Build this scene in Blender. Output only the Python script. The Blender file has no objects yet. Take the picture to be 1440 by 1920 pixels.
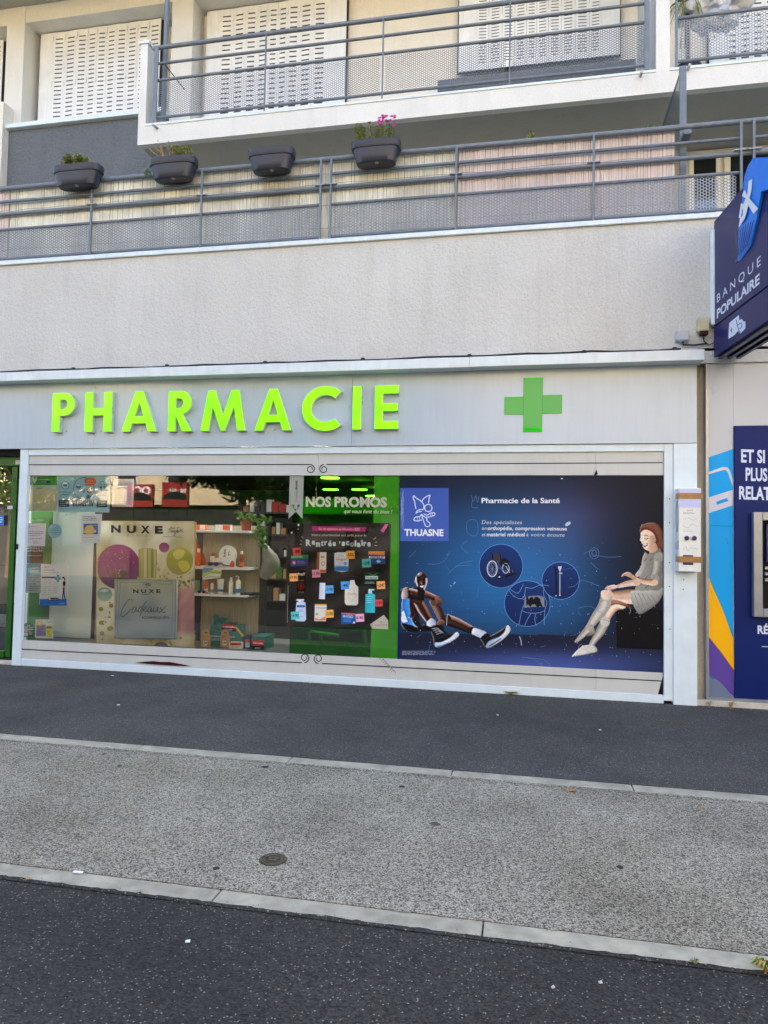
import bpy, bmesh, math, random
from math import radians, sin, cos, pi, tan
from mathutils import Vector, Matrix
from mathutils.geometry import tessellate_polygon
random.seed(7)
S = bpy.context.scene
COL = S.collection
# ------------------------------------------------------------------ camera
YAW, PITCH, ROLL = radians(11.2556), radians(2.5438), radians(-1.0713)
FPX, CX, CY = 1324.07, 720.0, 960.0
CAM = Vector((0.0, -7.8379, 1.6))
_fw = Vector((-sin(YAW)*cos(PITCH), cos(YAW)*cos(PITCH), sin(PITCH)))
_r = Vector((cos(YAW), sin(YAW), 0)); _u = _r.cross(_fw)
CR = cos(ROLL)*_r - sin(ROLL)*_u; CU = cos(ROLL)*_u + sin(ROLL)*_r; CF = _fw
cd = bpy.data.cameras.new('camera'); cam = bpy.data.objects.new('camera', cd); COL.objects.link(cam)
mw = Matrix((CR, CU, -CF)).transposed().to_4x4(); mw.translation = CAM; cam.matrix_world = mw
cd.sensor_fit = 'HORIZONTAL'; cd.sensor_width = 36; cd.lens = FPX/1440*36; cd.clip_end = 500; cd.clip_start = .05
S.camera = cam
# ------------------------------------------------------------------ light
SUN_EL = 36
w = bpy.data.worlds.new("World"); S.world = w; w.use_nodes = True
nt = w.node_tree; nt.nodes.clear()
sk = nt.nodes.new('ShaderNodeTexSky'); sk.sky_type = 'NISHITA'; sk.sun_disc = False
sk.sun_elevation = radians(SUN_EL); sk.sun_rotation = 0; sk.air_density = 1.0; sk.dust_density = 4.0; sk.ozone_density = 1.0
bg = nt.nodes.new('ShaderNodeBackground'); bg.inputs[1].default_value = 0.15
wo = nt.nodes.new('ShaderNodeOutputWorld'); nt.links.new(sk.outputs[0], bg.inputs[0]); nt.links.new(bg.outputs[0], wo.inputs[0])
sl = bpy.data.lights.new('sun', 'SUN'); sl.energy = 2.6; sl.angle = radians(.5); sl.color = (1, .95, .88)
so = bpy.data.objects.new('sun', sl); COL.objects.link(so)
so.rotation_euler = Vector((0, -cos(radians(SUN_EL)), -sin(radians(SUN_EL)))).to_track_quat('-Z', 'Y').to_euler()
S.view_settings.view_transform = 'Standard'; S.view_settings.look = 'None'; S.view_settings.gamma = 1
S.view_settings.use_curve_mapping = False; S.view_settings.exposure = 2.55

# ------------------------------------------------------------------ points on real planes
def ray(px, py): return CR*((px-CX)/FPX) - CU*((py-CY)/FPX) + CF
def at(px, py, Y=0.0):
    d = ray(px, py); return CAM + d*((Y-CAM.y)/d.y)
def gr(px, py, z=0.0):
    d = ray(px, py); return CAM + d*((z-CAM.z)/d.z)
class Plane:                       # a flat sheet at its real place; n points to the street
    def __init__(s, o, n): s.o = Vector(o); s.n = Vector(n).normalized()
    def hit(s, px, py, lift=0.0):
        d = ray(px, py); t = (s.o-CAM).dot(s.n)/d.dot(s.n); return CAM + d*t + s.n*lift
def face_plane(Y): return Plane((0, Y, 0), (0, -1, 0))

def lin(c): c = c/255.; return c/12.92 if c <= .04045 else ((c+.055)/1.055)**2.4
def rgb(r, g, b, k=1.0): return (lin(r)*k, lin(g)*k, lin(b)*k, 1)

# ------------------------------------------------------------------ materials
M = {}
def nodes(name):
    m = bpy.data.materials.new(name); m.use_nodes = True; n = m.node_tree; b = n.nodes['Principled BSDF']; M[name] = m; return m, n, b
def N(n, t, **k):
    x = n.nodes.new(t)
    for a, v in k.items(): setattr(x, a, v)
    return x
def coords(n, scale=(1, 1, 1)):
    tc = N(n, 'ShaderNodeTexCoord'); mp = N(n, 'ShaderNodeMapping'); mp.inputs['Scale'].default_value = scale
    n.links.new(tc.outputs['Object'], mp.inputs['Vector']); return mp.outputs[0]
def ramp(n, src, stops, interp='LINEAR'):
    r = N(n, 'ShaderNodeValToRGB'); r.color_ramp.interpolation = interp
    e = r.color_ramp.elements
    while len(e) < len(stops): e.new(.5)
    for i, (p, c) in enumerate(stops):
        e[i].position = p; e[i].color = c if len(c) == 4 else (*c, 1)
    n.links.new(src, r.inputs[0]); return r.outputs[0]
def mixc(n, f, a, b, mode='MIX'):
    m = N(n, 'ShaderNodeMix', data_type='RGBA', blend_type=mode)
    for i, v in ((0, f), (6, a), (7, b)):
        if hasattr(v, 'is_linked'): n.links.new(v, m.inputs[i])
        else: m.inputs[i].default_value = v
    return m.outputs[2]
def noise(n, vec, scale, detail=4, rough=.55):
    x = N(n, 'ShaderNodeTexNoise'); x.inputs['Scale'].default_value = scale; x.inputs['Detail'].default_value = detail
    x.inputs['Roughness'].default_value = rough; n.links.new(vec, x.inputs['Vector']); return x.outputs[0]
def bump(n, b, h, strength, dist):
    x = N(n, 'ShaderNodeBump'); x.inputs['Strength'].default_value = strength; x.inputs['Distance'].default_value = dist
    n.links.new(h, x.inputs['Height']); n.links.new(x.outputs[0], b.inputs['Normal'])
def plain(name, c, rough=.5, metal=0, var=.06, vs=6, bmp=0, bs=200, spec=.5, streak=0):
    m, n, b = nodes(name); v = coords(n)
    f = noise(n, v, vs, 6)
    lo = tuple(x*(1-var*2) for x in c[:3]); hi = tuple(min(1, x*(1+var*2)) for x in c[:3])
    o = ramp(n, f, [(.3, lo), (.7, hi)])
    if streak:
        v2 = coords(n, (9, 9, .7)); f2 = noise(n, v2, 2.0, 6, .65)
        d = ramp(n, f2, [(.45, (1, 1, 1)), (.75, (1-streak,)*3)])
        o = mixc(n, 1.0, o, d, 'MULTIPLY')
    n.links.new(o, b.inputs['Base Color'])
    rr = N(n, 'ShaderNodeMapRange'); rr.inputs[3].default_value = max(.02, rough-.08); rr.inputs[4].default_value = min(1, rough+.08)
    n.links.new(f, rr.inputs[0]); n.links.new(rr.outputs[0], b.inputs['Roughness'])
    b.inputs['Metallic'].default_value = metal; b.inputs['Specular IOR Level'].default_value = spec
    if bmp: bump(n, b, noise(n, v, bs, 3), bmp, .002)
    return m
def stucco(name, c, dark=.12, scale=70, strength=.6, dist=.006):
    m, n, b = nodes(name); v = coords(n)
    big = noise(n, v, .9, 5, .6); st = noise(n, coords(n, (3, 3, .35)), 1.6, 6, .7)
    o = ramp(n, big, [(.3, tuple(x*(1-dark) for x in c[:3])), (.7, tuple(min(1, x*(1+dark*.5)) for x in c[:3]))])
    o = mixc(n, 1.0, o, ramp(n, st, [(.5, (1, 1, 1)), (.85, (.87, .86, .84))]), 'MULTIPLY')
    fine = noise(n, v, scale, 5, .6)
    o = mixc(n, 1.0, o, ramp(n, fine, [(.36, (.82,)*3), (.5, (1,)*3)]), 'MULTIPLY')
    n.links.new(o, b.inputs['Base Color']); b.inputs['Roughness'].default_value = .93; b.inputs['Specular IOR Level'].default_value = .25
    v2 = coords(n, (1, 1, 1)); vo = N(n, 'ShaderNodeTexVoronoi'); vo.feature = 'SMOOTH_F1'; vo.inputs['Scale'].default_value = scale*.5
    n.links.new(v2, vo.inputs['Vector'])
    mx = N(n, 'ShaderNodeMath', operation='ADD'); n.links.new(vo.outputs['Distance'], mx.inputs[0]); n.links.new(fine, mx.inputs[1])
    bump(n, b, mx.outputs[0], strength, dist); return m
def asphalt(name, lo, hi, chip, chip_frac, scale, stain=(.75, .75, .72), st=.5, tint2=None, rough=.85):
    m, n, b = nodes(name); v = coords(n)
    vo = N(n, 'ShaderNodeTexVoronoi'); vo.inputs['Scale'].default_value = scale; n.links.new(v, vo.inputs['Vector'])
    sp = N(n, 'ShaderNodeSeparateColor'); n.links.new(vo.outputs['Color'], sp.inputs[0])
    base = ramp(n, sp.outputs[0], [(0, lo), (1, hi)])
    # chips of stone: a random share of the cells, only their middles
    near = N(n, 'ShaderNodeMath', operation='LESS_THAN'); near.inputs[1].default_value = .42; n.links.new(vo.outputs['Distance'], near.inputs[0])
    cut = N(n, 'ShaderNodeMath', operation='GREATER_THAN'); cut.inputs[1].default_value = 1-chip_frac; n.links.new(sp.outputs[1], cut.inputs[0])
    mu = N(n, 'ShaderNodeMath', operation='MULTIPLY'); n.links.new(near.outputs[0], mu.inputs[0]); n.links.new(cut.outputs[0], mu.inputs[1])
    o = mixc(n, mu.outputs[0], base, chip)
    # bigger sparse bright chips
    v3 = N(n, 'ShaderNodeTexVoronoi'); v3.inputs['Scale'].default_value = scale*.38; n.links.new(v, v3.inputs['Vector'])
    s3 = N(n, 'ShaderNodeSeparateColor'); n.links.new(v3.outputs['Color'], s3.inputs[0])
    c3 = N(n, 'ShaderNodeMath', operation='GREATER_THAN'); c3.inputs[1].default_value = .972; n.links.new(s3.outputs[2], c3.inputs[0])
    n3 = N(n, 'ShaderNodeMath', operation='LESS_THAN'); n3.inputs[1].default_value = .19; n.links.new(v3.outputs['Distance'], n3.inputs[0])
    m3 = N(n, 'ShaderNodeMath', operation='MULTIPLY'); n.links.new(c3.outputs[0], m3.inputs[0]); n.links.new(n3.outputs[0], m3.inputs[1])
    o = mixc(n, m3.outputs[0], o, tuple(min(.8, x*1.3) for x in chip[:3])+(1,))
    f = noise(n, v, 1.1, 7, .62)
    o = mixc(n, 1.0, o, ramp(n, f, [(.35, stain), (.6, (1, 1, 1))]), 'MULTIPLY')
    if tint2: o = mixc(n, ramp(n, noise(n, v, .5, 3), [(.45, (0, 0, 0)), (.6, (st,)*3)]), o, tint2, 'MULTIPLY')
    n.links.new(o, b.inputs['Base Color']); b.inputs['Roughness'].default_value = rough; b.inputs['Specular IOR Level'].default_value = .3
    bump(n, b, vo.outputs['Distance'], .55, .006); return m

def printed(name, rough, coat=0):  # flat print: colour comes with the print itself
    m, n, b = nodes(name); a = N(n, 'ShaderNodeVertexColor'); a.layer_name = 'ink'
    n.links.new(a.outputs[0], b.inputs['Base Color']); b.inputs['Roughness'].default_value = rough
    b.inputs['Specular IOR Level'].default_value = .14; b.inputs['Coat Weight'].default_value = coat; b.inputs['Coat Roughness'].default_value = .12
    return m
def glass(name, tint=(1, 1, 1, 1), refl=1.0, rough=0.0, ior=1.55):
    m = bpy.data.materials.new(name); m.use_nodes = True; n = m.node_tree; n.nodes.clear(); M[name] = m
    out = N(n, 'ShaderNodeOutputMaterial'); mx = N(n, 'ShaderNodeMixShader'); tr = N(n, 'ShaderNodeBsdfTransparent'); gl = N(n, 'ShaderNodeBsdfGlossy')
    tr.inputs[0].default_value = tint; gl.inputs['Roughness'].default_value = rough; gl.inputs[0].default_value = (1, 1, 1, 1)
    fr = N(n, 'ShaderNodeFresnel'); fr.inputs[0].default_value = ior
    mu = N(n, 'ShaderNodeMath', operation='MULTIPLY'); mu.inputs[1].default_value = refl; mu.use_clamp = True
    n.links.new(fr.outputs[0], mu.inputs[0]); n.links.new(mu.outputs[0], mx.inputs[0])
    n.links.new(tr.outputs[0], mx.inputs[1]); n.links.new(gl.outputs[0], mx.inputs[2]); n.links.new(mx.outputs[0], out.inputs[0]); return m

stucco('parapet_render', rgb(212, 212, 206), .08, 60, .7, .008)
stucco('cream_render', rgb(236, 232, 220), .07, 90, .35, .004)
stucco('cream_face', rgb(228, 227, 220), .07, 90, .4, .004)
stucco('grey_render', rgb(112, 117, 122), .1, 46, 1.0, .016)
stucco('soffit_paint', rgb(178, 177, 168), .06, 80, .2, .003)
stucco('beige_render', rgb(190, 180, 160), .14, 60, .8, .008)
plain('white_metal', rgb(220, 231, 233), .38, var=.03, streak=.08)
plain('white_frame', rgb(216, 231, 237), .35, var=.02, streak=.04)
plain('fascia_paint', rgb(184, 199, 211), .22, var=.02, vs=1.2, streak=.06)
plain('panel_laminate', rgb(198, 200, 195), .42, var=.02, vs=3, streak=.05)
plain('black_line', rgb(38, 36, 38), .6)
plain('black_gap', rgb(16, 14, 16), .9)
plain('rust_gap', rgb(60, 25, 26), .9)
plain('rail_paint', rgb(112, 121, 130), .42, var=.06, vs=12, streak=.15)
plain('mesh_paint', rgb(150, 156, 162), .45, var=.05, vs=4)
plain('galvanised', rgb(150, 155, 158), .4, .6, var=.08)
plain('shutter_paint', rgb(234, 237, 238), .45, var=.03, vs=4, streak=.12)
plain('slot_dark', rgb(60, 54, 48), .9)
plain('reed_yellow', rgb(234, 230, 212), .6, var=.16, vs=2.2, streak=.2)
plain('reed_pink', rgb(228, 214, 208), .6, var=.09, vs=2.2, streak=.12)
plain('planter_plastic', rgb(42, 45, 58), .42, var=.05, bmp=.15, bs=90)
plain('soil', rgb(50, 38, 28), .95, var=.2, vs=40)
plain('leaf_green', rgb(72, 116, 38), .55, var=.3, vs=30)
plain('leaf_dry', rgb(168, 146, 78), .7, var=.25, vs=30)
plain('twig', rgb(186, 160, 110), .8, var=.2, vs=20)
plain('flower_magenta', rgb(190, 30, 130), .6, var=.2, vs=30)
plain('letter_side', rgb(205, 212, 205), .3, .2)
plain('door_green', rgb(28, 92, 22), .3, var=.05)
plain('vinyl_green', rgb(56, 182, 12), .3, var=.10, vs=3)
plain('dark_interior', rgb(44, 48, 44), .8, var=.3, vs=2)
plain('interior_green', rgb(34, 108, 26), .5, var=.2, vs=2)
plain('shop_white', rgb(214, 220, 222), .4, var=.03)
plain('board_white', rgb(214, 226, 231), .45, var=.03, vs=2)
plain('anthracite', rgb(48, 46, 52), .5)
plain('concrete_kerb', rgb(166, 160, 140), .85, var=.13, vs=7, bmp=.6, bs=160, streak=.16)
plain('ledge_grey', rgb(90, 96, 92), .5)
plain('stone_sill', rgb(196, 190, 176), .8, var=.08, vs=9, bmp=.4)
plain('aluminium', rgb(150, 154, 160), .32, .5, var=.04)
plain('bank_grey', rgb(182, 188, 194), .3, var=.02, vs=1)
plain('bank_navy', rgb(6, 32, 96), .4, var=.04, vs=1, spec=.15)
plain('sign_navy', rgb(30, 34, 92), .3, var=.03, vs=1, spec=.2)
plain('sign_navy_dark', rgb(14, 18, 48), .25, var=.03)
plain('sign_blue', rgb(6, 128, 235), .3, var=.05, spec=.3)
plain('sign_white', rgb(232, 235, 240), .35, var=.02)
plain('plastic_white', rgb(228, 229, 222), .4, var=.03)
plain('plastic_cream', rgb(208, 196, 160), .5, var=.08)
plain('plastic_grey', rgb(176, 184, 190), .45, var=.05)
plain('cable_black', rgb(34, 32, 32), .7, var=.2)
plain('cast_rust', rgb(92, 82, 66), .7, .2, var=.35, vs=70, bmp=.8, bs=120)
plain('cast_iron', rgb(62, 55, 46), .6, .3, var=.3, vs=60, bmp=.8, bs=120)
plain('tape_brown', rgb(160, 112, 62), .3, var=.12, vs=20)
plain('navy_plastic', rgb(28, 42, 92), .3)
plain('orange_plastic', rgb(226, 92, 24), .4, var=.04)
plain('orange_fabric', rgb(176, 74, 24), .7, var=.2, vs=30)
plain('blue_plastic', rgb(40, 130, 200), .4, var=.04)
plain('teal_card', rgb(36, 110, 104), .6, var=.05)
plain('red_card', rgb(176, 30, 40), .5, var=.05)
plain('kraft_card', rgb(176, 140, 94), .8, var=.06, vs=20)
plain('terracotta', rgb(140, 66, 44), .8, var=.1)
plain('straw', rgb(222, 210, 178), .8, var=.08, vs=60, bmp=.8, bs=300)
plain('hat_band', rgb(60, 110, 190), .7)
plain('grey_fabric', rgb(128, 132, 124), .85, var=.1, vs=9, bmp=.4, bs=220)
plain('amber_glass', rgb(150, 78, 26), .15)
plain('green_box', rgb(130, 160, 130), .5)
plain('dry_leaf', rgb(190, 130, 70), .7, var=.2)
plain('litter_white', rgb(230, 232, 238), .6)
plain('gum_dark', rgb(40, 38, 34), .9)
plain('facade_sunny', rgb(214, 196, 158), .9, var=.05, vs=.4)
plain('facade_dark', rgb(34, 30, 28), .7, var=.2)
plain('billboard_red', rgb(150, 26, 18), .5, var=.05)
plain('bark', rgb(92, 74, 56), .9, var=.2, vs=8)
plain('tree_leaf', rgb(86, 108, 34), .6, var=.35, vs=3)
plain('poster_white', rgb(232, 236, 240), .5, var=.02)
plain('roof_grey', rgb(120, 118, 116), .9)
printed('print_matt', .5); printed('print_gloss', .42, .0)
glass('shop_glass', (.985, .99, .985, 1), 1.0)
glass('divider_glass', (.72, .8, .76, 1), 1.2, .25)
glass('window_glass', (.5, .52, .54, 1), 1.8)
glass('green_film', (.22, .62, .14, 1), .3, .1)
def woodgrain():
    m, n, b = nodes('wood_panel'); f = noise(n, coords(n, (60, 60, 1.2)), 2.2, 6, .7)
    o = ramp(n, f, [(.3, rgb(120, 112, 96)), (.7, rgb(176, 168, 148))]); n.links.new(o, b.inputs['Base Color']); b.inputs['Roughness'].default_value = .6
woodgrain()
def emis(name, c, e, base=None, rough=.3):
    m, n, b = nodes(name); b.inputs['Base Color'].default_value = base or c; b.inputs['Roughness'].default_value = rough
    b.inputs['Emission Color'].default_value = c; b.inputs['Emission Strength'].default_value = e
    return m, n, b
def letter_face():
    m, n, b = emis('letter_face', rgb(150, 250, 0), .15, rgb(96, 205, 8))
    f = noise(n, coords(n), 5, 3); o = ramp(n, f, [(.35, rgb(160, 250, 0)), (.7, rgb(120, 240, 0))]); n.links.new(o, b.inputs['Emission Color'])
letter_face()
def cross_face():
    m, n, b = emis('cross_face', rgb(60, 195, 75), .02, rgb(54, 160, 70))
cross_face(); emis('cross_bright', rgb(20, 215, 20), .1, rgb(20, 200, 20))
emis('lamp_glow', (1, .90, .55, 1), 3.2); emis('display_fill', (1, .95, .88, 1), 40.0)  # the second is an added glow that brightens the window display
asphalt('asphalt_pavement', rgb(62, 60, 56), rgb(95, 92, 87), rgb(150, 147, 140), .09, 130, (.70, .70, .71), .8, (.80, .79, .72, 1))
asphalt('asphalt_light', rgb(62, 58, 51), rgb(190, 182, 162), rgb(208, 202, 182), .14, 155, (.70, .69, .66), .8, (.86, .85, .80, 1))
asphalt('asphalt_road', rgb(34, 33, 30), rgb(70, 68, 63), rgb(138, 136, 128), .06, 118, (.68, .68, .69), .8, (.80, .80, .80, 1))

# ------------------------------------------------------------------ mesh building
class MB:
    def __init__(s): s.v = []; s.f = []; s.m = []; s.mats = []
    def mi(s, mat):
        if mat not in s.mats: s.mats.append(mat)
        return s.mats.index(mat)
    def add(s, vs, fs, mat):
        o = len(s.v); s.v += [tuple(v) for v in vs]; i = s.mi(mat)
        for f in fs: s.f.append([o+k for k in f]); s.m.append(i)
    def box(s, x0, x1, y0, y1, z0, z1, mat):
        s.add([(x, y, z) for x in (x0, x1) for y in (y0, y1) for z in (z0, z1)],
              [(0, 1, 3, 2), (4, 6, 7, 5), (0, 4, 5, 1), (2, 3, 7, 6), (0, 2, 6, 4), (1, 5, 7, 3)], mat); return s
    def tube(s, pts, r, mat, n=10, cap=True):
        pts = [Vector(p) for p in pts]; rs = r if isinstance(r, (list, tuple)) else [r]*len(pts)
        vs = []; up = Vector((0, 0, 1))
        for i, p in enumerate(pts):
            d = (pts[min(i+1, len(pts)-1)]-pts[max(i-1, 0)]).normalized()
            a = d.cross(up if abs(d.z) < .95 else Vector((1, 0, 0))).normalized(); b = d.cross(a)
            for k in range(n): t = 2*pi*k/n; vs.append(p+rs[i]*(cos(t)*a+sin(t)*b))
        fs = [(i*n+k, i*n+(k+1) % n, (i+1)*n+(k+1) % n, (i+1)*n+k) for i in range(len(pts)-1) for k in range(n)]
        if cap: fs += [tuple(range(n)), tuple(range((len(pts)-1)*n, len(pts)*n))]
        s.add(vs, fs, mat); return s
    def lathe(s, c, prof, mat, n=16, sx=1, sy=1):
        vs = [(c[0]+r*cos(2*pi*k/n)*sx, c[1]+r*sin(2*pi*k/n)*sy, c[2]+z) for r, z in prof for k in range(n)]
        fs = [(i*n+k, i*n+(k+1) % n, (i+1)*n+(k+1) % n, (i+1)*n+k) for i in range(len(prof)-1) for k in range(n)]
        fs += [tuple(range(n))[::-1], tuple(range((len(prof)-1)*n, len(prof)*n))]
        s.add(vs, fs, mat); return s
    def prism(s, poly, y0, y1, mat, cap=None):      # polygon in x,z pushed through y
        n = len(poly); tri = tessellate_polygon([[Vector((p[0], p[1], 0)) for p in poly]])
        vs = [(x, y0, z) for x, z in poly]+[(x, y1, z) for x, z in poly]
        s.add(vs, [(i, (i+1) % n, n+(i+1) % n, n+i) for i in range(n)], mat)
        s.add(vs, [tuple(t) for t in tri]+[tuple(n+k for k in t) for t in tri], cap or mat); return s
    def obj(s, name, parent=None, bevel=0, smooth=False, fix=True):
        me = bpy.data.meshes.new(name); me.from_pydata(s.v, [], s.f)
        for k in s.mats: me.materials.append(M[k])
        me.polygons.foreach_set('material_index', s.m)
        if fix:
            bm = bmesh.new(); bm.from_mesh(me); bmesh.ops.recalc_face_normals(bm, faces=bm.faces); bm.to_mesh(me); bm.free()
        if smooth:
            me.polygons.foreach_set('use_smooth', [True]*len(me.polygons))
            try: me.set_sharp_from_angle(angle=radians(40))
            except Exception: pass
        o = bpy.data.objects.new(name, me); COL.objects.link(o)
        if parent: o.parent = parent
        if bevel:
            b = o.modifiers.new('bevel', 'BEVEL'); b.width = bevel; b.segments = 2; b.limit_method = 'ANGLE'
        return o
def tag(o, label, cat, group=None, kind=None):
    if label: o['label'] = label
    if cat: o['category'] = cat
    if group: o['group'] = group
    if kind: o['kind'] = kind
    return o
def thing(name, label, cat, group=None):
    o = bpy.data.objects.new(name, None); COL.objects.link(o); o.empty_display_size = .1; return tag(o, label, cat, group)
def struct(o): o['kind'] = 'structure'; return o
def box(name, parent, x0, x1, y0, y1, z0, z1, mat, bevel=0): return MB().box(x0, x1, y0, y1, z0, z1, mat).obj(name, parent, bevel)

# text outlines from the built-in font, cached
_tc = {}
def glyphs(txt, bold=0.0, narrow=1.0):
    k = (txt, bold)
    if k not in _tc:
        c = bpy.data.curves.new('t', 'FONT'); c.body = txt; c.size = 1; c.offset = bold; c.resolution_u = 3
        o = bpy.data.objects.new('t', c); COL.objects.link(o)
        dg = bpy.context.evaluated_depsgraph_get(); me = bpy.data.meshes.new_from_object(o.evaluated_get(dg))
        v = [(x.co.x, x.co.y) for x in me.vertices]; f = [tuple(p.vertices) for p in me.polygons]
        COL.objects.unlink(o); bpy.data.objects.remove(o); bpy.data.meshes.remove(me); _tc[k] = (v, f)
    return _tc[k]
_v, _ = glyphs('H'); CAPH = max(p[1] for p in _v)
def smooth_pts(p, k=6, closed=True):
    n = len(p); out = []
    rng = range(n) if closed else range(n-1)
    for i in rng:
        g = lambda j: p[j % n] if closed else p[max(0, min(n-1, j))]
        a, b, c, d = g(i-1), g(i), g(i+1), g(i+2)
        for q in range(k):
            t = q/k
            out.append(tuple(.5*((2*b[e])+(-a[e]+c[e])*t+(2*a[e]-5*b[e]+4*c[e]-d[e])*t*t+(-a[e]+3*b[e]-3*c[e]+d[e])*t**3) for e in (0, 1)))
    if not closed: out.append(tuple(p[-1][:2]))
    return out
class Art:                                  # ink on a flat sheet: polygons in layers a tenth of a millimetre apart
    def __init__(s, plane, off=(0, 0), sc=1.0, lift=.0008, step=.00012):
        s.pl = plane; s.off = off; s.sc = sc; s.z = lift; s.step = step; s.v = []; s.f = []; s.c = []
    def P(s, x, y): return s.pl.hit(s.off[0]+x/s.sc, s.off[1]+y/s.sc, s.z)
    def raw(s, pts, faces, cols):
        o = len(s.v)
        for (x, y), c in zip(pts, cols): s.v.append(tuple(s.P(x, y))); s.c.append(c)
        s.f += [tuple(o+k for k in f) for f in faces]; s.z += s.step
    def poly(s, pts, col, sm=0, col2=None, axis=(0, 1)):
        if sm: pts = smooth_pts(pts, sm)
        tri = tessellate_polygon([[Vector((p[0], p[1], 0)) for p in pts]])
        if col2:
            d = [p[0]*axis[0]+p[1]*axis[1] for p in pts]; a, b = min(d), max(d)
            cols = [tuple(col[i]+(col2[i]-col[i])*((q-a)/(b-a+1e-9)) for i in range(3))+(1,) for q in d]
        else: cols = [col]*len(pts)
        s.raw(pts, tri, cols)
    def rect(s, x0, y0, x1, y1, col, col2=None, axis=(0, 1)): s.poly([(x0, y0), (x1, y0), (x1, y1), (x0, y1)], col, 0, col2, axis)
    def disc(s, x, y, r, col, ry=None, n=28, col2=None, axis=(0, 1)):
        s.poly([(x+r*cos(2*pi*k/n), y+(ry or r)*sin(2*pi*k/n)) for k in range(n)], col, 0, col2, axis)
    def line(s, pts, w, col, sm=0, closed=False):
        if sm: pts = smooth_pts(pts, sm, closed)
        if closed: pts = list(pts)+[pts[0]]
        vs = []; n = len(pts); ws = w if isinstance(w, (list, tuple)) else None
        for i, p in enumerate(pts):
            a = pts[max(0, i-1)]; b = pts[min(n-1, i+1)]
            if closed and i in (0, n-1): a = pts[-2]; b = pts[1]
            dx, dy = b[0]-a[0], b[1]-a[1]; l = math.hypot(dx, dy) or 1
            ww = (ws[0]+(ws[1]-ws[0])*i/(n-1)) if ws else w
            nx, ny = -dy/l*ww/2, dx/l*ww/2
            vs += [(p[0]+nx, p[1]+ny), (p[0]-nx, p[1]-ny)]
        s.raw(vs, [(2*i, 2*i+1, 2*i+3, 2*i+2) for i in range(n-1)], [col]*len(vs))
    def ring(s, x, y, r, w, col, ry=None, n=40): s.line([(x+r*cos(2*pi*k/n), y+(ry or r)*sin(2*pi*k/n)) for k in range(n)], w, col, 0, True)
    def limb(s, pts, rad, cols, sm=5):      # a rounded form as photographed: colours run across its width
        p2 = smooth_pts([(p[0], p[1]) for p in pts], sm, False); n = len(p2); k = len(cols)
        rs = [rad[0]]*n
        for i in range(n):
            t = i/(n-1)*(len(rad)-1); a = min(int(t), len(rad)-2); rs[i] = rad[a]+(rad[a+1]-rad[a])*(t-a)
        vs = []; cs = []
        for i, p in enumerate(p2):
            a = p2[max(0, i-1)]; b = p2[min(n-1, i+1)]; dx, dy = b[0]-a[0], b[1]-a[1]; l = math.hypot(dx, dy) or 1
            nx, ny = dy/l, -dx/l
            for j in range(k):
                q = (1-2*j/(k-1))*rs[i]; vs.append((p[0]+nx*q, p[1]+ny*q)); cs.append(cols[j])
        s.raw(vs, [(i*k+j, i*k+j+1, (i+1)*k+j+1, (i+1)*k+j) for i in range(n-1) for j in range(k-1)], cs)
        s.disc(p2[0][0], p2[0][1], rs[0]*.96, cols[k//2], n=16); s.disc(p2[-1][0], p2[-1][1], rs[-1]*.96, cols[k//2], n=16)
    def grid(s, x0, y0, x1, y1, nx, ny, fn):
        pts = [(x0+(x1-x0)*i/nx, y0+(y1-y0)*j/ny) for j in range(ny+1) for i in range(nx+1)]
        s.raw(pts, [(j*(nx+1)+i, j*(nx+1)+i+1, (j+1)*(nx+1)+i+1, (j+1)*(nx+1)+i) for j in range(ny) for i in range(nx)], [fn(*p) for p in pts])
    def text(s, t, x0, y0, x1, y1, cap, col, bold=0.0, shear=0.0):
        v, f = glyphs(t, bold)
        if not v: return
        a = min(p[0] for p in v); b = max(p[0] for p in v); k = (x1-x0)/(b-a) if b > a else 1
        pts = []
        for u, h in v:
            q = (u-a)*k; hh = h/CAPH*cap
            pts.append((x0+q+hh*shear, y0+(y1-y0)*q/max(1e-6, x1-x0)-hh))
        s.raw(pts, f, [col]*len(pts))
    def lines_of_print(s, x0, x1, ys, h, col, rnd=random.Random(3)):   # body text too small to read
        for y in ys:
            x = x0; xe = x1-(x1-x0)*rnd.random()*.3
            while x < xe:
                w_ = min(xe-x, (x1-x0)*rnd.uniform(.05, .16)); s.rect(x, y, x+w_, y+h, col); x += w_+(x1-x0)*.03
    def obj(s, name, parent, mat='print_matt'):
        me = bpy.data.meshes.new(name); me.from_pydata(s.v, [], s.f)
        ca = me.color_attributes.new('ink', 'FLOAT_COLOR', 'POINT'); ca.data.foreach_set('color', [x for c in s.c for x in c])
        me.materials.append(M[mat]); o = bpy.data.objects.new(name, me); COL.objects.link(o); o.parent = parent; return o
WHITE = rgb(235, 238, 242); BLACK = rgb(25, 25, 30)
S.view_settings.use_white_balance = True; S.view_settings.white_balance_temperature = 6650; S.view_settings.white_balance_tint = 13

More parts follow.
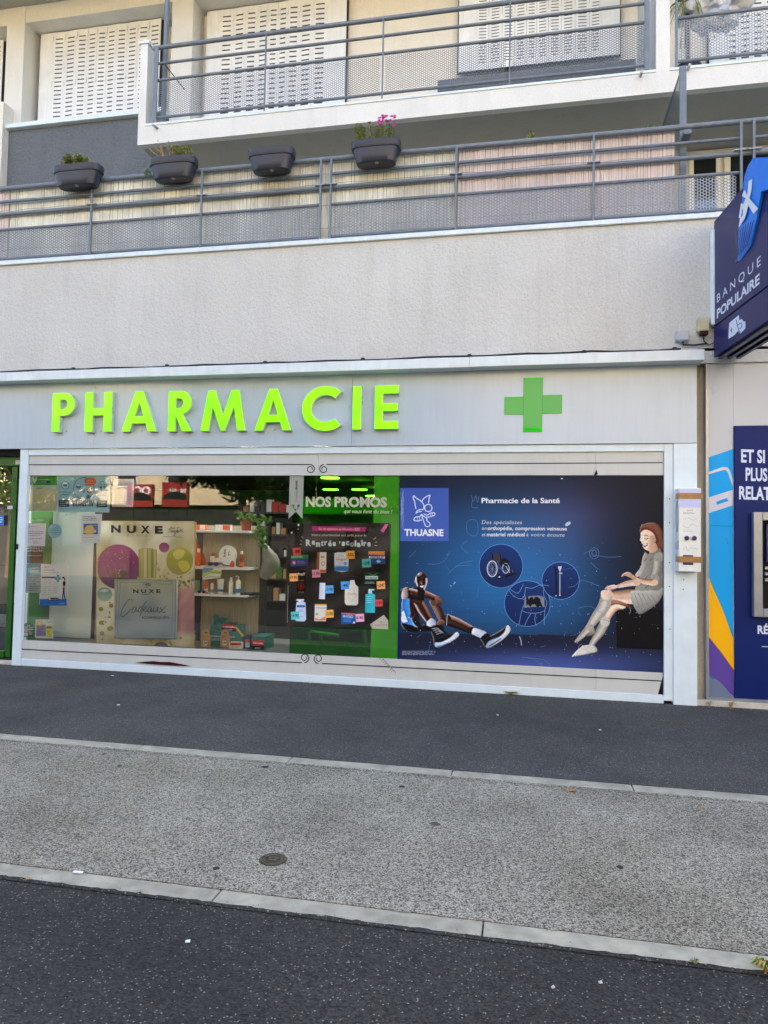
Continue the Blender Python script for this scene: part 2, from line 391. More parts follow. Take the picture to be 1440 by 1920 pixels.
import numpy as np
class Raster(Art):            # a photographic print: the picture is laid down as a fine grid of ink dots
    def __init__(s, plane, off, sc, box_, cell, lift, rim=0.0, seed=1):
        super().__init__(plane, off, sc, lift); s.b = box_; s.cell = cell; s.rim = rim; s.seed = seed
        s.W = int((box_[2]-box_[0])/cell)+1; s.H = int((box_[3]-box_[1])/cell)+1
        s.img = np.zeros((s.H, s.W, 3)); s.al = np.zeros((s.H, s.W))
    def raw(s, pts, faces, cols):
        P = (np.array([(p[0], p[1]) for p in pts], float)-np.array(s.b[:2]))/s.cell; C = np.array([c[:3] for c in cols])
        for f in faces:
            for k in range(1, len(f)-1):
                i, j, l = f[0], f[k], f[k+1]; a, b, c = P[i], P[j], P[l]
                x0, y0 = np.floor(np.minimum(np.minimum(a, b), c)).astype(int); x1, y1 = np.ceil(np.maximum(np.maximum(a, b), c)).astype(int)
                x0 = max(x0, 0); y0 = max(y0, 0); x1 = min(x1, s.W-1); y1 = min(y1, s.H-1)
                if x0 > x1 or y0 > y1: continue
                d = (b[1]-c[1])*(a[0]-c[0])+(c[0]-b[0])*(a[1]-c[1])
                if abs(d) < 1e-9: continue
                X_, Y_ = np.meshgrid(np.arange(x0, x1+1), np.arange(y0, y1+1))
                w0 = ((b[1]-c[1])*(X_-c[0])+(c[0]-b[0])*(Y_-c[1]))/d; w1 = ((c[1]-a[1])*(X_-c[0])+(a[0]-c[0])*(Y_-c[1]))/d; w2 = 1-w0-w1
                m = (w0 >= -.001) & (w1 >= -.001) & (w2 >= -.001)
                if not m.any(): continue
                col = w0[..., None]*C[i]+w1[..., None]*C[j]+w2[..., None]*C[l]
                sub = s.img[y0:y1+1, x0:x1+1]; sub[m] = col[m]; s.al[y0:y1+1, x0:x1+1][m] = 1
    @staticmethod
    def blur(a, r):
        k = np.exp(-np.arange(-3*r, 3*r+1)**2/(2*r*r)) if r >= 1 else np.array([.25, .5, .25]); k = k/k.sum(); n = len(k)//2
        for ax in (0, 1):
            p = np.pad(a, [(n, n) if i == ax else (0, 0) for i in range(a.ndim)], mode='edge'); o = np.zeros_like(a)
            for i, w_ in enumerate(k): o += w_*(p[i:i+a.shape[0]] if ax == 0 else p[:, i:i+a.shape[1]])
            a = o
        return a
    def obj(s, name, parent, mat='print_matt'):
        al = s.al; pre = s.img*al[..., None]
        def bl_(r): d = s.blur(al, r); return s.blur(pre, r)/np.maximum(d, .02)[..., None]
        base = bl_(1); wide = bl_(5); img = base+.55*(base-wide)            # crisp local contrast, as a camera gives
        ab = s.blur(al, 5); gx = np.gradient(s.blur(al, 3), axis=1); gy = np.gradient(s.blur(al, 3), axis=0)
        edge = np.clip((1-ab)*2, 0, 1)
        lit = np.clip(gx*9+gy*4, -1, 1)                                        # pictured light from the upper left
        img = img*(1-.42*edge[..., None]*np.clip(.6-lit, 0, 1)[..., None])+s.rim*(edge**1.6*np.clip(lit, 0, 1))[..., None]*np.array([.8, .78, .76])
        rg = np.random.default_rng(s.seed); g1 = s.blur(rg.normal(size=al.shape), 3); g1 /= g1.std(); g2 = s.blur(rg.normal(size=al.shape), 1); g2 /= g2.std()
        g3 = s.blur(rg.normal(size=al.shape), 8); g3 /= g3.std()
        img = np.clip(img*(1+.025*g1+.045*g2+.03*g3)[..., None], .003, .95)
        idx = -np.ones(al.shape, int); m = al > .5; vm = np.zeros_like(m); q = m[:-1, :-1] & m[1:, :-1] & m[:-1, 1:] & m[1:, 1:]
        vm[:-1, :-1] |= q; vm[1:, :-1] |= q; vm[:-1, 1:] |= q; vm[1:, 1:] |= q
        ys, xs = np.nonzero(vm); idx[ys, xs] = np.arange(len(ys))
        s.v = [tuple(s.P(s.b[0]+x*s.cell, s.b[1]+y*s.cell)) for x, y in zip(xs, ys)]; s.c = [(*c, 1) for c in img[ys, xs]]
        qy, qx = np.nonzero(q); s.f = list(zip(idx[qy, qx].tolist(), idx[qy, qx+1].tolist(), idx[qy+1, qx+1].tolist(), idx[qy+1, qx].tolist()))
        return super().obj(name, parent, mat)
# ================================================================== GROUND
KU0, KU1 = -2.905, -2.755        # upper kerb strip
KL0, KL1 = -4.850, -4.727        # lower kerb strip
def ground(name, y0, y1, mat, z=0.0):
    struct(MB().box(-60, 60, y0, y1, z-.3, z, mat).obj(name))
ground('ground', -120, 80, 'asphalt_road', -.02)
ground('pavement', KU1+.002, -.001, 'asphalt_pavement', 0)
ground('cycle_path', KL1+.002, KU0-.002, 'asphalt_light', .003)
ground('road', -22, KL0-.002, 'asphalt_road', -.004)
def kerb(name, y0, y1, joints, z):
    k = bpy.data.objects.new(name, None); COL.objects.link(k); struct(k)
    js = sorted(joints); me = None
    for a, b in zip(js, js[1:]):
        MB().box(a+.003, b-.003, y0, y1, -.12, z+random.uniform(-.001, .001), 'concrete_kerb').obj('kerb_stone', k, .006)
    return k
ju = [gr(px, py).x for px, py in ((262, 1402), (545, 1424), (848, 1447), (1185, 1475))]
st = (ju[3]-ju[0])/3; kerb('kerb', KU0, KU1, [ju[0]-st*q for q in range(1, 5)]+ju+[ju[3]+st*q for q in range(1, 4)], .006)
jl = [gr(405, 1680).x, gr(905, 1742).x]; st = jl[1]-jl[0]
kerb('kerb', KL0, KL1, [jl[0]+st*q for q in range(-5, 7)], .002)

# ================================================================== APARTMENT BUILDING
B = thing('apartment_building', 'cream apartment block with terrace, balcony and shutters above the pharmacy', 'building')
YB, YW, YP, YS = 1.2, 2.6, 2.7, 3.0
Z = lambda px, py, Y=0: at(px, py, Y).z
X = lambda px, py, Y=0: at(px, py, Y).x
box('parapet', B, -12, 14, 0.0, .22, 3.55, 5.09, 'parapet_render')
for a, b in ((-12, -8.2), (-8.2, -5.3), (-5.3, X(598, 470)), (X(598, 470), 1.0), (1.0, 4.2), (4.2, 14)):
    box('coping', B, a+.001, b-.001, -.035, .26, 5.092, 5.145, 'white_metal', .004)
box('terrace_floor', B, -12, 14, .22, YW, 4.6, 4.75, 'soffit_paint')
box('core_wall', B, -16, 14, 3.25, 12, 4.6, 17, 'cream_render')
box('terrace_wall', B, -6.9, 14, YP, 3.24, 4.76, 7.6, 'cream_render')
box('party_wall', B, -12, -11.8, .23, 9.9, 0, 4.59, 'cream_render')
box('party_wall', B, 1.72, 1.9, .23, 9.9, 0, 4.59, 'cream_render')
box('rear_wall', B, -12, 14, 9.9, 10.1, 0, 4.59, 'cream_render')
# left window bay: dark grey render under a white sill, piers and shutters
gx0, gx1 = X(17, 240, YW), X(322, 60, YP)-.002; zs = Z(18, 243, YW)
box('grey_panel', B, gx0, gx1, YW, 3.24, 4.76, zs-.03, 'grey_render')
box('window_sill', B, gx0-.03, gx1, YW-.09, 2.99, zs-.028, zs+.05, 'white_metal', .006)
box('side_wall', B, -16, gx0-.002, 2.45, 3.24, 4.76, Z(10, 190, 2.45), 'cream_render')
px0, px1 = X(10, 130, YP), X(43, 130, YP)
ztop = Z(150, 38, YP)+.42
box('pier', B, px0, px1, YP, 3.24, zs+.052, ztop, 'cream_face')
pm0, pm1 = X(322, 60, YP), X(361, 60, YP)
box('pier', B, pm0, pm1, YP, 3.24, 7.6, ztop, 'cream_face')
zlin = Z(200, 46, YS)                                           # head of the shutters
box('lintel', B, px1+.001, pm0-.001, YP+.02, 3.24, zlin, ztop, 'cream_face')
box('lintel', B, pm1+.001, 6, YP+.02, 3.24, zlin-.0, ztop, 'cream_face')
box('lintel', B, -16, px0-.001, YP+.02, 3.24, zlin, ztop, 'cream_face')
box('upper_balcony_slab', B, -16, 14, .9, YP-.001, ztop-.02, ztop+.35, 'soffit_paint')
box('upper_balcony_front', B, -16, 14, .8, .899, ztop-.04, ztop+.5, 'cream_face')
# balcony over the terrace
zb0, zb1 = Z(480, 250, YB), Z(480, 215, YB)
bx0, bx1 = X(261, 170, YB), 9.0
bxp0, bxp1 = X(1230, 60, YB), X(1256, 60, YB)
box('balcony_front', B, bx0, bx1, YB, YB+.10, zb0, zb1, 'cream_face')
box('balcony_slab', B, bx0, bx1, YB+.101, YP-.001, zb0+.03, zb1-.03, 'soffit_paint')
box('balcony_cheek', B, bx0, bx0+.115, YB, YB+.22, zb1+.0005, Z(275, 82, YB), 'cream_face')
box('cheek_cap', B, bx0-.02, bx0+.14, YB-.02, YB+.24, Z(275, 82, YB), Z(275, 77, YB), 'white_metal')
box('balcony_edge', B, bx0+.117, bxp0-.001, YB-.012, YB+.13, zb1+.001, zb1+.032, 'white_metal')
box('balcony_edge', B, bxp1+.001, bx1, YB-.012, YB+.13, zb1+.001, zb1+.032, 'white_metal')
box('party_pier', B, bxp0, bxp1, YB, YP-.001, zb1+.001, ztop-.03, 'cream_face')
for px, py in ((295, 240), (1201, 142), (1289, 130)):
    p = at(px, py, YB); MB().tube([p+Vector((0, .02, 0)), p+Vector((0, -.13, -.03))], .018, 'galvanised', 12).obj('drain_spout', B, smooth=True)
box('balcony_wall', B, pm1+.001, 9, 3.12, 3.24, zb1, zlin, 'cream_render')
box('grey_base', B, X(823, 150, YS), bxp0-.001, YS-.16, 3.119, zb1, Z(1000, 131, YS-.16), 'grey_render')

def leaf_mesh(wd, z0, z1, slots, x0, y, skew):
    mb = MB(); x1 = x0+wd; e = wd*.2; n = slots
    ya, yb = (y, y+skew) if skew >= 0 else (y-skew, y)
    Y_ = lambda x: ya+(yb-ya)*(x-x0)/wd
    zs_ = [z0]; m0, m1 = z0+.09, z1-.09; g = (m1-m0)/n; gaps = []
    for k in range(n): gaps.append((m0+k*g+g*.36, m0+k*g+g*.62))
    cuts = []; last = z0
    for a, b in gaps: cuts.append((last, a, 0)); cuts.append((a, b, 1)); last = b
    cuts.append((last, z1, 0))
    xa, xb = x0+e, x1-e
    def quad(u0, u1, v0, v1, d0=0): mb.add([(u0, Y_(u0)+d0, v0), (u1, Y_(u1)+d0, v0), (u1, Y_(u1)+d0, v1), (u0, Y_(u0)+d0, v1)], [(0, 1, 2, 3)], 'shutter_paint')
    quad(x0, xa, z0, z1); quad(xb, x1, z0, z1)
    for a, b, hole in cuts:
        if not hole: quad(xa, xb, a, b)
    mb.add([(x0, Y_(x0)+.014, z0), (x1, Y_(x1)+.014, z0), (x1, Y_(x1)+.014, z1), (x0, Y_(x0)+.014, z1)], [(0, 1, 2, 3)], 'slot_dark')
    for xx in (x0, x1):
        mb.add([(xx, Y_(xx), z0), (xx, Y_(xx)+.014, z0), (xx, Y_(xx)+.014, z1), (xx, Y_(xx), z1)], [(0, 1, 2, 3)], 'shutter_paint')
    # pressed fold lines beside the louvres
    for xx in (x0+e*.45, x1-e*.55): mb.box(xx, xx+.006, Y_(xx)-.004, Y_(xx)-.0005, z0+.02, z1-.02, 'shutter_paint')
    return mb
def shutter(xs, z0, z1, y, slots, plain_l=0, plain_r=0):
    s = box('shutter', B, xs[0]-.02, xs[-1]+.02, y+.05, y+.07, z0, z1, 'slot_dark')
    for i, (a, b) in enumerate(zip(xs, xs[1:])):
        sk = .012 if i % 2 else -.012
        if (i == 0 and plain_l) or (i == len(xs)-2 and plain_r):
            MB().box(a, b, y+.0, y+.02, z0, z1, 'shutter_paint').obj('shutter_leaf', s, .003)
        else:
            leaf_mesh(b-a-.004, z0, z1, slots, a+.002, y, sk).obj('shutter_leaf', s, fix=False)
    hb = MB()
    for i, a in enumerate(xs[1:-1]):
        for f in (.06, .5, .94): hb.box(a-.012, a+.012, y-.018, y-.004, z0+(z1-z0)*f-.05, z0+(z1-z0)*f+.05, 'shutter_paint')
    hb.obj('hinge', s)['kind'] = 'stuff'
def px_list(a, b, n, py, Y): return [X(a+(b-a)*i/n, py, Y) for i in range(n+1)]
zsh = zlin-.015
xl = [X(v, 130, YS) for v in (74, 98, 120, 142, 162, 180, 198, 216, 236, 256, 277, 299)]
shutter(xl, zs+.055, zsh, YS, 22, 1, 0)
xm = [X(v, 100, YS) for v in (386, 411, 436, 459, 481, 502, 520, 538, 560, 585, 612, 648)]
shutter(xm, zb1+.05, zsh, YS, 34, 1, 1)
xr = [X(v, 90, YS) for v in (860, 893, 916, 941, 965, 987, 1006, 1028, 1052, 1078, 1105, 1128, 1162)]
shutter(xr, Z(1000, 122, YS)+.01, zsh, YS-.02, 28, 1, 1)
xq = [X(v, 20, YS) for v in (1330, 1362, 1385, 1409, 1433, 1457, 1480, 1504)]
shutter(xq, zb1+.25, zsh, YS, 30, 1, 1)
xk = [X(v, 130, YS) for v in (-80, -50, -20, 4)]
shutter(xk, zs+.055, zsh, YS, 22)
# terrace door and window at the far right, under the soffit
def window(x0, x1, z0, z1, y, mull=()):
    f = MB(); t = .06
    f.box(x0, x0+t, y-.05, y, z0, z1, 'plastic_white'); f.box(x1-t, x1, y-.05, y, z0, z1, 'plastic_white')
    f.box(x0+t, x1-t, y-.05, y, z1-t, z1, 'plastic_white'); f.box(x0+t, x1-t, y-.05, y, z0, z0+t, 'plastic_white')
    for m in mull: f.box(m-.04, m+.04, y-.06, y-.001, z0+t, z1-t, 'plastic_white')
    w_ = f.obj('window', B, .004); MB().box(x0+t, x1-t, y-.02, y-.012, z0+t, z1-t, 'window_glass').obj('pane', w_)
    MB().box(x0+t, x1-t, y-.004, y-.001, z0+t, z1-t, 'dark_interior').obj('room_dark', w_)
    return w_
window(X(1291, 340, YP), X(1350, 340, YP), 4.9, Z(1320, 287, YP), YP)
window(X(1356, 340, YP), X(1475, 340, YP), 4.78, Z(1390, 283, YP), YP, (X(1362, 340, YP),))
MB().tube([at(1276, 400, 2.5), at(1276, 270, 2.5)], .02, 'white_metal').obj('downpipe', B)
MB().tube([(X(304, 130, YB+.12), YB+.2, zb1), (X(304, 130, YB+.12), YB+.2, 11.5)], .035, 'rail_paint', 14).obj('downpipe', B, smooth=True)

# ------------------------------------------------------------------ railings
def perf(x0, x1, z0, z1, y, pitch, hole, parent, mat='mesh_paint'):
    """sheet of expanded metal: a hexagonal hole in every cell, real openings with their own thickness"""
    v = []; f = []; R_ = pitch/math.sqrt(3); colw = R_*1.5; T = .002
    j = 0; x = x0
    while x <= x1:
        z = z0+(pitch/2 if j % 2 else 0)
        while z <= z1:
            o = len(v)
            for yy in (y, y+T):
                for k in range(6): t = k*pi/3; v.append((x+R_*cos(t), yy, z+R_*sin(t)))
                for k in range(6): t = k*pi/3; v.append((x+hole*cos(t), yy, z+hole*sin(t)))
            for k in range(6):
                q = (k+1) % 6
                f.append((o+k, o+q, o+6+q, o+6+k)); f.append((o+6+k, o+6+q, o+18+q, o+18+k)); f.append((o+12+k, o+18+k, o+18+q, o+12+q))
            z += pitch
        x += colw; j += 1
    me = bpy.data.meshes.new('mesh_panel'); me.from_pydata(v, [], f); me.materials.append(M[mat])
    o = bpy.data.objects.new('mesh_panel', me); COL.objects.link(o); o.parent = parent; return o
def rail(parent, x0, x1, y, z, r, name='rail'):
    n = max(2, int((x1-x0)/.8)); MB().tube([(x0+(x1-x0)*i/n, y, z+random.uniform(-.0015, .0015)) for i in range(n+1)], r, 'rail_paint', 14).obj(name, parent, smooth=True)

TR = thing('terrace_railing', 'long grey tube and mesh railing on the parapet above the pharmacy sign', 'railing')
YR = .09
z_top, z_2, z_3, z_mt, z_mb = Z(480, 311, YR), Z(480, 338, YR), Z(480, 363, YR), Z(480, 394, YR), Z(480, 453, YR)
xb = [X(v, 390, YR) for v in (175, 380, 602, 621, 855, 1112, 1388, 1412)]
rail(TR, -9, 8, YR, z_top, .030)
for a, b in ((-9, xb[2]), (xb[3], xb[6]), (xb[7], 8)):
    rail(TR, a, b, YR, z_2, .018); rail(TR, a, b, YR, z_mt, .018); rail(TR, a, b, YR, z_mb, .018)
rail(TR, -9, 8, YR, z_3, .025)
secs = [-9.0, xb[0], xb[1], xb[2], None, xb[3], xb[4], xb[5], xb[6], None, xb[7], 6.0]
for a, b in zip(secs, secs[1:]):
    if a is None or b is None: continue
    if a == -9.0: a = -7.6
    perf(a+.035, b-.035, z_mb+.03, z_mt-.03, YR-.002, .034, .0135, TR)
for x in xb+[-8.2]:
    MB().box(x-.012, x+.012, YR-.05, YR-.024, 5.146, z_top-.01, 'rail_paint').obj('post', TR, .002)
    b = MB(); b.box(x-.07, x+.07, YR-.056, YR-.026, z_3+.012, z_3+.022, 'galvanised')
    for d in (-.055, .055): b.lathe((x+d, YR-.041, z_3+.02), [(.008, 0), (.008, .012)], 'galvanised', 8)
    b.obj('bracket', TR)
BR = thing('balcony_railing', 'grey tube and mesh railing of the upper balcony in front of the shutters', 'railing')
YQ = YB+.03
q = [Z(480, v, YQ) for v in (66, 97, 129, 201)]
xq_ = [X(v, 100, YQ) for v in (296, 500, 719, 956, 1212)]
rail(BR, xq_[0]-.06, xq_[4]+.02, YQ, q[0]-.0, .030)
for zz, r in ((q[1], .02), (q[2], .02), (q[3], .02)): rail(BR, xq_[0], xq_[4], YQ, zz, r)
for a, b in zip(xq_, xq_[1:]): perf(a+.04, b-.04, q[3]+.035, q[2]-.03, YQ-.002, .032, .0148, BR, 'rail_paint')  # darker rail paint puts this mesh's shaded silhouette into its colour
for i, x in enumerate(xq_):
    wv = .03 if i in (0, 4) else .010
    MB().box(x-wv, x+wv, YQ-.045, YQ-.022, zb1+.034, q[0]-.01, 'rail_paint').obj('post', BR, .002)
MB().tube([at(307, 118, YB+.12), at(346, 168, YB+.30)], .008, 'cable_black', 8).obj('drying_arm', BR)
NR = thing('neighbour_railing', 'grey mesh railing of the next balcony beyond the cream party pier', 'railing')
xa = X(1269, 60, YQ); zt_, zb_ = Z(1269, 30, YQ), Z(1269, 113, YQ)
rail(NR, xa, 6, YQ, q[2], .022); rail(NR, xa, 6, YQ, q[3], .02); rail(NR, xa, 6, YQ, q[0], .03); rail(NR, xa, 6, YQ, q[1], .02)
perf(xa+.04, 5.5, q[3]+.035, q[2]-.03, YQ-.002, .036, .0150, NR)
MB().box(xa-.025, xa+.005, YQ-.045, YQ-.022, zb1+.034, q[0]-.01, 'rail_paint').obj('post', NR, .002)

# ------------------------------------------------------------------ reed screens behind the rail
def reeds(x0, x1, mat, label, top=None):
    t = thing('reed_screen', label, 'screen'); mb = MB(); x = x0; top = top or z_top+.0; m2 = mat
    while x < x1:
        r = random.uniform(.0075, .0088); h = top+random.uniform(-.006, .006); y = YR+.05+random.uniform(-.004, .004); dx = random.uniform(-.004, .004)
        mb.tube([(x, y, 5.16+random.uniform(0, .012)), (x+dx*.5, y, 5.6), (x+dx, y, h)], r, mat, 5, False); x += .0178
    o = mb.obj('reeds', t, smooth=True, fix=False); o['kind'] = 'stuff'
    box('backing', t, x0, x1, YR+.066, YR+.069, 5.2, top-.03, 'reed_back')
    for zz in (5.35, 5.62, 5.88, 6.02):
        p = []; n = max(3, int((x1-x0)/.25))
        for i in range(n+1): p.append((x0+(x1-x0)*i/n, YR+.036, zz+random.uniform(-.012, .012)))
        MB().tube(p, .0016, 'cable_black', 4, False).obj('wire', t)
plain('reed_back', rgb(176, 166, 138), .9)
reeds(X(20, 400, YR+.05), X(858, 400, YR+.05), 'reed_yellow', 'yellowed white reed screen tied behind the terrace railing')
reeds(X(861, 400, YR+.05), X(1266, 330, YR+.05), 'reed_pink', 'pale pink reed screen tied to the railing beside the glass divider')
reeds(-8.6, X(17, 400, YR+.05), 'reed_pink', 'short piece of pale pink reed screen at the left edge of the terrace')

# ------------------------------------------------------------------ frosted divider
DV = thing('glass_divider', 'frosted glass divider with tall grey post between the two terraces', 'divider')
dx = X(1280, 250, .3); zt = Z(1280, 126, .3)
box('post', DV, dx-.035, dx+.035, .27, .33, 4.76, zt, 'rail_paint', .004)
box('panel', DV, dx-.01, dx+.0, .34, 2.55, 5.0, zt-.02, 'divider_glass')
box('panel_frame', DV, dx-.016, dx+.006, .34, 2.55, zt-.02, zt, 'rail_paint')
box('clamp', DV, dx-.04, dx+.04, .05, .27, z_top-.10, z_top-.05, 'rail_paint')

# ------------------------------------------------------------------ planters
def leaves(mb, c, rx, ry, rz, n, size, mats, rnd):
    for _ in range(n):
        while True:
            u = Vector((rnd.uniform(-1, 1), rnd.uniform(-1, 1), rnd.uniform(-1, 1)))
            if u.length < 1: break
        p = Vector(c)+Vector((u.x*rx, u.y*ry, u.z*rz)); a = Vector((rnd.gauss(0, 1), rnd.gauss(0, 1), rnd.gauss(0, .7))).normalized()
        b = a.cross(Vector((rnd.gauss(0, 1), rnd.gauss(0, 1), rnd.gauss(0, 1)))).normalized(); s = size*rnd.uniform(.6, 1.3)
        nn = a.cross(b)*s*.25
        mb.add([p-a*s, p-b*s*.42+nn*.5, p+a*s, p+b*s*.42+nn*.5], [(0, 1, 2), (0, 2, 3)], rnd.choice(mats))
def pot_loops(cx, cy, z0, w, d, prof, mb, mat, n=32):
    if w > .3: prof = [(k, z*.93) for k, z in prof]
    vs = []
    for k, z in prof:
        for i in range(n):
            t = 2*pi*i/n; e = .55
            vs.append((cx+w/2*k*math.copysign(abs(cos(t))**e, cos(t)), cy+d/2*k*math.copysign(abs(sin(t))**e, sin(t)), z0+z))
    fs = [(i*n+k, i*n+(k+1) % n, (i+1)*n+(k+1) % n, (i+1)*n+k) for i in range(len(prof)-1) for k in range(n)]+[tuple(range(n))]
    mb.add(vs, fs, mat)
def planter(px0, px1, py0, py1, label, kind, seed):
    Yc = -.02; c = at((px0+px1)/2, (py0+py1)/2, Yc-.1); w = X(px1, py1, Yc-.1)-X(px0, py1, Yc-.1)-.03; h = .27; zz = c.z-h/2+.045; c.x -= .025
    t = thing('planter', label, 'planter', 'planter boxes hooked on the terrace railing'); rnd = random.Random(seed)
    mb = MB(); pot_loops(c.x, Yc-.0, zz, w, .24, [(.72, 0), (.78, .008), (.86, .09), (.92, .175), (.955, .178), (.985, .185), (1.0, .255), (1.0, .27), (.955, .27), (.94, .22)], mb, 'planter_plastic')
    mb.obj('pot', t, smooth=True)
    mb = MB(); pot_loops(c.x, Yc, zz, w, .24, [(.95, .235), (.6, .24)], mb, 'soil'); mb.v = [v for v in mb.v]; mb.obj('soil', t)
    MB().lathe((c.x+.02, Yc-.05, zz-.006), [(.022, 0), (.022, .008)], 'galvanised', 12).obj('drain_plug', t)
    zt = zz+.285
    def stem(x, y, hx, hh, mat, r=.003, lv=0, lm=('leaf_green',)):
        mb = MB(); p = [Vector((x, y, zt-.02))]; 
        for k in range(5): p.append(p[-1]+Vector((hx/5+rnd.uniform(-.008, .008), rnd.uniform(-.008, .008), hh/5*rnd.uniform(.8, 1.2))))
        mb.tube(p, [r*(1-.12*i) for i in range(6)], mat, 5)
        for q_ in p[1:]:
            if lv: leaves(mb, q_, .018, .018, .014, lv, .012, lm, rnd)
        return mb
    if kind == 'low':
        mb = MB()
        for i in range(26): leaves(mb, (c.x-.08+rnd.uniform(-.12, .15), Yc+rnd.uniform(-.06, .06), zt+rnd.uniform(.02, .09)), .05, .05, .04, 70, .015, ['leaf_green', 'leaf_green', 'leaf_dry'], rnd)
        mb.obj('foliage', t)
        for i in range(5): stem(c.x+rnd.uniform(-.14, .08), Yc, rnd.uniform(-.03, .04), rnd.uniform(.12, .2), 'twig', .004, 5, ('leaf_dry', 'leaf_green')).obj('stem', t)
    if kind == 'dry':
        for i in range(9): stem(c.x-.2+rnd.uniform(0, .2), Yc, -.02-.26*rnd.random()*(1-i/9), rnd.uniform(.16, .26), 'twig', .0045, 3, ('leaf_dry',)).obj('stem', t)
        mb = MB()
        for i in range(18): leaves(mb, (c.x+rnd.uniform(-.06, .2), Yc+rnd.uniform(-.06, .06), zt+rnd.uniform(.02, .10)), .045, .05, .035, 60, .014, ['leaf_green', 'leaf_dry', 'leaf_dry'], rnd)
        leaves(mb, (c.x-w/2-.03, Yc-.04, zz+.1), .05, .04, .05, 80, .016, ['leaf_green'], rnd); mb.obj('foliage', t)
        stem(c.x-w/2+.04, Yc-.05, -.1, -.14, 'twig', .003).obj('stem', t)
    if kind == 'flower':
        for i in range(32):
            x_ = rnd.choice([c.x-.2+rnd.uniform(-.03, .04), c.x+rnd.uniform(-.07, .22), c.x+rnd.uniform(-.07, .22)])
            stem(x_, Yc+rnd.uniform(-.05, .05), rnd.uniform(-.03, .03), rnd.uniform(.12, .22), 'leaf_green', .0035, 16, ('leaf_green', 'leaf_dry')).obj('stem', t)
        for i in range(22):
            p = (c.x+.04+rnd.uniform(-.02, .19), Yc-.02+rnd.uniform(-.05, .05), zt+rnd.uniform(.17, .27)); mb = MB()
            for k in range(9):
                a = 2*pi*k/9; d = Vector((cos(a), -.3, sin(a)*.7)); s_ = Vector((-sin(a), 0, cos(a)*.7))
                mb.add([p, Vector(p)+d*.012+s_*.006, Vector(p)+d*.024, Vector(p)+d*.012-s_*.006], [(0, 1, 2, 3)], 'flower_magenta')
            mb.obj('flower', t)
    return t
planter(95, 187, 305, 357, 'dark planter with low green plants at the left end of the railing', 'low', 1)
planter(277, 367, 289, 345, 'dark planter with dry straggling stems hooked on the rail by the grey wall', 'dry', 2)
planter(463, 553, 273, 329, 'empty dark planter hooked on the railing', '', 3)
planter(657, 755, 257, 315, 'dark planter with magenta flowers hooked on the railing', 'flower', 4)
rnd = random.Random(5)
mb = MB(); p = at(995, 250, .35); leaves(mb, p+Vector((0, 0, -.02)), .05, .05, .06, 90, .016, ['leaf_green', 'leaf_dry'], rnd); mb.tube([p-Vector((0, 0, .9)), p], .006, 'twig')
tag(mb.obj('plant_top'), 'small leafy plant tip showing above the pink reed screen', 'plant')
mb = MB(); p = at(1218, 236, .35)
for k in range(7): mb.tube([p-Vector((0, 0, .3)), p+Vector((rnd.uniform(-.08, .08), 0, rnd.uniform(-.02, .03)))], .003, 'leaf_green', 5)
leaves(mb, p-Vector((0, 0, .01)), .07, .04, .03, 30, .012, ['leaf_green'], rnd)
tag(mb.obj('plant_top'), 'thin grassy plant tips above the rail beside the glass divider', 'plant')
# palm and bagged thing on the neighbour's balcony
PL = thing('palm_plant', 'green palm behind the mesh railing of the top right balcony', 'plant'); p = at(1290, 40, YB+.45)
for k in range(16):
    a = rnd.uniform(0, 2*pi); d = Vector((cos(a), sin(a)*.6, 0)); pts = [p+Vector((0, 0, .25))+d*s_*.42+Vector((0, 0, .32*s_-.75*s_*s_)) for s_ in (0, .25, .5, .75, 1)]
    mb = MB(); mb.tube(pts, .005, 'leaf_green', 4)
    for i in range(14):
        f = i/14; q0 = p+Vector((0, 0, .25))+d*f*.42+Vector((0, 0, .32*f-.75*f*f)); s_ = d.cross(Vector((0, 0, 1)))
        for sg in (-1, 1): mb.add([q0, q0+s_*sg*.03+Vector((0, 0, -.1)), q0+s_*sg*.045+Vector((0, 0, -.17)), q0+s_*sg*.015+Vector((0, 0, -.08))], [(0, 1, 2, 3)], rnd.choice(['leaf_green', 'leaf_dry']))
    mb.obj('frond', PL)
MB().lathe((p.x, p.y, zb1), [(.13, 0), (.17, .3), (.155, .3), (.15, .26)], 'anthracite', 20).obj('pot', PL, smooth=True)
MB().tube([(p.x, p.y, zb1+.26), (p.x, p.y, p.z+.27)], .03, 'bark').obj('stem', PL)
bmx = bmesh.new(); bmesh.ops.create_icosphere(bmx, subdivisions=4, radius=.3)
from mathutils import noise as mn
for v_ in bmx.verts:
    d = v_.co.normalized(); v_.co = v_.co*(1+.5*mn.noise(d*2.2)+.28*abs(mn.noise(d*6)))
    v_.co.x *= 1.25
me = bpy.data.meshes.new('bag'); bmx.to_mesh(me); bmx.free()
plain('plastic_film', rgb(212, 214, 216), .3, var=.08); me.materials.append(M['plastic_film'])
o = bpy.data.objects.new('covered_bundle', me); COL.objects.link(o); q_ = at(1345, 8, YB+.5); o.location = q_; tag(o, 'bundle wrapped in crumpled clear plastic on the top right balcony', 'bundle')
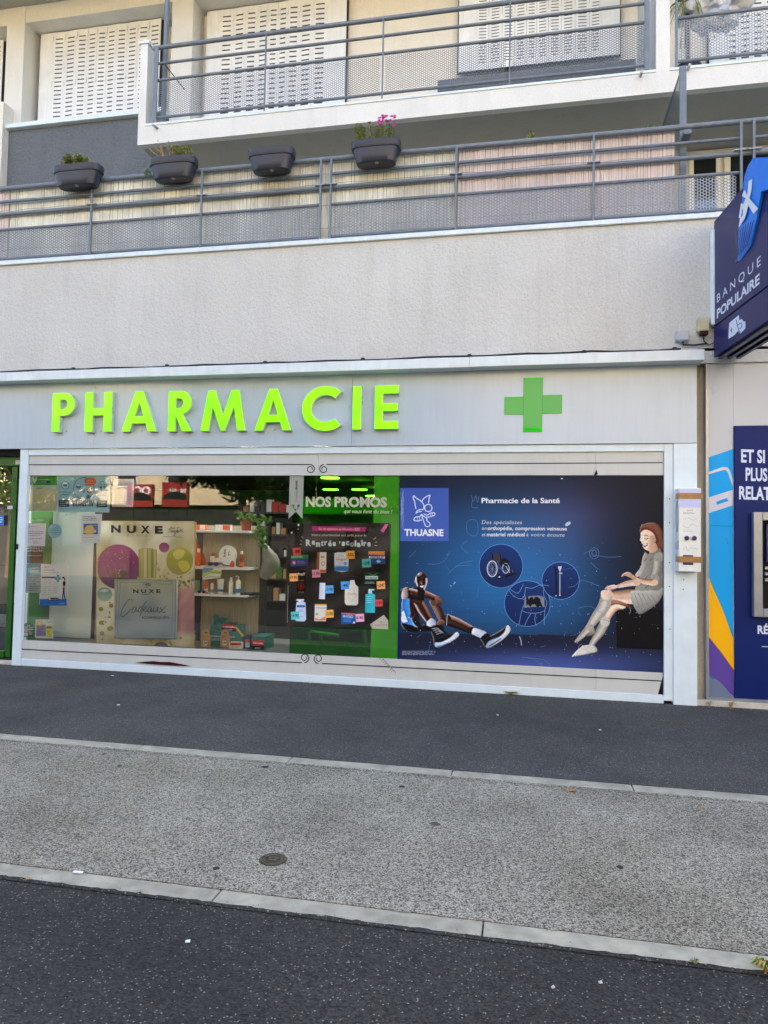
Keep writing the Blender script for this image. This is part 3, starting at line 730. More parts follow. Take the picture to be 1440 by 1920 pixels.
# ================================================================== PHARMACY SHOPFRONT
SF = thing('pharmacy_shopfront', 'grey and white pharmacy shopfront with wide window under the cream parapet', 'shopfront')
ZF0, ZF1 = Z(650, 836, -.06), Z(650, 691, -.06)
FR = X(1307, 750, -.06)
js = [-11, X(178, 770, -.06), X(660, 770, -.06), FR]
for a, b in zip(js, js[1:]): box('fascia_panel', SF, a+.0015, b-.0015, -.06, -.02, ZF0, ZF1, 'fascia_paint', .0015)
box('fascia_back', SF, -11, FR-.01, -.019, -.002, ZF0+.01, ZF1, 'black_gap')
zl0, zl1 = Z(650, 695, -.24), Z(650, 677, -.24)
lj = [-11, -5.9, -4.12, -.6, X(1321, 660, -.24)]
for i, (a, b) in enumerate(zip(lj, lj[1:])): box('ledge', SF, a+.001, b-.001, -.24, -.001, zl0+.002*(i % 2), zl1+.002*(i % 2), 'white_metal', .003)
# cable and old bitumen strip along the top of the ledge
rnd = random.Random(11)
p = []; x = -9.0
while x < lj[-1]-.1: p.append((x, -.205+rnd.uniform(-.008, .008), zl1+.016+rnd.uniform(-.006, .012))); x += .22
MB().tube(p, .011, 'cable_black', 8).obj('cable', SF, smooth=True)
for px in (138, 313, 497, 680, 880, 1095, 1265): MB().lathe((X(px, 688, -.20), -.20, zl1+.004), [(.03, 0), (.022, .035), (.008, .04)], 'cable_black', 10).obj('clip', SF)
mb = MB(); 
for k in range(60):
    x = rnd.uniform(-7, lj[-1]-.1); mb.box(x, x+rnd.uniform(.03, .25), -.17, -.02, zl1+.004, zl1+rnd.uniform(.008, .02), 'cable_black')
mb.obj('bitumen_strip', SF)
# frame
XL0, XL1 = X(23, 1235, -.03), X(38, 1235, -.03)
XR0, XR1, XR2 = X(1245, 1100, -.03), X(1262, 1100, -.03), X(1307, 1100, -.05)
ZT1, ZT0 = ZF0-.004, Z(650, 850, -.03)
box('frame', SF, XL0, XL1, -.04, .06, .0, ZT1, 'white_frame', .003)
box('frame', SF, XL1+.001, XR0-.001, -.035, .04, ZT0, ZT1, 'white_frame', .003)
box('frame', SF, XR0, XR1-.001, -.035, .06, .03, ZT1, 'white_frame', .003)
box('pilaster', SF, XR1, XR2, -.055, .15, .0, ZT1, 'white_frame', .003)
box('frame', SF, XL1+.001, XR0-.001, -.03, .04, 0.0, Z(650, 1270, -.03), 'white_frame', .004)
box('threshold', SF, -8.5, XL0-.001, -.03, .4, 0, .04, 'stone_sill', .004)
zb_top = Z(650, 1270, -.03)
zw0, zw1 = Z(650, 1231, 0), Z(650, 891.5, 0)
XV = X(748, 1060, 0)          # left edge of the blue vinyl
# laminated infill panels with black lines and curls
def infill(xs, z0, z1, nm):
    for a, b in zip(xs, xs[1:]): box(nm, SF, a+.0012, b-.0012, -.012, .012, z0, z1, 'panel_laminate', .001)
infill([XL1+.001, X(145, 870), X(597, 870), X(1117, 870), XR0-.001], zw1, ZT0-.003, 'top_panel')
infill([XL1+.001, X(125, 1215), X(583, 1240), XV, X(1117, 1280)], zb_top+.001, zw0, 'bottom_panel')
xc_ = X(1117, 1280)+.0012; xe_ = XR0-.002
MB().prism([(xc_, zb_top+.001), (xe_-.055, zb_top+.001), (xe_-.035, .16), (xe_-.006, zw0-.03), (xe_-.004, zw0), (xc_, zw0)], -.012, .012, 'panel_laminate').obj('bottom_panel', SF)
box('panel_void', SF, XL1, XR0, .014, .03, .03, zw0, 'black_gap'); box('panel_void', SF, XL1, XR0, .014, .03, zw1, ZT0, 'black_gap')
A = Art(face_plane(-.0125))
A.line([(52, 871.5), (582, 871)], 1.8, BLACK); A.line([(612, 871), (1243, 867.5)], 1.8, BLACK)
A.obj('panel_line', SF); A = Art(face_plane(-.0125))
A.line([(20+18, 1217), (120, 1221.5), (566, 1242.5)], 2.0, BLACK); A.line([(604, 1244), (742, 1251), (1243, 1277)], 2.0, BLACK)
def curl(x, y, sx, sy, r=8.5):       # a line that rolls up into a spiral
    p = []
    for k in range(26):
        t = k/25; a = -pi/2+t*2*pi*1.35; rr = r*(1-.62*t); p.append((x+sx*rr*cos(a), y+sy*(rr*sin(a))))
    A.line(p, [1.9, 1.5], BLACK)
curl(571, 1233.5, 1, -1, 9); curl(597, 1235, -1, -1, 9)
B_ = A; A = Art(face_plane(-.0126)); curl(582, 879.5, 1, 1); curl(607, 879.5, -1, 1); A.obj('scroll', SF); A = B_
for k in range(8): A.line([(711+k*3.2, 1236+k*3.4), (716+k*3.2, 1233.5+k*3.4), (721+k*3, 1239+k*3.2)], 1.3, rgb(140, 134, 132), 3)
for (a, b) in ((1117, 1), (583, 1)): pass
o = A.obj('panel_line', SF)
A = Art(face_plane(-.0305))
A.poly([(252, 1243), (270, 1240.5), (288, 1239.5), (300, 1241), (318, 1241), (340, 1245), (360, 1249.5), (330, 1248.5), (290, 1246)], rgb(62, 22, 26))
A.poly([(1113, 893), (1118, 880), (1121, 889)], BLACK); 
A.obj('panel_damage', SF)

# glazing and vinyl
box('shop_window_pane', SF, XL1+.002, X(590, 1000)-.002, .014, .022, zw0+.001, zw1-.001, 'shop_glass')
box('shop_window_pane', SF, X(590, 1000)+.001, XV-.004, .014, .022, zw0+.001, zw1-.001, 'shop_glass')
box('green_film', SF, X(545, 1060), X(697, 1060), .026, .0265, zw0+.001, zw1-.001, 'green_film')
box('green_strip', SF, X(698, 1060), XV-.004, .026, .034, zw0+.001, zw1-.001, 'vinyl_green')
box('window_ledge', SF, XL1, XV, .03, 1.3, zw0-.06, zw0-.02, 'ledge_grey')
# interior
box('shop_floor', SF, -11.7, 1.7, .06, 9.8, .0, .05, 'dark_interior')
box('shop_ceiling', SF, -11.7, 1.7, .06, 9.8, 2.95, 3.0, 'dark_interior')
box('shop_wall', SF, XV+.02, XV+.10, .05, 4.0, .06, 2.94, 'interior_green')
box('green_gondola', SF, X(560, 1000, 1.5), X(735, 1000, 1.5), 1.5, 1.9, .06, 2.2, 'interior_green', .01)
for k in range(5): box('gondola_shelf', SF, X(564, 1000, 1.5), X(700, 1000, 1.5), 1.22, 1.499, .45+k*.38, .475+k*.38, 'interior_green')
box('shop_wall', SF, XL1-.05, XL1-.01, .07, 1.6, .06, 2.94, 'interior_green')
box('shop_wall', SF, -11.6, 1.6, 9.7, 9.8, .06, 2.94, 'interior_green')
for i, x in enumerate((-5.2, -3.9, -2.6, -1.3)):
    mb = MB(); mb.box(x, x+1.15, 4.6, 4.95, .06, 2.3, 'dark_interior')
    for zz in (.5, .9, 1.3, 1.7, 2.1): mb.box(x, x+1.15, 4.35, 4.6, zz, zz+.03, 'anthracite')
    s_ = mb.obj('wall_shelving', SF)
    mb = MB()
    for zz in (.53, .93, 1.33, 1.73, 2.13):
        xx = x+.03
        while xx < x+1.05:
            ww = rnd.uniform(.05, .12); mb.box(xx, xx+ww, 4.4, 4.55, zz, zz+rnd.uniform(.1, .25), rnd.choice(['dark_interior', 'shop_white', 'red_card', 'interior_green', 'anthracite', 'kraft_card'])); xx += ww+.02
    mb.obj('stock', SF)['kind'] = 'stuff'
for i, (px, py) in enumerate(((619, 896), (674, 918), (698, 930), (620, 918))):
    d = ray(px, py); t = (2.75-CAM.z)/d.z; c = CAM+d*t
    MB().lathe((c.x, c.y, 2.74), [(.17, 0), (.17, .02)], 'lamp_glow', 20).obj('ceiling_lamp_and_fill', SF)
for x in (-5.6, -4.6, -3.6, -2.6, -1.4):
    MB().lathe((x, .95, 2.90), [(.11, 0), (.11, .02)], 'display_fill', 20).obj('ceiling_lamp_and_fill', SF)  # added unseen discs, put in to brighten the window display
# chair frame and bag handles seen through the green film
mb = MB(); gy = .9
for a, b in (((579, 1185), (583, 1228)), ((601, 1190), (606, 1228)), ((583, 1184), (635, 1192)), ((683, 1180), (690, 1235))):
    mb.tube([at(*a, gy), at(*b, gy)], .022, 'vinyl_green')
tag(mb.obj('green_stool_frame', smooth=True), 'green stool frame standing behind the promotion poster', 'stool')
for px, py, hh, lbl in ((646, 1228, 26, 'paper bag with tall green loop handles in the window corner'), (684, 1236, 14, 'paper bag with low green loop handles beside the green strip')):
    t = thing('paper_bag', lbl, 'bag'); c = at(px, py, .18)
    box('bag', t, c.x-.11, c.x+.11, .15, .22, zw0-.019, c.z, 'interior_green')
    for dy in (-.03, .03):
        MB().tube([(c.x-.075+.15*k/12, .185+dy, c.z+hh/176*sin(pi*k/12)**.7) for k in range(13)], .005, 'vinyl_green', 6).obj('handle', t, smooth=True)

# green shop door at the left
DR = thing('shop_door', 'green framed glass door at the left edge of the pharmacy front', 'door')
zd = Z(20, 856, .1)
for a, b, c, d in ((-8.5, XL0-.003, zd-.12, zd), (X(30, 1050, .1), XL0-.003, .05, zd-.121), (-8.3, X(17, 1050, .13)-.001, .06, .14)):
    box('frame', DR, a, b, .10, .16, c, d, 'door_green', .004)
box('frame', DR, X(17, 1050, .13), X(27, 1050, .13), .12, .15, .06, zd-.13, 'door_green', .004)
box('pane', DR, -8.4, X(17, 1050, .13)-.001, .125, .133, .141, zd-.13, 'shop_glass')
box('transom_wall', SF, -12, XL0-.002, .02, .2, zd+.001, ZF0+.02, 'black_gap')
A = Art(face_plane(.095)); A.rect(-5, 966, 7.5, 985, rgb(60, 120, 190)); 
for y in (970, 974, 978): A.rect(-4, y, 5, y+1.2, WHITE)
A.rect(14, 948, 24, 955, rgb(200, 200, 196)); A.rect(29, 863, 37, 871, rgb(190, 190, 186)); A.obj('notice', DR)
box('lock', SF, X(33, 1025, -.03)-.01, X(33, 1025, -.03)+.02, -.05, -.041, Z(33, 1030, -.04), Z(33, 1020, -.04), 'black_gap')

# ================================================================== PHARMACIE LETTERS
def arc(cx, cy, r, a0, a1, n=14, ry=None): return [(cx+r*cos(radians(a0+(a1-a0)*k/n)), cy+(ry or r)*sin(radians(a0+(a1-a0)*k/n))) for k in range(n+1)]
s_ = .205
L = {}
L['P'] = [(0, 0), (s_, 0), (s_, .41), (.33, .41)]+arc(.33, .705, .295, -90, 90)[1:]+[(0, 1)]
LH = {'P': [(s_, .59), (.32, .59)]+arc(.32, .705, .115, -90, 90, 8)[1:]+[(s_, .82)]}
L['H'] = [(0, 0), (s_, 0), (s_, .41), (.51, .41), (.51, 0), (.715, 0), (.715, 1), (.51, 1), (.51, .60), (s_, .60), (s_, 1), (0, 1)]
L['A'] = [(0, 0), (.215, 0), (.285, .2), (.655, .2), (.725, 0), (.94, 0), (.575, 1), (.365, 1)]
LH['A'] = [(.35, .38), (.59, .38), (.47, .735)]
L['R'] = [(0, 0), (s_, 0), (s_, .40), (.40, 0), (.655, 0), (.405, .425)]+arc(.34, .71, .29, -62, 90)[0:]+[(0, 1)]
LH['R'] = [(s_, .57), (.30, .57)]+arc(.30, .69, .115, -90, 90, 8)[1:]+[(s_, .81)]
L['M'] = [(0, 0), (.205, 0), (.30, .60), (.525, 0), (.62, 0), (.845, .60), (.94, 0), (1.145, 0), (.97, 1), (.78, 1), (.5725, .38), (.365, 1), (.175, 1)]
L['C'] = arc(.53, .5, .53, 48, 312, 34)+arc(.53, .5, .315, 312, 48, 26)
L['I'] = [(0, 0), (.23, 0), (.23, 1), (0, 1)]
L['E'] = [(0, 0), (.6, 0), (.6, .19), (.21, .19), (.21, .41), (.58, .41), (.58, .59), (.21, .59), (.21, .81), (.6, .81), (.6, 1), (0, 1)]
PS = thing('pharmacy_lettering', 'bright green PHARMACIE channel letters on the grey fascia', 'sign letters')
spec = [('P', 95.8, 139.7, 810, 735.5), ('H', 157, 209.7, 810, 734), ('A', 226.5, 294, 809.5, 732), ('R', 313.5, 360.5, 809, 731.5), ('M', 375, 461, 808, 730), ('A', 476, 547, 807.5, 727.5), ('C', 564.5, 640, 808.5, 722.5), ('I', 659.5, 677.5, 805.5, 723), ('E', 701, 747.5, 804.5, 721.5)]
def inset(p, d):
    out = []; n = len(p); ar = sum(p[i][0]*p[(i+1) % n][1]-p[(i+1) % n][0]*p[i][1] for i in range(n)); sg = 1 if ar > 0 else -1
    for i in range(n):
        a, b, c = Vector(p[i-1]), Vector(p[i]), Vector(p[(i+1) % n]); e1 = (b-a).normalized(); e2 = (c-b).normalized()
        n1 = Vector((-e1.y, e1.x))*sg; n2 = Vector((-e2.y, e2.x))*sg; m_ = (n1+n2); m_ = m_.normalized() if m_.length > .1 else n1
        k = d/max(.35, m_.dot(n1)); out.append(tuple(b+m_*k))
    return out
YL = -.145
for ch, a, b, yb, yt in spec:
    x0, z0 = at(a, yb, YL).x, at(a, yb, YL).z; x1, z1 = at(b, yt, YL).x, at(b, yt, YL).z
    pw = max(p[0] for p in L[ch]); ph = max(p[1] for p in L[ch]); pl = min(p[1] for p in L[ch])
    f = lambda P: [(x0+(x1-x0)*u/pw, z0+(z1-z0)*(v-pl)/(ph-pl)) for u, v in P]
    out = f(L[ch]); hole = f(LH[ch]) if ch in LH else None
    def solid(o_, h_, y0, y1, mat):
        mb = MB()
        if h_ is None: mb.prism(o_, y0, y1, mat); return mb
        loops = [[Vector((p[0], p[1], 0)) for p in o_], [Vector((p[0], p[1], 0)) for p in h_]]
        tri = tessellate_polygon(loops); n = len(o_); m_ = len(h_); al = o_+h_; t_ = n+m_
        vs = [(x, y0, z) for x, z in al]+[(x, y1, z) for x, z in al]
        fs = [(i, (i+1) % n, t_+(i+1) % n, t_+i) for i in range(n)]+[(n+i, n+(i+1) % m_, t_+n+(i+1) % m_, t_+n+i) for i in range(m_)]
        fs += [tuple(t) for t in tri]+[tuple(t_+k for k in t) for t in tri]; mb.add(vs, fs, mat); return mb
    lo = solid(out, hole, -.125, -.062, 'letter_side').obj('letter', PS)
    solid(inset(out, .004), inset(hole, -.004) if hole else None, YL, -.1255, 'letter_face').obj('face', lo)
    MB().box((x0+x1)/2-.01, (x0+x1)/2+.01, -.0615, -.0605, z0+.01, z0+.03, 'galvanised').obj('spacer', lo)

GC = thing('green_cross', 'flat green pharmacy cross on the right part of the grey fascia', 'cross sign')
cz = lambda py: Z(1000, py, -.07); cxx = lambda px: X(px, 760, -.07)
cr = [(cxx(981), cz(810)), (cxx(1017), cz(810)), (cxx(1017), cz(776)), (cxx(1054), cz(776)), (cxx(1054), cz(741)), (cxx(1018), cz(741)), (cxx(1018), cz(708)), (cxx(981), cz(708)), (cxx(981), cz(743)), (cxx(945.5), cz(743)), (cxx(945.5), cz(776.5)), (cxx(981), cz(776.5))]
MB().prism(cr, -.068, -.0605, 'cross_face').obj('panel', GC)
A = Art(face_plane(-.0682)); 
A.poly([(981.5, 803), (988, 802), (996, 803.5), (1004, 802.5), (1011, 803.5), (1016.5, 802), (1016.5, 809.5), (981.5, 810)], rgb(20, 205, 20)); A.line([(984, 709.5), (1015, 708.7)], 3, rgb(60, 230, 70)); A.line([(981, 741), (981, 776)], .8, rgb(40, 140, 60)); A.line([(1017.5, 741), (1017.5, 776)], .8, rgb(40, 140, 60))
A.obj('painted_glow', GC)  # glow at top and foot of the cross painted as brighter green ink

# ================================================================== BLUE VINYL
VP = thing('orthopaedics_poster', 'large dark blue window poster with a seated athlete and a laughing woman', 'poster')
YV = -.002
box('sheet', VP, XV, XR0-.002, YV, .012, zw0+.002, zw1-.002, 'bank_navy')
PLV = face_plane(YV-.0004)
def bl(px, py):            # the printed blue glow with brushed streaks
    w1 = math.exp(-(((px-950)/150)**2+((py-1050)/110)**2)); w2 = math.exp(-(((px-970)/190)**2+((py-1120)/80)**2))
    w3 = math.exp(-(((px-1010)/190)**2+((py-1250)/28)**2)); w4 = math.exp(-(((px-1080)/110)**2+((py-960)/70)**2))
    st = mn.noise(Vector((px*.012, py*.42, 1)))*.5+mn.noise(Vector((px*.03, py*.9, 5)))*.35
    floor = 1 if py > 1187+.012*(px-750) else 0
    b = .030+.62*w1+.30*w2+.10*w4; b *= (1+.22*st*(py > 1040))
    b = max(0, b-.02); r, g, bb = .006+.012*b+.03*w4, .012+.165*b, .032+.44*b
    if floor: fl = min(1, max(.12, (py-1188)/42)); r, g, bb = .008+.05*w3*fl, .010+.085*w3*fl, .026+.30*w3*fl
    if px > 1155 and 1143 < py < 1214: r, g, bb = .006, .007, .014
    e = min(1, max(0, (1244-px)/170))**1.5*.92+.08 if not floor else 1
    e *= min(1, .35+(py-890)/120)
    return (r*e+.004, g*e+.006, bb*e+.012, 1)
zt_px = lambda px: 892-.0016*(px-748); 
A = Art(PLV, (0, 0), 1, .0002)
o_ = len(A.v); nx, ny = 248, 180; pts = []; cols = []
for j in range(ny+1):
    for i in range(nx+1):
        px = 748.8+(1243.6-748.8)*i/nx; y0, y1 = 892.6-.001*(px-748), 1235.5+(px-748)*.0545; py = y0+(y1-y0)*j/ny
        pts.append((px, py)); cols.append(bl(px, py))
A.raw(pts, [(j*(nx+1)+i, j*(nx+1)+i+1, (j+1)*(nx+1)+i+1, (j+1)*(nx+1)+i) for j in range(ny) for i in range(nx)], cols)
A.obj('printed_background', VP, 'print_gloss')
# logo square
A = Art(PLV, (740, 880), 4.8, .0008)
A.rect(50, 168, 486, 646, rgb(62, 90, 170), rgb(70, 98, 180))
LW = rgb(210, 222, 245)
def ln(p, w=9, c=LW, sm=4): A.line(p, w, c, sm)
ln([(260, 358), (262, 320), (235, 285), (200, 262), (172, 238), (168, 262), (180, 290), (184, 320), (192, 355)]); ln([(245, 290), (262, 262), (300, 238), (318, 234), (310, 262), (306, 305)])
A.ring(303, 348, 33, 9, LW); ln([(190, 398), (205, 372), (232, 362), (258, 364)]); ln([(192, 395), (225, 380), (245, 382)], 7)
ln([(262, 400), (290, 412), (330, 392), (362, 394), (355, 415), (320, 425), (296, 430)]); ln([(245, 402), (225, 425), (190, 430), (172, 455), (205, 465), (245, 455)])
ln([(245, 405), (252, 440), (262, 470), (282, 512), (312, 510), (318, 488), (292, 462), (290, 425)]); ln([(250, 412), (285, 440)], 8); ln([(205, 432), (208, 460)], 5); ln([(225, 428), (228, 458)], 5); ln([(322, 398), (326, 420)], 5); ln([(338, 396), (340, 416)], 5)
A.text('THUASNE', 88, 596, 440, 599, 56, WHITE, .035)
for k in range(26): A.line([(52+random.random()*28, 175+random.random()*300), (56+random.random()*30, 230+random.random()*330)], 1.6, rgb(150, 168, 225))
A.obj('logo_square', VP)
# printed words
A = Art(PLV, (740, 880), 4.8, .0012)
A.text('Pharmacie de la Santé', 782, 303, 1486, 303, 44, WHITE, .022)
A.text('Des spécialistes', 784, 492, 1142, 494, 34, WHITE, -.012, .18)
A.text('en', 784, 545, 826, 545, 32, WHITE, -.008, .1); A.text('orthopédie,', 836, 546, 1066, 546, 32, WHITE, .018); A.text('compression veineuse', 1084, 546, 1550, 550, 32, WHITE, .016)
A.text('et', 784, 602, 816, 602, 32, WHITE, -.008, .1); A.text('matériel médical', 829, 602, 1170, 602, 32, WHITE, .018); A.text('à votre écoute', 1182, 602, 1528, 606, 32, WHITE, -.01, .18)
A.lines_of_print(68, 390, [1634, 1642, 1650, 1658, 1665], 4, rgb(150, 158, 190))
A.obj('lettering', VP)
# three round pictures
A = Art(PLV, (740, 880), 4.8, .0012)
for cx_, cy_, r in ((957, 870, 196), (1193, 1208, 206), (1494, 885+0, 168)):
    if cx_ == 1494: cy_ = 1002
    A.disc(cx_, cy_, r, rgb(22, 56, 116), None, 48, rgb(18, 36, 84)); A.ring(cx_, cy_, r, 4, rgb(110, 165, 225), None, 56)
W2 = rgb(205, 215, 225); K = rgb(18, 20, 30)
# wheelchair
A.poly([(880, 760), (955, 752), (965, 830), (935, 852), (888, 830)], rgb(62, 58, 62)); A.poly([(960, 800), (1000, 800), (1030, 822), (1028, 862), (985, 878), (940, 850)], K)
A.line([(858, 755), (880, 765), (885, 830), (905, 900), (945, 985)], 9, K, 3); A.line([(940, 752), (950, 770), (958, 870)], 8, K, 3)
A.ring(878, 895, 44, 9, W2, 70); A.ring(878, 895, 32, 3, rgb(150, 160, 175), 55)
for k in range(10): a = k*pi/5; A.line([(878, 895), (878+38*cos(a), 895+62*sin(a))], 2, rgb(150, 160, 175))
A.ring(1000, 890, 30, 6, W2, 44); A.line([(930, 880), (1010, 920), (1050, 900), (1070, 940)], 7, rgb(100, 110, 130), 3); A.line([(940, 850), (1030, 860), (1055, 930)], 8, K, 3)
A.disc(943, 968, 19, K, 24); A.disc(943, 968, 8, W2); A.poly([(985, 958), (1080, 925), (1098, 940), (1000, 975)], K); A.line([(1000, 870), (1035, 930)], 5, W2)
# torso outline with lumbar belt
O = rgb(120, 170, 225)
A.line([(1025, 1080), (1060, 1130), (1130, 1165), (1165, 1140), (1180, 1060)], 4, O, 4); A.line([(1160, 1030), (1130, 1090), (1100, 1115), (1040, 1080)], 4, O, 4); A.line([(1180, 1060), (1240, 1070), (1310, 1040), (1390, 1050)], 4, O, 4)
A.line([(1345, 1060), (1340, 1130), (1370, 1200), (1350, 1280), (1345, 1400)], 4, O, 4); A.line([(1170, 1120), (1175, 1190), (1145, 1270), (1118, 1400)], 4, O, 4); A.line([(1150, 1272), (1200, 1292), (1290, 1292), (1350, 1272)], 4, O, 4)
A.line([(1225, 1300), (1195, 1350), (1170, 1405)], 4, O, 4); A.line([(1270, 1300), (1260, 1350), (1275, 1408)], 4, O, 4)
A.poly([(1168, 1155), (1220, 1140), (1300, 1135), (1345, 1152), (1350, 1240), (1290, 1232), (1225, 1240), (1165, 1245)], rgb(130, 136, 146))
A.poly([(1182, 1148), (1200, 1150), (1208, 1170), (1222, 1150), (1240, 1146), (1250, 1168), (1268, 1144), (1290, 1150), (1310, 1165), (1318, 1200), (1335, 1238), (1305, 1232), (1280, 1240), (1262, 1215), (1240, 1215), (1222, 1238), (1200, 1215), (1185, 1230)], K)
# crutches
A.line([(1449, 905), (1452, 1130)], 9, K); A.line([(1440, 873), (1452, 905)], 16, K); A.line([(1444, 934), (1470, 930)], 6, K); A.disc(1452, 1138, 6, W2)
A.line([(1487, 905), (1486, 1130)], 9, rgb(170, 182, 200)); A.poly([(1468, 874), (1504, 872), (1494, 912), (1482, 915)], W2); A.line([(1480, 934), (1508, 934)], 11, rgb(185, 195, 208)); A.disc(1486, 1132, 7, W2)
A.obj('round_pictures', VP)
# seated athlete
A = Raster(PLV, (740, 880), 4.8, (50, 915, 1050, 1612), 3.0, .0040, .55, 3)
D1, D2, D3, D4, HL = rgb(34, 20, 20), rgb(66, 40, 34), rgb(104, 66, 52), rgb(158, 112, 92), rgb(222, 206, 200)
BL = rgb(36, 118, 200); BL2 = rgb(96, 168, 230)
A.poly([(58, 1378), (120, 1350), (215, 1400), (330, 1380), (420, 1400), (440, 1440), (330, 1455), (150, 1462), (85, 1440)], rgb(16, 16, 22), 4)
A.poly([(64, 1162), (130, 1158), (150, 1240), (140, 1330), (196, 1422), (150, 1400), (60, 1382), (56, 1320)], BL, 0, BL2, (1, 0))
A.poly([(64, 1290), (80, 1270), (118, 1370), (80, 1380), (60, 1360)], rgb(226, 236, 245)); A.line([(120, 1330), (150, 1345), (175, 1400), (212, 1422)], 6, rgb(190, 210, 235), 3)
A.poly([(135, 1165), (200, 1170), (215, 1300), (236, 1420), (200, 1415), (150, 1320)], D2, 3, D1, (0, 1))
A.limb([(460, 1350), (560, 1385), (700, 1450)], [52, 50, 36], [HL, D4, D2, D2, D1, D1]); A.limb([(350, 1190), (400, 1290), (420, 1370)], [40, 36, 24], [D1, D2, D3, D4, D2])
A.limb([(212, 1180), (262, 1270), (322, 1370)], [44, 50, 34], [HL, D3, D2, D2, D4, D3][::-1])
A.poly([(160, 1058), (190, 1060), (232, 1082), (266, 1100), (270, 1180), (210, 1178), (120, 1160), (75, 1130)], D1)
A.limb([(92, 1112), (175, 1120), (240, 1140)], [50, 42, 34], [HL, D3, D2, D1, D1]); A.poly([(66, 1100), (92, 1062), (130, 1062), (120, 1100), (122, 1150), (66, 1165)], HL, 3, D3, (1, 0))
A.limb([(245, 1110), (320, 1140), (380, 1160)], [34, 30, 22], [HL, D4, D3, D2, D1]); A.rect(208, 1092, 268, 1180, rgb(20, 16, 18)); 
A.poly([(365, 1140), (395, 1140), (425, 1170), (432, 1198), (410, 1232), (392, 1230), (398, 1205), (378, 1212), (370, 1196)], D4, 4, D2, (0, 1))
for k in range(4): A.line([(378+k*13, 1170+k*6), (392+k*11, 1196+k*5), (394+k*9, 1215+k*2)], 3, D1, 3)
A.poly([(205, 1060), (235, 1080), (268, 1075), (272, 1110), (205, 1112)], D1)
A.disc(240, 1002, 54, D1, 78); A.poly([(192, 960), (222, 930), (268, 935), (294, 975), (297, 1020), (285, 1060), (262, 1088), (235, 1085), (210, 1050), (195, 1010)], D2, 4)
A.poly([(205, 945), (225, 930), (250, 932), (240, 950), (215, 965)], D4, 3); A.poly([(184, 975), (196, 962), (200, 1010), (212, 1055), (196, 1035), (186, 1005)], HL, 3); A.poly([(280, 980), (297, 985), (297, 1020), (284, 1058), (268, 1085), (262, 1070), (278, 1030)], HL, 3)
A.poly([(222, 1005), (246, 1000), (250, 1030), (240, 1042), (222, 1038)], D3, 3); A.line([(212, 992), (228, 988), (240, 994)], 5, D1, 3); A.line([(254, 992), (266, 988), (278, 992)], 5, D1, 3)
A.disc(226, 1003, 5, K, 3); A.disc(266, 1002, 5, K, 3); A.poly([(226, 1052), (250, 1048), (268, 1044), (262, 1060), (240, 1064)], WHITE, 3); A.line([(222, 1050), (246, 1066), (270, 1044)], 3, D1, 3); A.disc(185, 1010, 7, D4, 14)
A.line([(212, 945), (222, 938)], 6, rgb(230, 225, 220)); A.line([(240, 1020), (246, 1036)], 4, HL)
# hands at the ankle, sock, shoes
A.poly([(288, 1378), (330, 1340), (372, 1362), (360, 1410), (305, 1412)], WHITE, 3, rgb(150, 170, 200), (1, 0))
A.poly([(370, 1380), (420, 1350), (452, 1372), (445, 1398), (400, 1412), (372, 1400)], D4, 3, D2, (1, 1))
for k in range(3): A.line([(384+k*18, 1378-k*4), (396+k*17, 1400-k*2)], 3, D1)
A.poly([(320, 1420), (420, 1400), (445, 1450), (500, 1478), (570, 1462), (582, 1490), (545, 1530), (470, 1570), (365, 1600), (345, 1520)], rgb(22, 22, 28), 3, rgb(48, 50, 60), (1, 0))
A.poly([(364, 1560), (420, 1555), (500, 1515), (555, 1464), (580, 1478), (576, 1504), (510, 1552), (430, 1590), (374, 1603)], rgb(176, 208, 232), 3, WHITE, (1, 0)); A.line([(372, 1598), (440, 1580), (480, 1560)], 6, rgb(70, 150, 215), 3)
for k in range(4): A.line([(335+k*14, 1436+k*16), (372+k*16, 1428+k*14), (400+k*14, 1440+k*10)], 4, rgb(190, 195, 205), 3)
A.poly([(692, 1478), (712, 1428), (770, 1440), (828, 1466), (818, 1500), (770, 1516), (715, 1492)], WHITE, 3, rgb(190, 205, 225), (1, 1))
A.poly([(770, 1520), (830, 1470), (850, 1500), (890, 1480), (960, 1440), (1008, 1405), (1034, 1420), (1030, 1452), (960, 1520), (900, 1560), (820, 1600), (790, 1560)], rgb(20, 20, 26), 3, rgb(50, 52, 62), (1, 0))
A.poly([(818, 1602), (850, 1545), (920, 1520), (985, 1470), (1012, 1404), (1040, 1418), (1040, 1460), (990, 1520), (920, 1570), (860, 1605)], rgb(150, 170, 195), 3, WHITE, (1, -.2)); A.line([(850, 1590), (900, 1560), (960, 1520)], 7, rgb(40, 50, 80), 3); A.line([(836, 1560), (880, 1530), (930, 1510)], 4, rgb(90, 160, 220), 3)
A.line([(835, 1445), (845, 1470), (870, 1450)], 6, K, 3)
A.obj('athlete_picture', VP)
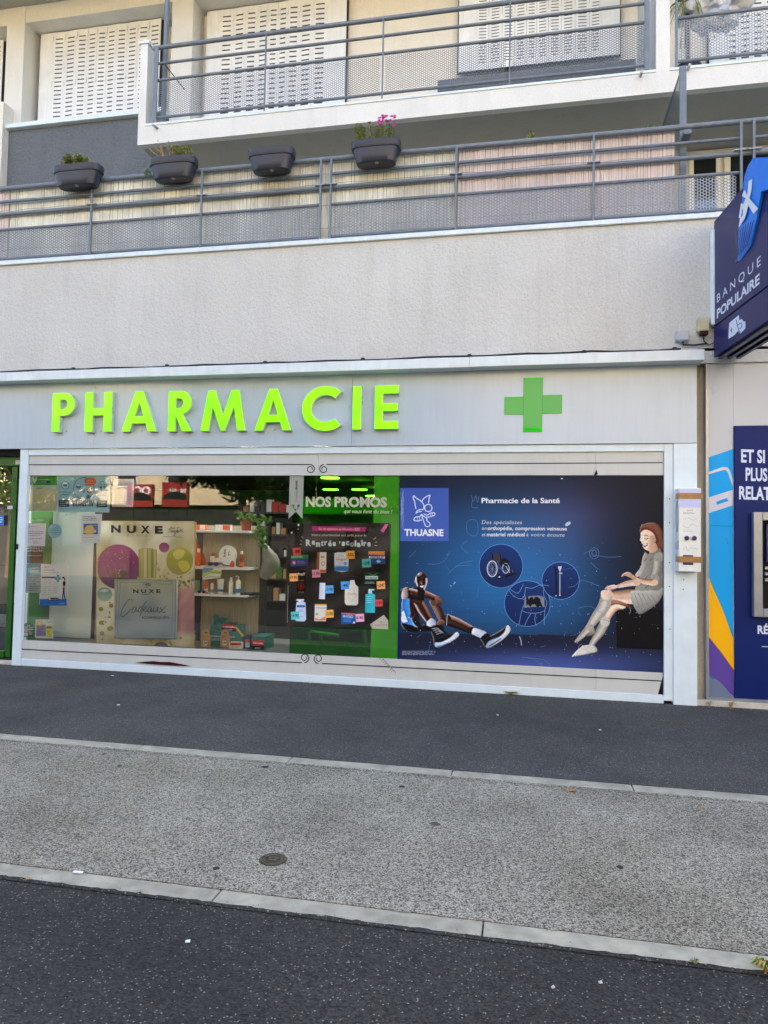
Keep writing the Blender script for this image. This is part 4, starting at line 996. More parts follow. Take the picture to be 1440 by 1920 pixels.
# laughing woman on a dark block
A = Art(PLV, (980, 880), 4.8, .0036); A.poly([(842, 1258), (1264, 1262), (1264, 1622), (850, 1608)], rgb(7, 8, 15)); A.obj('dark_block', VP)
A = Raster(PLV, (980, 880), 4.8, (440, 474, 1262, 1694), 3.0, .0040, .25, 5)
S1, S2, S3, S4 = rgb(246, 224, 200), rgb(222, 186, 160), rgb(190, 146, 120), rgb(140, 96, 78)
G1, G2, G3, G4 = rgb(196, 194, 184), rgb(160, 158, 148), rgb(122, 120, 112), rgb(84, 82, 78)
H1, H2, H3 = rgb(136, 84, 62), rgb(84, 44, 34), rgb(44, 24, 20)
T1, T2, T3 = rgb(206, 202, 190), rgb(176, 170, 156), rgb(128, 122, 110)
E_ = 1264
A.poly([(1090, 730), (1058, 520), (1110, 488), (1180, 480), (1232, 512), (E_, 590), (E_, 760), (1200, 740), (1120, 765)], H2, 3, H1, (1, 0))
# lower leg, behind
A.limb([(900, 1226), (830, 1232), (770, 1300), (730, 1390)], [34, 46, 44, 38], [S3, S2, S1, S1, S2, S3][::-1]); A.limb([(742, 1370), (700, 1460), (640, 1545), (612, 1600)], [48, 44, 30, 26], [T3, T2, T1, T2, T3])
A.poly([(444, 1676), (520, 1600), (570, 1580), (655, 1592), (670, 1640), (600, 1660), (520, 1672), (460, 1688)], rgb(200, 198, 188), 3, rgb(236, 234, 226), (-1, 0)); A.line([(450, 1684), (540, 1672), (668, 1644)], 6, rgb(160, 156, 146), 3); A.line([(500, 1620), (512, 1580), (535, 1575), (540, 1600), (560, 1606)], 5, rgb(226, 224, 216), 3)
# upper leg crossing over
A.limb([(1050, 1150), (960, 1145), (860, 1150), (775, 1140)], [66, 68, 58, 46], [S1, S1, S2, S2, S3, S4]); A.poly([(780, 1172), (880, 1185), (985, 1240), (940, 1240), (850, 1215), (790, 1225)], S3, 3, S4, (0, 1))
A.limb([(752, 1130), (730, 1230), (660, 1330), (590, 1430)], [50, 56, 46, 28], [T3, T2, T1, T1, T2, T2][::-1]); A.limb([(600, 1420), (560, 1470), (500, 1530), (478, 1550)], [34, 32, 20, 13], [T3, T2, T1, T2][::-1])
A.poly([(560, 1500), (600, 1460), (640, 1420), (648, 1470), (610, 1500)], T2, 3, T3, (0, 1)); A.poly([(702, 1100), (760, 1080), (800, 1090), (780, 1165), (720, 1160)], S1, 3, S2, (1, 0))
A.line([(690, 1190), (740, 1182), (776, 1190)], 3, T3, 3); A.line([(700, 1352), (745, 1356), (785, 1372)], 3, T3, 3)
# skirt and top
A.poly([(970, 1100), (1060, 1088), (E_-4, 1060), (1260, 1130), (1210, 1210), (1130, 1270), (1055, 1308), (1020, 1270), (985, 1200)], G1, 3, G3, (.4, 1))
for k in range(5): A.line([(1000+k*38, 1110+k*4), (1030+k*40, 1180), (1050+k*36, 1250-k*14)], 4, G3, 3)
A.poly([(1098, 745), (1160, 752), (1215, 722), (E_, 720), (E_, 1060), (1150, 1088), (1020, 1090), (1018, 1050), (1062, 930), (1070, 830)], G2, 2, G3, (1, 0)); A.poly([(1098, 750), (1080, 800), (1060, 880), (1010, 950), (1046, 968), (1090, 900), (1112, 820)], G1, 3, G2, (1, 0))
for p in ([(1085, 830), (1105, 815), (1112, 800)], [(1140, 825), (1165, 805)], [(1120, 960), (1090, 1010), (1060, 1040)], [(1180, 1000), (1140, 1040), (1100, 1070)], [(1240, 850), (1205, 900)], [(1250, 900), (1215, 940)], [(1250, 950), (1215, 975)]): A.line(p, 5, G4, 3)
A.limb([(1225, 790), (1222, 880), (1190, 980)], [46, 48, 40], [G3, G3, G2, G1, G2]); 
A.limb([(1190, 1018), (1100, 1010), (1020, 985)], [30, 24, 15], [S1, S2, S2, S3, S4]); A.poly([(886, 962), (905, 935), (950, 922), (985, 940), (1024, 975), (1010, 996), (960, 975), (920, 958), (896, 970)], S2, 3, S3, (0, 1)); A.line([(900, 945), (950, 945), (985, 962)], 3, S4, 3)
A.limb([(1030, 1015), (940, 1030), (850, 1056)], [34, 28, 16], [S1, S1, S2, S3]); A.poly([(735, 1072), (780, 1045), (830, 1038), (856, 1062), (820, 1080), (780, 1078)], S2, 3, S1, (1, 0)); A.line([(750, 1070), (800, 1062)], 3, S4)
A.line([(962, 1245), (970, 1270), (960, 1305)], 6, rgb(230, 230, 225), 3)
# neck and face
A.poly([(1140, 700), (1190, 660), (1215, 722), (1165, 752), (1128, 745), (1120, 715)], S2, 3, S3, (1, 0))
A.poly([(1066, 560), (1085, 542), (1120, 540), (1165, 565), (1195, 615), (1188, 672), (1160, 706), (1132, 726), (1108, 728), (1094, 716), (1086, 700), (1076, 692), (1080, 678), (1068, 664), (1070, 652), (1054, 644), (1056, 630), (1062, 610), (1058, 590)], S1, 3, S2, (1, 0))
A.poly([(1140, 600), (1190, 600), (1190, 665), (1158, 706), (1120, 727), (1132, 700), (1148, 660)], S3, 3, S2, (-1, 0)); A.poly([(1062, 606), (1084, 600), (1086, 640), (1072, 652), (1056, 642)], rgb(252, 236, 216), 3)
A.line([(1096, 622), (1108, 628), (1124, 624), (1130, 618)], 5, H3, 3); A.line([(1092, 602), (1110, 594), (1132, 602)], 4, H2, 3); A.line([(1062, 598), (1072, 594)], 4, H2); A.line([(1064, 620), (1074, 623)], 4, H3)
A.line([(1078, 612), (1070, 636), (1060, 646), (1074, 652), (1084, 648)], 2.6, S4, 3); A.line([(1128, 640), (1140, 662), (1134, 684)], 3, S3, 3)
A.poly([(1078, 666), (1098, 672), (1126, 664), (1122, 684), (1104, 698), (1086, 692)], rgb(130, 46, 46), 3); A.poly([(1082, 670), (1100, 675), (1122, 668), (1116, 680), (1098, 686), (1086, 682)], WHITE, 2); A.line([(1092, 706), (1108, 708)], 3, S3)
A.poly([(1052, 560), (1060, 512), (1110, 484), (1180, 478), (1228, 505), (1250, 560), (E_, 610), (E_, 745), (1240, 720), (1222, 660), (1196, 610), (1172, 572), (1130, 548), (1096, 544), (1072, 560), (1060, 575)], H2, 3, H1, (.2, -1))
A.poly([(1078, 700), (1096, 735), (1130, 762), (1140, 740), (1118, 730), (1095, 715)], H3, 3)
for k in range(9): A.line([(1090+k*10, 500+k*2), (1170+k*7, 530+k*4), (1215+k*5, 600+k*6), (1235+k*3, 690+k*4)], 4, (H1, H3, rgb(160, 104, 78))[k % 3], 4)
A.obj('woman_picture', VP)
# scratches and chips
A = Art(PLV, (740, 880), 4.8, .0066); rr = random.Random(21); SC = rgb(96, 136, 196); CH = rgb(196, 208, 226)
for p in ([(690, 235), (710, 290), (730, 235), (745, 300), (760, 240)], [(300, 850), (380, 852), (450, 820), (500, 735)], [(480, 940), (560, 870), (620, 838), (705, 822)], [(545, 870), (700, 860)], [(670, 760), (600, 700), (655, 640)], [(700, 280), (695, 340), (755, 345)], [(650, 480), (655, 570), (720, 600), (750, 560), (740, 470), (690, 450), (650, 480)], [(1250+400, 1250), (1750, 1230), (1830, 1270), (1900, 1320)], [(1700, 760), (1740, 740), (1800, 720)], [(1780, 770), (1850, 780), (1920, 790), (2040, 785)], [(1765, 840), (1830, 900)], [(1560, 1060), (1620, 1050), (1660, 1010), (1720, 1005), (1840, 1050)], [(1140, 1690), (1240, 1700), (1330, 1770)], [(1200, 1700), (1330, 1710), (1400, 1760)]): A.line(p, 3, SC, 4)
A.ring(1795, 755, 42, 3, SC, 50); A.ring(1795, 755, 22, 3, SC, 28)
for _ in range(26): x, y = rr.uniform(80, 1900), rr.uniform(700, 1700); a = rr.uniform(-2.2, -.2); l = rr.uniform(20, 90); A.line([(x, y), (x+cos(a)*l*.5+rr.uniform(-6, 6), y+sin(a)*l*.5), (x+cos(a)*l, y+sin(a)*l)], 2, SC, 3)
for _ in range(210):
    x, y = rr.uniform(90, 2400), rr.choice([rr.uniform(650, 1700), rr.uniform(1200, 1750)]); s1 = rr.uniform(1.2, 5); A.poly([(x, y), (x+s1*rr.uniform(.4, 1), y-s1), (x+s1*1.2, y+s1*.4), (x+s1*.3, y+s1*rr.uniform(.6, 1.8))], CH)
A.poly([(1530, 500), (1548, 478), (1575, 470), (1584, 485), (1570, 502), (1540, 515)], CH); A.poly([(1492, 86), (1502, 80), (1515, 86), (1505, 92)], WHITE); A.line([(540, 1010), (550, 1022), (532, 1028)], 6, CH); A.line([(500, 1040), (520, 1048), (505, 1060)], 3, CH); A.line([(470, 1400), (475, 1320), (486, 1295)], 5, CH, 3); A.line([(1120, 1500), (1135, 1530), (1142, 1580)], 6, CH, 3)
A.obj('scratches', VP)['kind'] = 'stuff'
# ================================================================== BANK NEXT DOOR
BK = thing('bank_shopfront', 'bank front in grey cladding with blue, yellow and purple panel beside the pharmacy', 'shopfront')
YK = .03
zk0, zk1 = Z(1400, 1315, YK), Z(1400, 657, YK)
xk0 = X(1328, 1000, YK); xk1 = X(1376, 1000, YK)
box('side_column', BK, XR2+.001, xk0-.012, .10, .3, .03, 3.54, 'beige_render')
box('corner_post', BK, xk0-.03, xk0-.001, .0, .1, .03, 3.54, 'aluminium', .002)
for a, b in ((zk0, Z(1350, 1120, YK)), (Z(1350, 1120, YK), Z(1350, 985, YK)), (Z(1350, 985, YK), zk1)):
    box('cladding_panel', BK, xk0, xk1-.001, YK, .1, a+.0015, b-.0015, 'bank_grey', .001)
zn = Z(1400, 798, YK-.02)
box('cladding_panel', BK, xk1, 8, YK, .1, zn+.002, zk1-.001, 'bank_grey', .001)
box('navy_panel', BK, xk1, 8, YK-.025, .1, zk0, zn, 'bank_navy', .006)
box('head_trim', BK, XR2+.02, 8, .0, .12, zk1, zk1+.03, 'anthracite')
box('parapet_foot', BK, XR2+.02, 8, .004, .12, zk1+.0305, 3.549, 'parapet_render')
box('backing_wall', BK, XR2+.1, 14, .11, .3, .0, 3.54, 'beige_render')
for i in range(5): box('sill_stone', BK, XR2+.001+i*1.1, XR2-.003+(i+1)*1.1, -.03, .12, 0, zk0-.002-.0, 'stone_sill', .004)
box('bottom_trim', BK, xk0-.03, 8, -.005, .028, zk0-.0015, zk0+.03, 'aluminium')
A = Art(face_plane(YK-.0006), (1200, 820), 3.692)
A.poly([(471, 140), (645, 80), (645, 1385), (600, 1260), (471, 955)], rgb(0, 162, 232))
A.poly([(471, 955), (520, 1075), (580, 1210), (645, 1400), (651, 1618), (560, 1490), (471, 1378)], rgb(248, 182, 16))
A.poly([(471, 1378), (560, 1490), (651, 1618), (652, 1800), (560, 1715), (471, 1632)], rgb(94, 70, 154)); A.poly([(471, 1632), (500, 1655), (560, 1700), (652, 1808), (471, 1805)], rgb(106, 122, 144))
A.poly([(471, 1632), (500, 1652), (520, 1675), (490, 1668)], rgb(60, 100, 150))
GY = rgb(206, 208, 216)
A.poly([(471, 242), (570, 206), (600, 206), (618, 222), (645, 300), (645, 345), (606, 240), (590, 224), (568, 228), (471, 258)], GY); A.poly([(471, 418), (645, 362), (645, 470), (471, 526)], GY); A.poly([(528, 446), (600, 420), (614, 440), (530, 468)], rgb(0, 150, 220))
A.poly([(471, 955), (520, 1075), (580, 1210), (645, 1392), (645, 1380), (585, 1220), (526, 1080)], rgb(0, 110, 170)); A.line([(471, 1375), (560, 1487), (651, 1615)], 3, rgb(150, 100, 20)); A.line([(485, 610), (560, 612), (640, 616)], 2, rgb(0, 90, 150)); A.line([(596, 700), (604, 720)], 2, rgb(0, 80, 140)); A.line([(600, 726), (608, 738)], 3, rgb(0, 80, 140))
A.obj('coloured_print', BK, 'print_gloss')
A = Art(face_plane(YK-.0256), (1200, 820), 3.692)
def cond(t, x0, y, x1, cap): A.text(t, x0, y, x1, y+(x1-x0)*.035, cap, rgb(214, 224, 240), .03)
cond('ET SI VOUS', 700, 170, 1105, 84); cond('PLUS', 731, 297, 881, 84); cond('PROCHE', 912, 304, 1170, 84); cond('RELATIONS', 686, 425, 1080, 84); cond('RÉALISEZ', 814, 1358, 1104, 54)
A.line([(842, 1448), (1000, 1454)], 4, WHITE)
A.obj('lettering', BK)
AT = thing('cash_machine', 'grey framed cash machine set in the dark blue bank panel', 'cash machine')
ya = -.075; ax0 = X(1413, 1000, ya); ax1 = ax0+.75; az1, az0 = Z(1420, 960, ya), Z(1420, 1157, ya)
f = MB(); f.box(ax0, ax0+.085, ya, .0, az0, az1, 'aluminium'); f.box(ax1-.085, ax1, ya, .0, az0, az1, 'aluminium'); f.box(ax0+.085, ax1-.085, ya, .0, az1-.085, az1, 'aluminium'); f.box(ax0+.085, ax1-.085, ya, .0, az0, az0+.085, 'aluminium')
f.obj('frame', AT, .006)
box('recess', AT, ax0+.086, ax1-.086, -.002, .02, az0+.086, az1-.086, 'black_gap')
box('screen', AT, ax0+.13, ax1-.13, -.04, -.003, az0+.55, az1-.12, 'navy_plastic', .004); box('keypad', AT, ax0+.2, ax0+.4, -.06, -.003, az0+.14, az0+.3, 'aluminium', .004)
for zz in (az0+.36, az0+.42, az0+.48): box('slot', AT, ax0+.12, ax1-.14, -.03, -.003, zz, zz+.03, 'aluminium', .002)

# ------------------------------------------------------------------ projecting bank sign
SG = thing('bank_sign', 'dark blue projecting BANQUE POPULAIRE bank sign with bright blue crest', 'sign')
p0 = at(1340.5, 668, -.10); dd = ray(835, 1020); dd = Vector((dd.x, dd.y, 0)).normalized(); ev = -dd; nn_ = Vector((-abs(dd.y), dd.x if dd.x < 0 else -dd.x, 0)).normalized()
nn_ = Vector((ev.y, -ev.x, 0)); nn_ = nn_ if nn_.x < 0 else -nn_
SP = Plane(p0, nn_); SOF = (1240, 280); SS = 4.364
def sp(x, y):                         # a point of the sign's left face -> (distance from the wall, height)
    h = SP.hit(SOF[0]+x/SS, SOF[1]+y/SS); return ((h-p0).dot(ev), h.z)
def sign_prism(name, poly, t0, t1, mat, par=SG, bev=0):
    n = len(poly); tri = tessellate_polygon([[Vector((p[0], p[1], 0)) for p in poly]]); vs = []
    for t in (t0, t1): vs += [p0+ev*u+Vector((0, 0, z-p0.z))-nn_*t for u, z in poly]
    mb = MB(); mb.add(vs, [(i, (i+1) % n, n+(i+1) % n, n+i) for i in range(n)]+[tuple(t) for t in tri]+[tuple(n+k for k in t) for t in tri], mat); return mb.obj(name, par, bev)
G = [sp(*p) for p in ((430, 1458), (873, 1122), (873, 1400), (430, 1700))]
u1 = G[1][0]; zb_, zm_, zt2 = G[3][1], G[0][1], sp(450, 570)[1]; TH = .27
far = min(G[0][0], 0); zt_end = sp(690, 285)[1]
uc = sp(690, 285)[0]
sign_prism('main_box', [(far, zm_+.012), (u1, G[1][1]+.012), (u1, zt_end-.03), (uc, zt_end), (far+.01, zt2)], 0, TH, 'sign_navy', bev=.004)
sign_prism('lower_box', [(far, zb_), (u1, G[2][1]), (u1, G[1][1]-.004), (far, zm_-.004)], 0, TH, 'sign_navy', bev=.004)
sign_prism('groove', [(far+.01, zm_-.02), (u1-.01, G[1][1]-.02), (u1-.01, G[1][1]+.02), (far+.01, zm_+.02)], .01, TH-.01, 'black_gap')
for t in (.03, .12, .21): sign_prism('under_rib', [(far+.03, zb_-.03), (u1-.02, G[2][1]-.03), (u1-.02, G[2][1]-.001), (far+.03, zb_-.001)], t, t+.035, 'sign_navy_dark')
crest = [sp(*p) for p in ((612, 938), (642, 630), (690, 350), (704, 225), (738, 130), (782, 68), (865, 72), (872, 340), (845, 372), (800, 560), (735, 790), (650, 905))]
cb = [sp(*p) for p in ((612, 938), (612, 690), (660, 520), (690, 350), (704, 225), (738, 130), (782, 68), (1010, 80), (1010, 230), (872, 352), (800, 560), (735, 800))]
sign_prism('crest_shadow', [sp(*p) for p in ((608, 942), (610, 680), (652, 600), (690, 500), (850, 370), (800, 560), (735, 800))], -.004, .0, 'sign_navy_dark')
# two facets meeting on a ridge
def facet(name, pts, lifts, mat):
    vs = []
    for (x, y), l in zip(pts, lifts): u, z = sp(x, y); vs.append(p0+ev*u+Vector((0, 0, z-p0.z))+nn_*l)
    mb = MB(); n = len(vs); tri = tessellate_polygon([[Vector((p[0], p[1], 0)) for p in pts]])
    back = [v-nn_*(l+.0) for v, l in zip(vs, lifts)]
    back = [v-nn_*.10 for v in back]
    mb.add(vs+back, [tuple(t) for t in tri]+[tuple(n+k for k in t) for t in tri]+[(i, (i+1) % n, n+(i+1) % n, n+i) for i in range(n)], mat); return mb.obj(name, SG)
facet('crest', [(628, 915), (645, 630), (690, 350), (704, 225), (738, 130), (782, 68), (848, 330), (840, 372), (800, 560), (738, 795), (652, 905)], [.004, .014, .024, .028, .03, .03, .03, .028, .02, .01, .004], 'sign_blue')
facet('crest_edge', [(784, 68), (960, 66), (960, 300), (850, 345)], [.03, .02, .02, .03], 'sign_blue')
A = Art(SP, SOF, SS, .034)
A.poly([(745, 262), (777, 240), (770, 330), (752, 400), (825, 484), (786, 528), (745, 458), (716, 562), (664, 638), (676, 560), (664, 560), (682, 440), (700, 450), (722, 400), (690, 380), (702, 350), (714, 328), (735, 380)], rgb(226, 230, 236))
A.poly([(690, 500), (700, 480), (696, 540), (682, 560)], rgb(20, 110, 210))
for k in range(7):
    q_ = k/6; A.line([(663+124*q_, 650-70*q_), (643+88*q_, 895-100*q_)], 6, rgb(12, 36, 104))
A.obj('crest_emblem', SG)
A = Art(SP, SOF, SS, .002)
def stext(t, xa, ya_, xb, yb_, cap0, cap1, bold):      # lettering in its true shape on the slanting face
    v, fc = glyphs(t, bold); a = min(q_[0] for q_ in v); b = max(q_[0] for q_ in v); (ua, za), (ub, zb2) = sp(xa, ya_), sp(xb, yb_)
    hgt = (sp(xa, ya_-cap0)[1]-za); o_ = len(A.v); zz = (za+zb2)/2 if abs(za-zb2) < .05 else None
    for x, h in v:
        f_ = (x-a)/(b-a); u = ua+(ub-ua)*f_; z = za+(zb2-za)*f_+h/CAPH*hgt
        P = p0+ev*u+Vector((0, 0, z-p0.z))+nn_*A.z; A.v.append(tuple(P)); A.c.append(rgb(222, 226, 238))
    A.f += [tuple(o_+k for k in q_) for q_ in fc]
stext('B A N Q U E', 457, 1256, 815, 944, 66, 80, .0); stext('POPULAIRE', 456, 1384, 806, 1096, 70, 86, .03)
A.obj('lettering', SG)
A = Art(SP, SOF, SS, .002)
A.poly([(549, 1552), (558, 1420), (637, 1355), (640, 1400), (660, 1385), (672, 1408), (690, 1408), (690, 1465), (648, 1508), (630, 1485), (600, 1520)], rgb(214, 222, 240)); A.poly([(566, 1480), (580, 1450), (578, 1505)], rgb(90, 98, 140)); A.line([(615, 1395), (632, 1470), (650, 1500)], 6, rgb(60, 66, 110), 3); A.line([(625, 1440), (655, 1420), (660, 1450), (640, 1470)], 6, rgb(60, 66, 110), 3)
A.obj('card_symbol', SG)
mb = MB(); a = at(1337.5, 432, -.05); b = at(1337.5, 612, -.05); mb.box(a.x-.03, a.x+.03, -.10, -.002, b.z, a.z, 'white_metal'); mb.obj('wall_bracket', SG, .02)

# ------------------------------------------------------------------ boxes and dispenser on the wall
t = thing('junction_box', 'grey square junction box on the parapet just above the fascia end', 'junction box'); c = at(1280, 629, -.07)
box('body', t, c.x-.065, c.x+.065, -.075, -.001, c.z-.055, c.z+.055, 'plastic_grey', .008); box('lid', t, c.x-.058, c.x+.058, -.085, -.0755, c.z-.048, c.z+.048, 'plastic_grey', .004)
MB().tube([(c.x+.01, -.04, c.z-.055), (c.x+.01, -.04, c.z-.09), (c.x+.12, -.03, c.z-.095), (c.x+.25, -.02, c.z-.08)], .009, 'cable_black').obj('cable', t, smooth=True)
t = thing('junction_box', 'cream junction box with reddish lower cover beside the bank sign', 'junction box'); c = at(1319, 610, -.07)
box('body', t, c.x-.055, c.x+.055, -.085, -.001, c.z-.06, c.z+.08, 'plastic_cream', .008); box('cover', t, c.x-.03, c.x+.045, -.095, -.02, c.z-.10, c.z-.062, 'rust_gap', .004)
MB().tube([(c.x+.0, -.05, c.z-.10), (c.x+.01, -.05, c.z-.16), (c.x+.06, -.03, c.z-.2), (c.x+.12, -.02, c.z-.17)], .006, 'cable_black').obj('cable', t, smooth=True)
MB().tube([(c.x+.055, -.05, c.z+.0), (c.x+.08, -.05, c.z+.04), (c.x+.10, -.04, c.z-.02), (c.x+.13, -.03, c.z-.02)], .006, 'cable_black').obj('cable', t, smooth=True)
DS = thing('vending_dispenser', 'cream wall dispenser with brown tape and two dark coin knobs on the white pilaster', 'dispenser')
yd = -.20; d0, d1 = X(1272.5, 1000, yd), X(1314.5, 1000, yd); e1, e0 = Z(1290, 915, yd), Z(1290, 1072, yd)
box('case', DS, d0, d1, yd, -.056, e0, e1, 'plastic_white', .006)
for px in (1287.5, 1301.5): 
    c = at(px, 1009, yd); MB().tube([(c.x, yd-.022, c.z), (c.x, yd, c.z)], .023, 'navy_plastic', 18).obj('knob', DS, .003); MB().box(c.x-.004, c.x+.004, yd-.03, yd-.022, c.z-.016, c.z+.016, 'anthracite').obj('knob_bar', DS)
c = at(1290, 1050, yd); box('delivery_flap', DS, c.x-.05, c.x+.05, yd-.006, yd, c.z-.05, c.z+.05, 'navy_plastic', .012)
for y0, y1 in ((924.5, 935), (1043.5, 1054.5)):
    mb = MB(); za_, zb__ = Z(1290, y1, yd), Z(1290, y0, yd); mb.box(d0-.002, d1+.002, yd-.009, yd-.0065, za_, zb__, 'tape_brown').box(d0-.004, d0-.0005, yd-.009, -.07, za_, zb__, 'tape_brown'); mb.obj('tape', DS)
A = Art(face_plane(yd-.0005), (1200, 820), 3.692)
A.rect(270, 356, 418, 384, rgb(206, 208, 240)); A.rect(270, 430, 418, 486, rgb(202, 206, 240)); A.text('jeans', 325, 510, 368, 510, 12, rgb(120, 130, 140)); A.lines_of_print(298, 394, [518, 527], 3, rgb(120, 130, 140)); A.line([(300, 570), (330, 556), (365, 574), (390, 560)], 1.5, rgb(150, 150, 150), 4); A.line([(292, 610), (330, 625), (360, 600), (395, 620)], 2, rgb(150, 150, 150), 4); A.lines_of_print(300, 380, [640, 650], 2, rgb(140, 160, 190)); A.line([(296, 780), (316, 755), (330, 785), (350, 765), (395, 775)], 2, rgb(165, 160, 150), 4)
A.obj('label_print', DS)
# the narrow left side print
sidep = Plane((d0, 0, 0), (-1, 0, 0)); A = Art(sidep, (1200, 820), 3.692); A.ring(257, 548, 7, 3, rgb(60, 80, 110), 108); A.line([(250, 725), (250, 780)], 4, rgb(60, 90, 140)); A.line([(264, 715), (264, 775)], 4, rgb(60, 90, 140)); A.line([(250, 805), (250, 850)], 4, rgb(60, 90, 140)); A.obj('side_print', DS)

# ================================================================== STICKERS AND NOTICES BEHIND THE GLASS
def sheet(name, label, cat, x0, y0, x1, y1, col, draw, Y=.0245, off=(0, 860), sc=4.8, back=.0008, group=None):
    c = [at(off[0]+a/sc, off[1]+b/sc, Y) for a, b in ((x0, y0), (x1, y1))]
    t = thing(name, label, cat, group)
    MB().box(c[0].x, c[1].x, Y, Y+back, c[1].z, c[0].z, 'poster_white').obj('paper', t)
    A = Art(face_plane(Y), off, sc, .0004, .00006)
    if col: A.rect(x0+1, y0+1, x1-1, y1-1, col)
    draw(A); A.obj('print', t); return t
BLU = rgb(30, 90, 180); NV = rgb(24, 34, 72)
def dr(A):
    A.rect(252, 150, 512, 240, rgb(30, 136, 44), rgb(50, 160, 60), (1, 0)); A.poly([(290, 165), (300, 152), (322, 152), (334, 165), (330, 190), (311, 222), (295, 190)], rgb(190, 215, 200), 3); A.line([(300, 172), (324, 172)], 6, rgb(20, 70, 30)); A.line([(312, 160), (312, 186)], 6, rgb(20, 70, 30))
    A.lines_of_print(342, 470, [160, 186], 5, rgb(170, 220, 170)); A.poly([(356, 208), (370, 200), (450, 200), (462, 210), (450, 222), (370, 224)], rgb(20, 60, 110)); A.lines_of_print(372, 440, [208], 4, WHITE)
    A.rect(252, 240, 512, 474, rgb(176, 196, 186)); A.rect(262, 282, 496, 460, rgb(196, 196, 160), rgb(176, 184, 158)); A.lines_of_print(330, 384, [262], 6, NV); A.line([(258, 462), (498, 462)], 2, rgb(60, 80, 70)); A.line([(497, 282), (495, 462)], 2, rgb(60, 80, 70))
sheet('window_sticker', 'green and grey opening hours sticker with white location pin, top left of the window', 'sticker', 248, 148, 514, 478, None, dr)
def dr(A):
    C_ = rgb(160, 205, 224); N_ = rgb(34, 60, 84)
    A.ring(588, 240, 34, 4, N_); A.disc(588, 236, 16, rgb(40, 110, 180)); A.disc(588, 222, 16, rgb(230, 225, 215), 9)
    A.ring(755, 268, 92, 4, N_, 98); A.disc(706, 245, 24, rgb(50, 130, 190), 26); A.disc(706, 236, 20, rgb(225, 215, 205), 12); A.poly([(745, 305), (765, 275), (770, 282), (752, 312)], BLU); A.poly([(790, 270), (820, 262), (830, 290), (815, 312), (795, 305), (780, 290)], rgb(40, 40, 44), 3); A.disc(805, 280, 12, rgb(220, 200, 180)); A.disc(795, 342, 20, rgb(50, 120, 190), 16)
    A.poly([(752, 248), (770, 232), (762, 190), (800, 170), (850, 176), (866, 205), (850, 236), (800, 244), (775, 238)], rgb(208, 92, 66), 3); A.lines_of_print(775, 850, [192, 206, 220], 5, rgb(232, 170, 150))
    A.ring(926, 242, 36, 4, N_); A.line([(905, 230), (926, 245), (948, 226)], 8, N_, 3); A.disc(926, 245, 14, rgb(140, 190, 210)); A.disc(910, 258, 9, N_); A.disc(944, 256, 9, N_)
    A.text('Port du masque', 534, 304, 644, 304, 10, N_); A.text('obligatoire', 552, 326, 634, 326, 10, N_); A.text('Respectez', 878, 312, 955, 312, 10, N_); A.text('distanciation', 876, 332, 958, 332, 10, N_)
    A.rect(530, 372, 624, 432, rgb(40, 62, 72)); A.lines_of_print(540, 612, [385, 400, 416], 6, C_); A.rect(870, 376, 966, 436, rgb(40, 62, 72)); A.lines_of_print(880, 955, [388, 403, 418], 6, C_)
    A.text('DÉPISTAGE DU', 652, 398, 846, 398, 22, NV, .02); A.text('COVID -19', 656, 428, 842, 428, 27, NV, .03)
sheet('screening_poster', 'pale blue poster reading DEPISTAGE DU COVID -19', 'poster', 522, 158, 982, 484, rgb(156, 204, 224), dr, .0245)
def dr(A): A.lines_of_print(748, 890, [520, 534, 550], 5, NV); A.rect(752, 585, 882, 680, BLU); A.poly([(758, 670), (770, 620), (800, 600), (835, 605), (848, 670)], rgb(226, 200, 90), 3); A.disc(785, 636, 13, rgb(226, 180, 150)); A.disc(812, 634, 13, rgb(226, 180, 150)); A.rect(846, 640, 866, 664, WHITE); A.lines_of_print(745, 875, [706], 4, rgb(140, 140, 90)); A.lines_of_print(830, 880, [600], 4, rgb(180, 210, 240))
sheet('notice', 'white notice with a blue family picture under the screening poster', 'notice', 730, 496, 906, 760, rgb(206, 222, 232), dr, .0268)
def dr(A): A.line([(258, 600), (268, 606), (262, 622)], 3, NV, 3); A.text('SynergiPhar', 280, 612, 362, 612, 12, rgb(110, 120, 140)); A.lines_of_print(250, 396, [656, 670, 686], 5, rgb(90, 100, 150)); A.lines_of_print(266, 376, [718], 5, rgb(90, 100, 150)); A.lines_of_print(300, 346, [744, 757], 5, rgb(90, 100, 150))
sheet('notice', 'small white paper notice above the phone numbers at the left of the window', 'notice', 233, 582, 404, 788, rgb(222, 224, 244), dr)
t = thing('phone_lettering', 'white phone number lettering on dark glass at the left of the window', 'lettering')
A = Art(face_plane(.0262), (0, 860), 4.8, .0004); A.rect(222, 790, 390, 942, rgb(18, 26, 22)); A.text('Caroline CATHALA', 256, 560, 398, 560, 13, WHITE, .01); A.text('Tél 09 86 66 21 44', 236, 812, 390, 812, 16, WHITE, .03); A.text('Fax 09 82 24 78 84', 236, 836, 388, 836, 16, WHITE, .03); A.lines_of_print(238, 384, [872], 4, WHITE); A.obj('lettering', t)
t = thing('window_sticker', 'round pale blue sticker on the window beside the white notice', 'sticker'); A = Art(face_plane(.0262), (0, 860), 4.8, .0004); A.disc(495, 650, 62, rgb(128, 196, 222), 64, 36); A.lines_of_print(445, 545, [630, 645, 660], 5, rgb(40, 90, 140)); A.ring(495, 606, 14, 3, rgb(60, 130, 180)); A.line([(465, 685), (495, 675), (525, 688)], 3, rgb(40, 90, 140), 3); A.obj('disc', t)
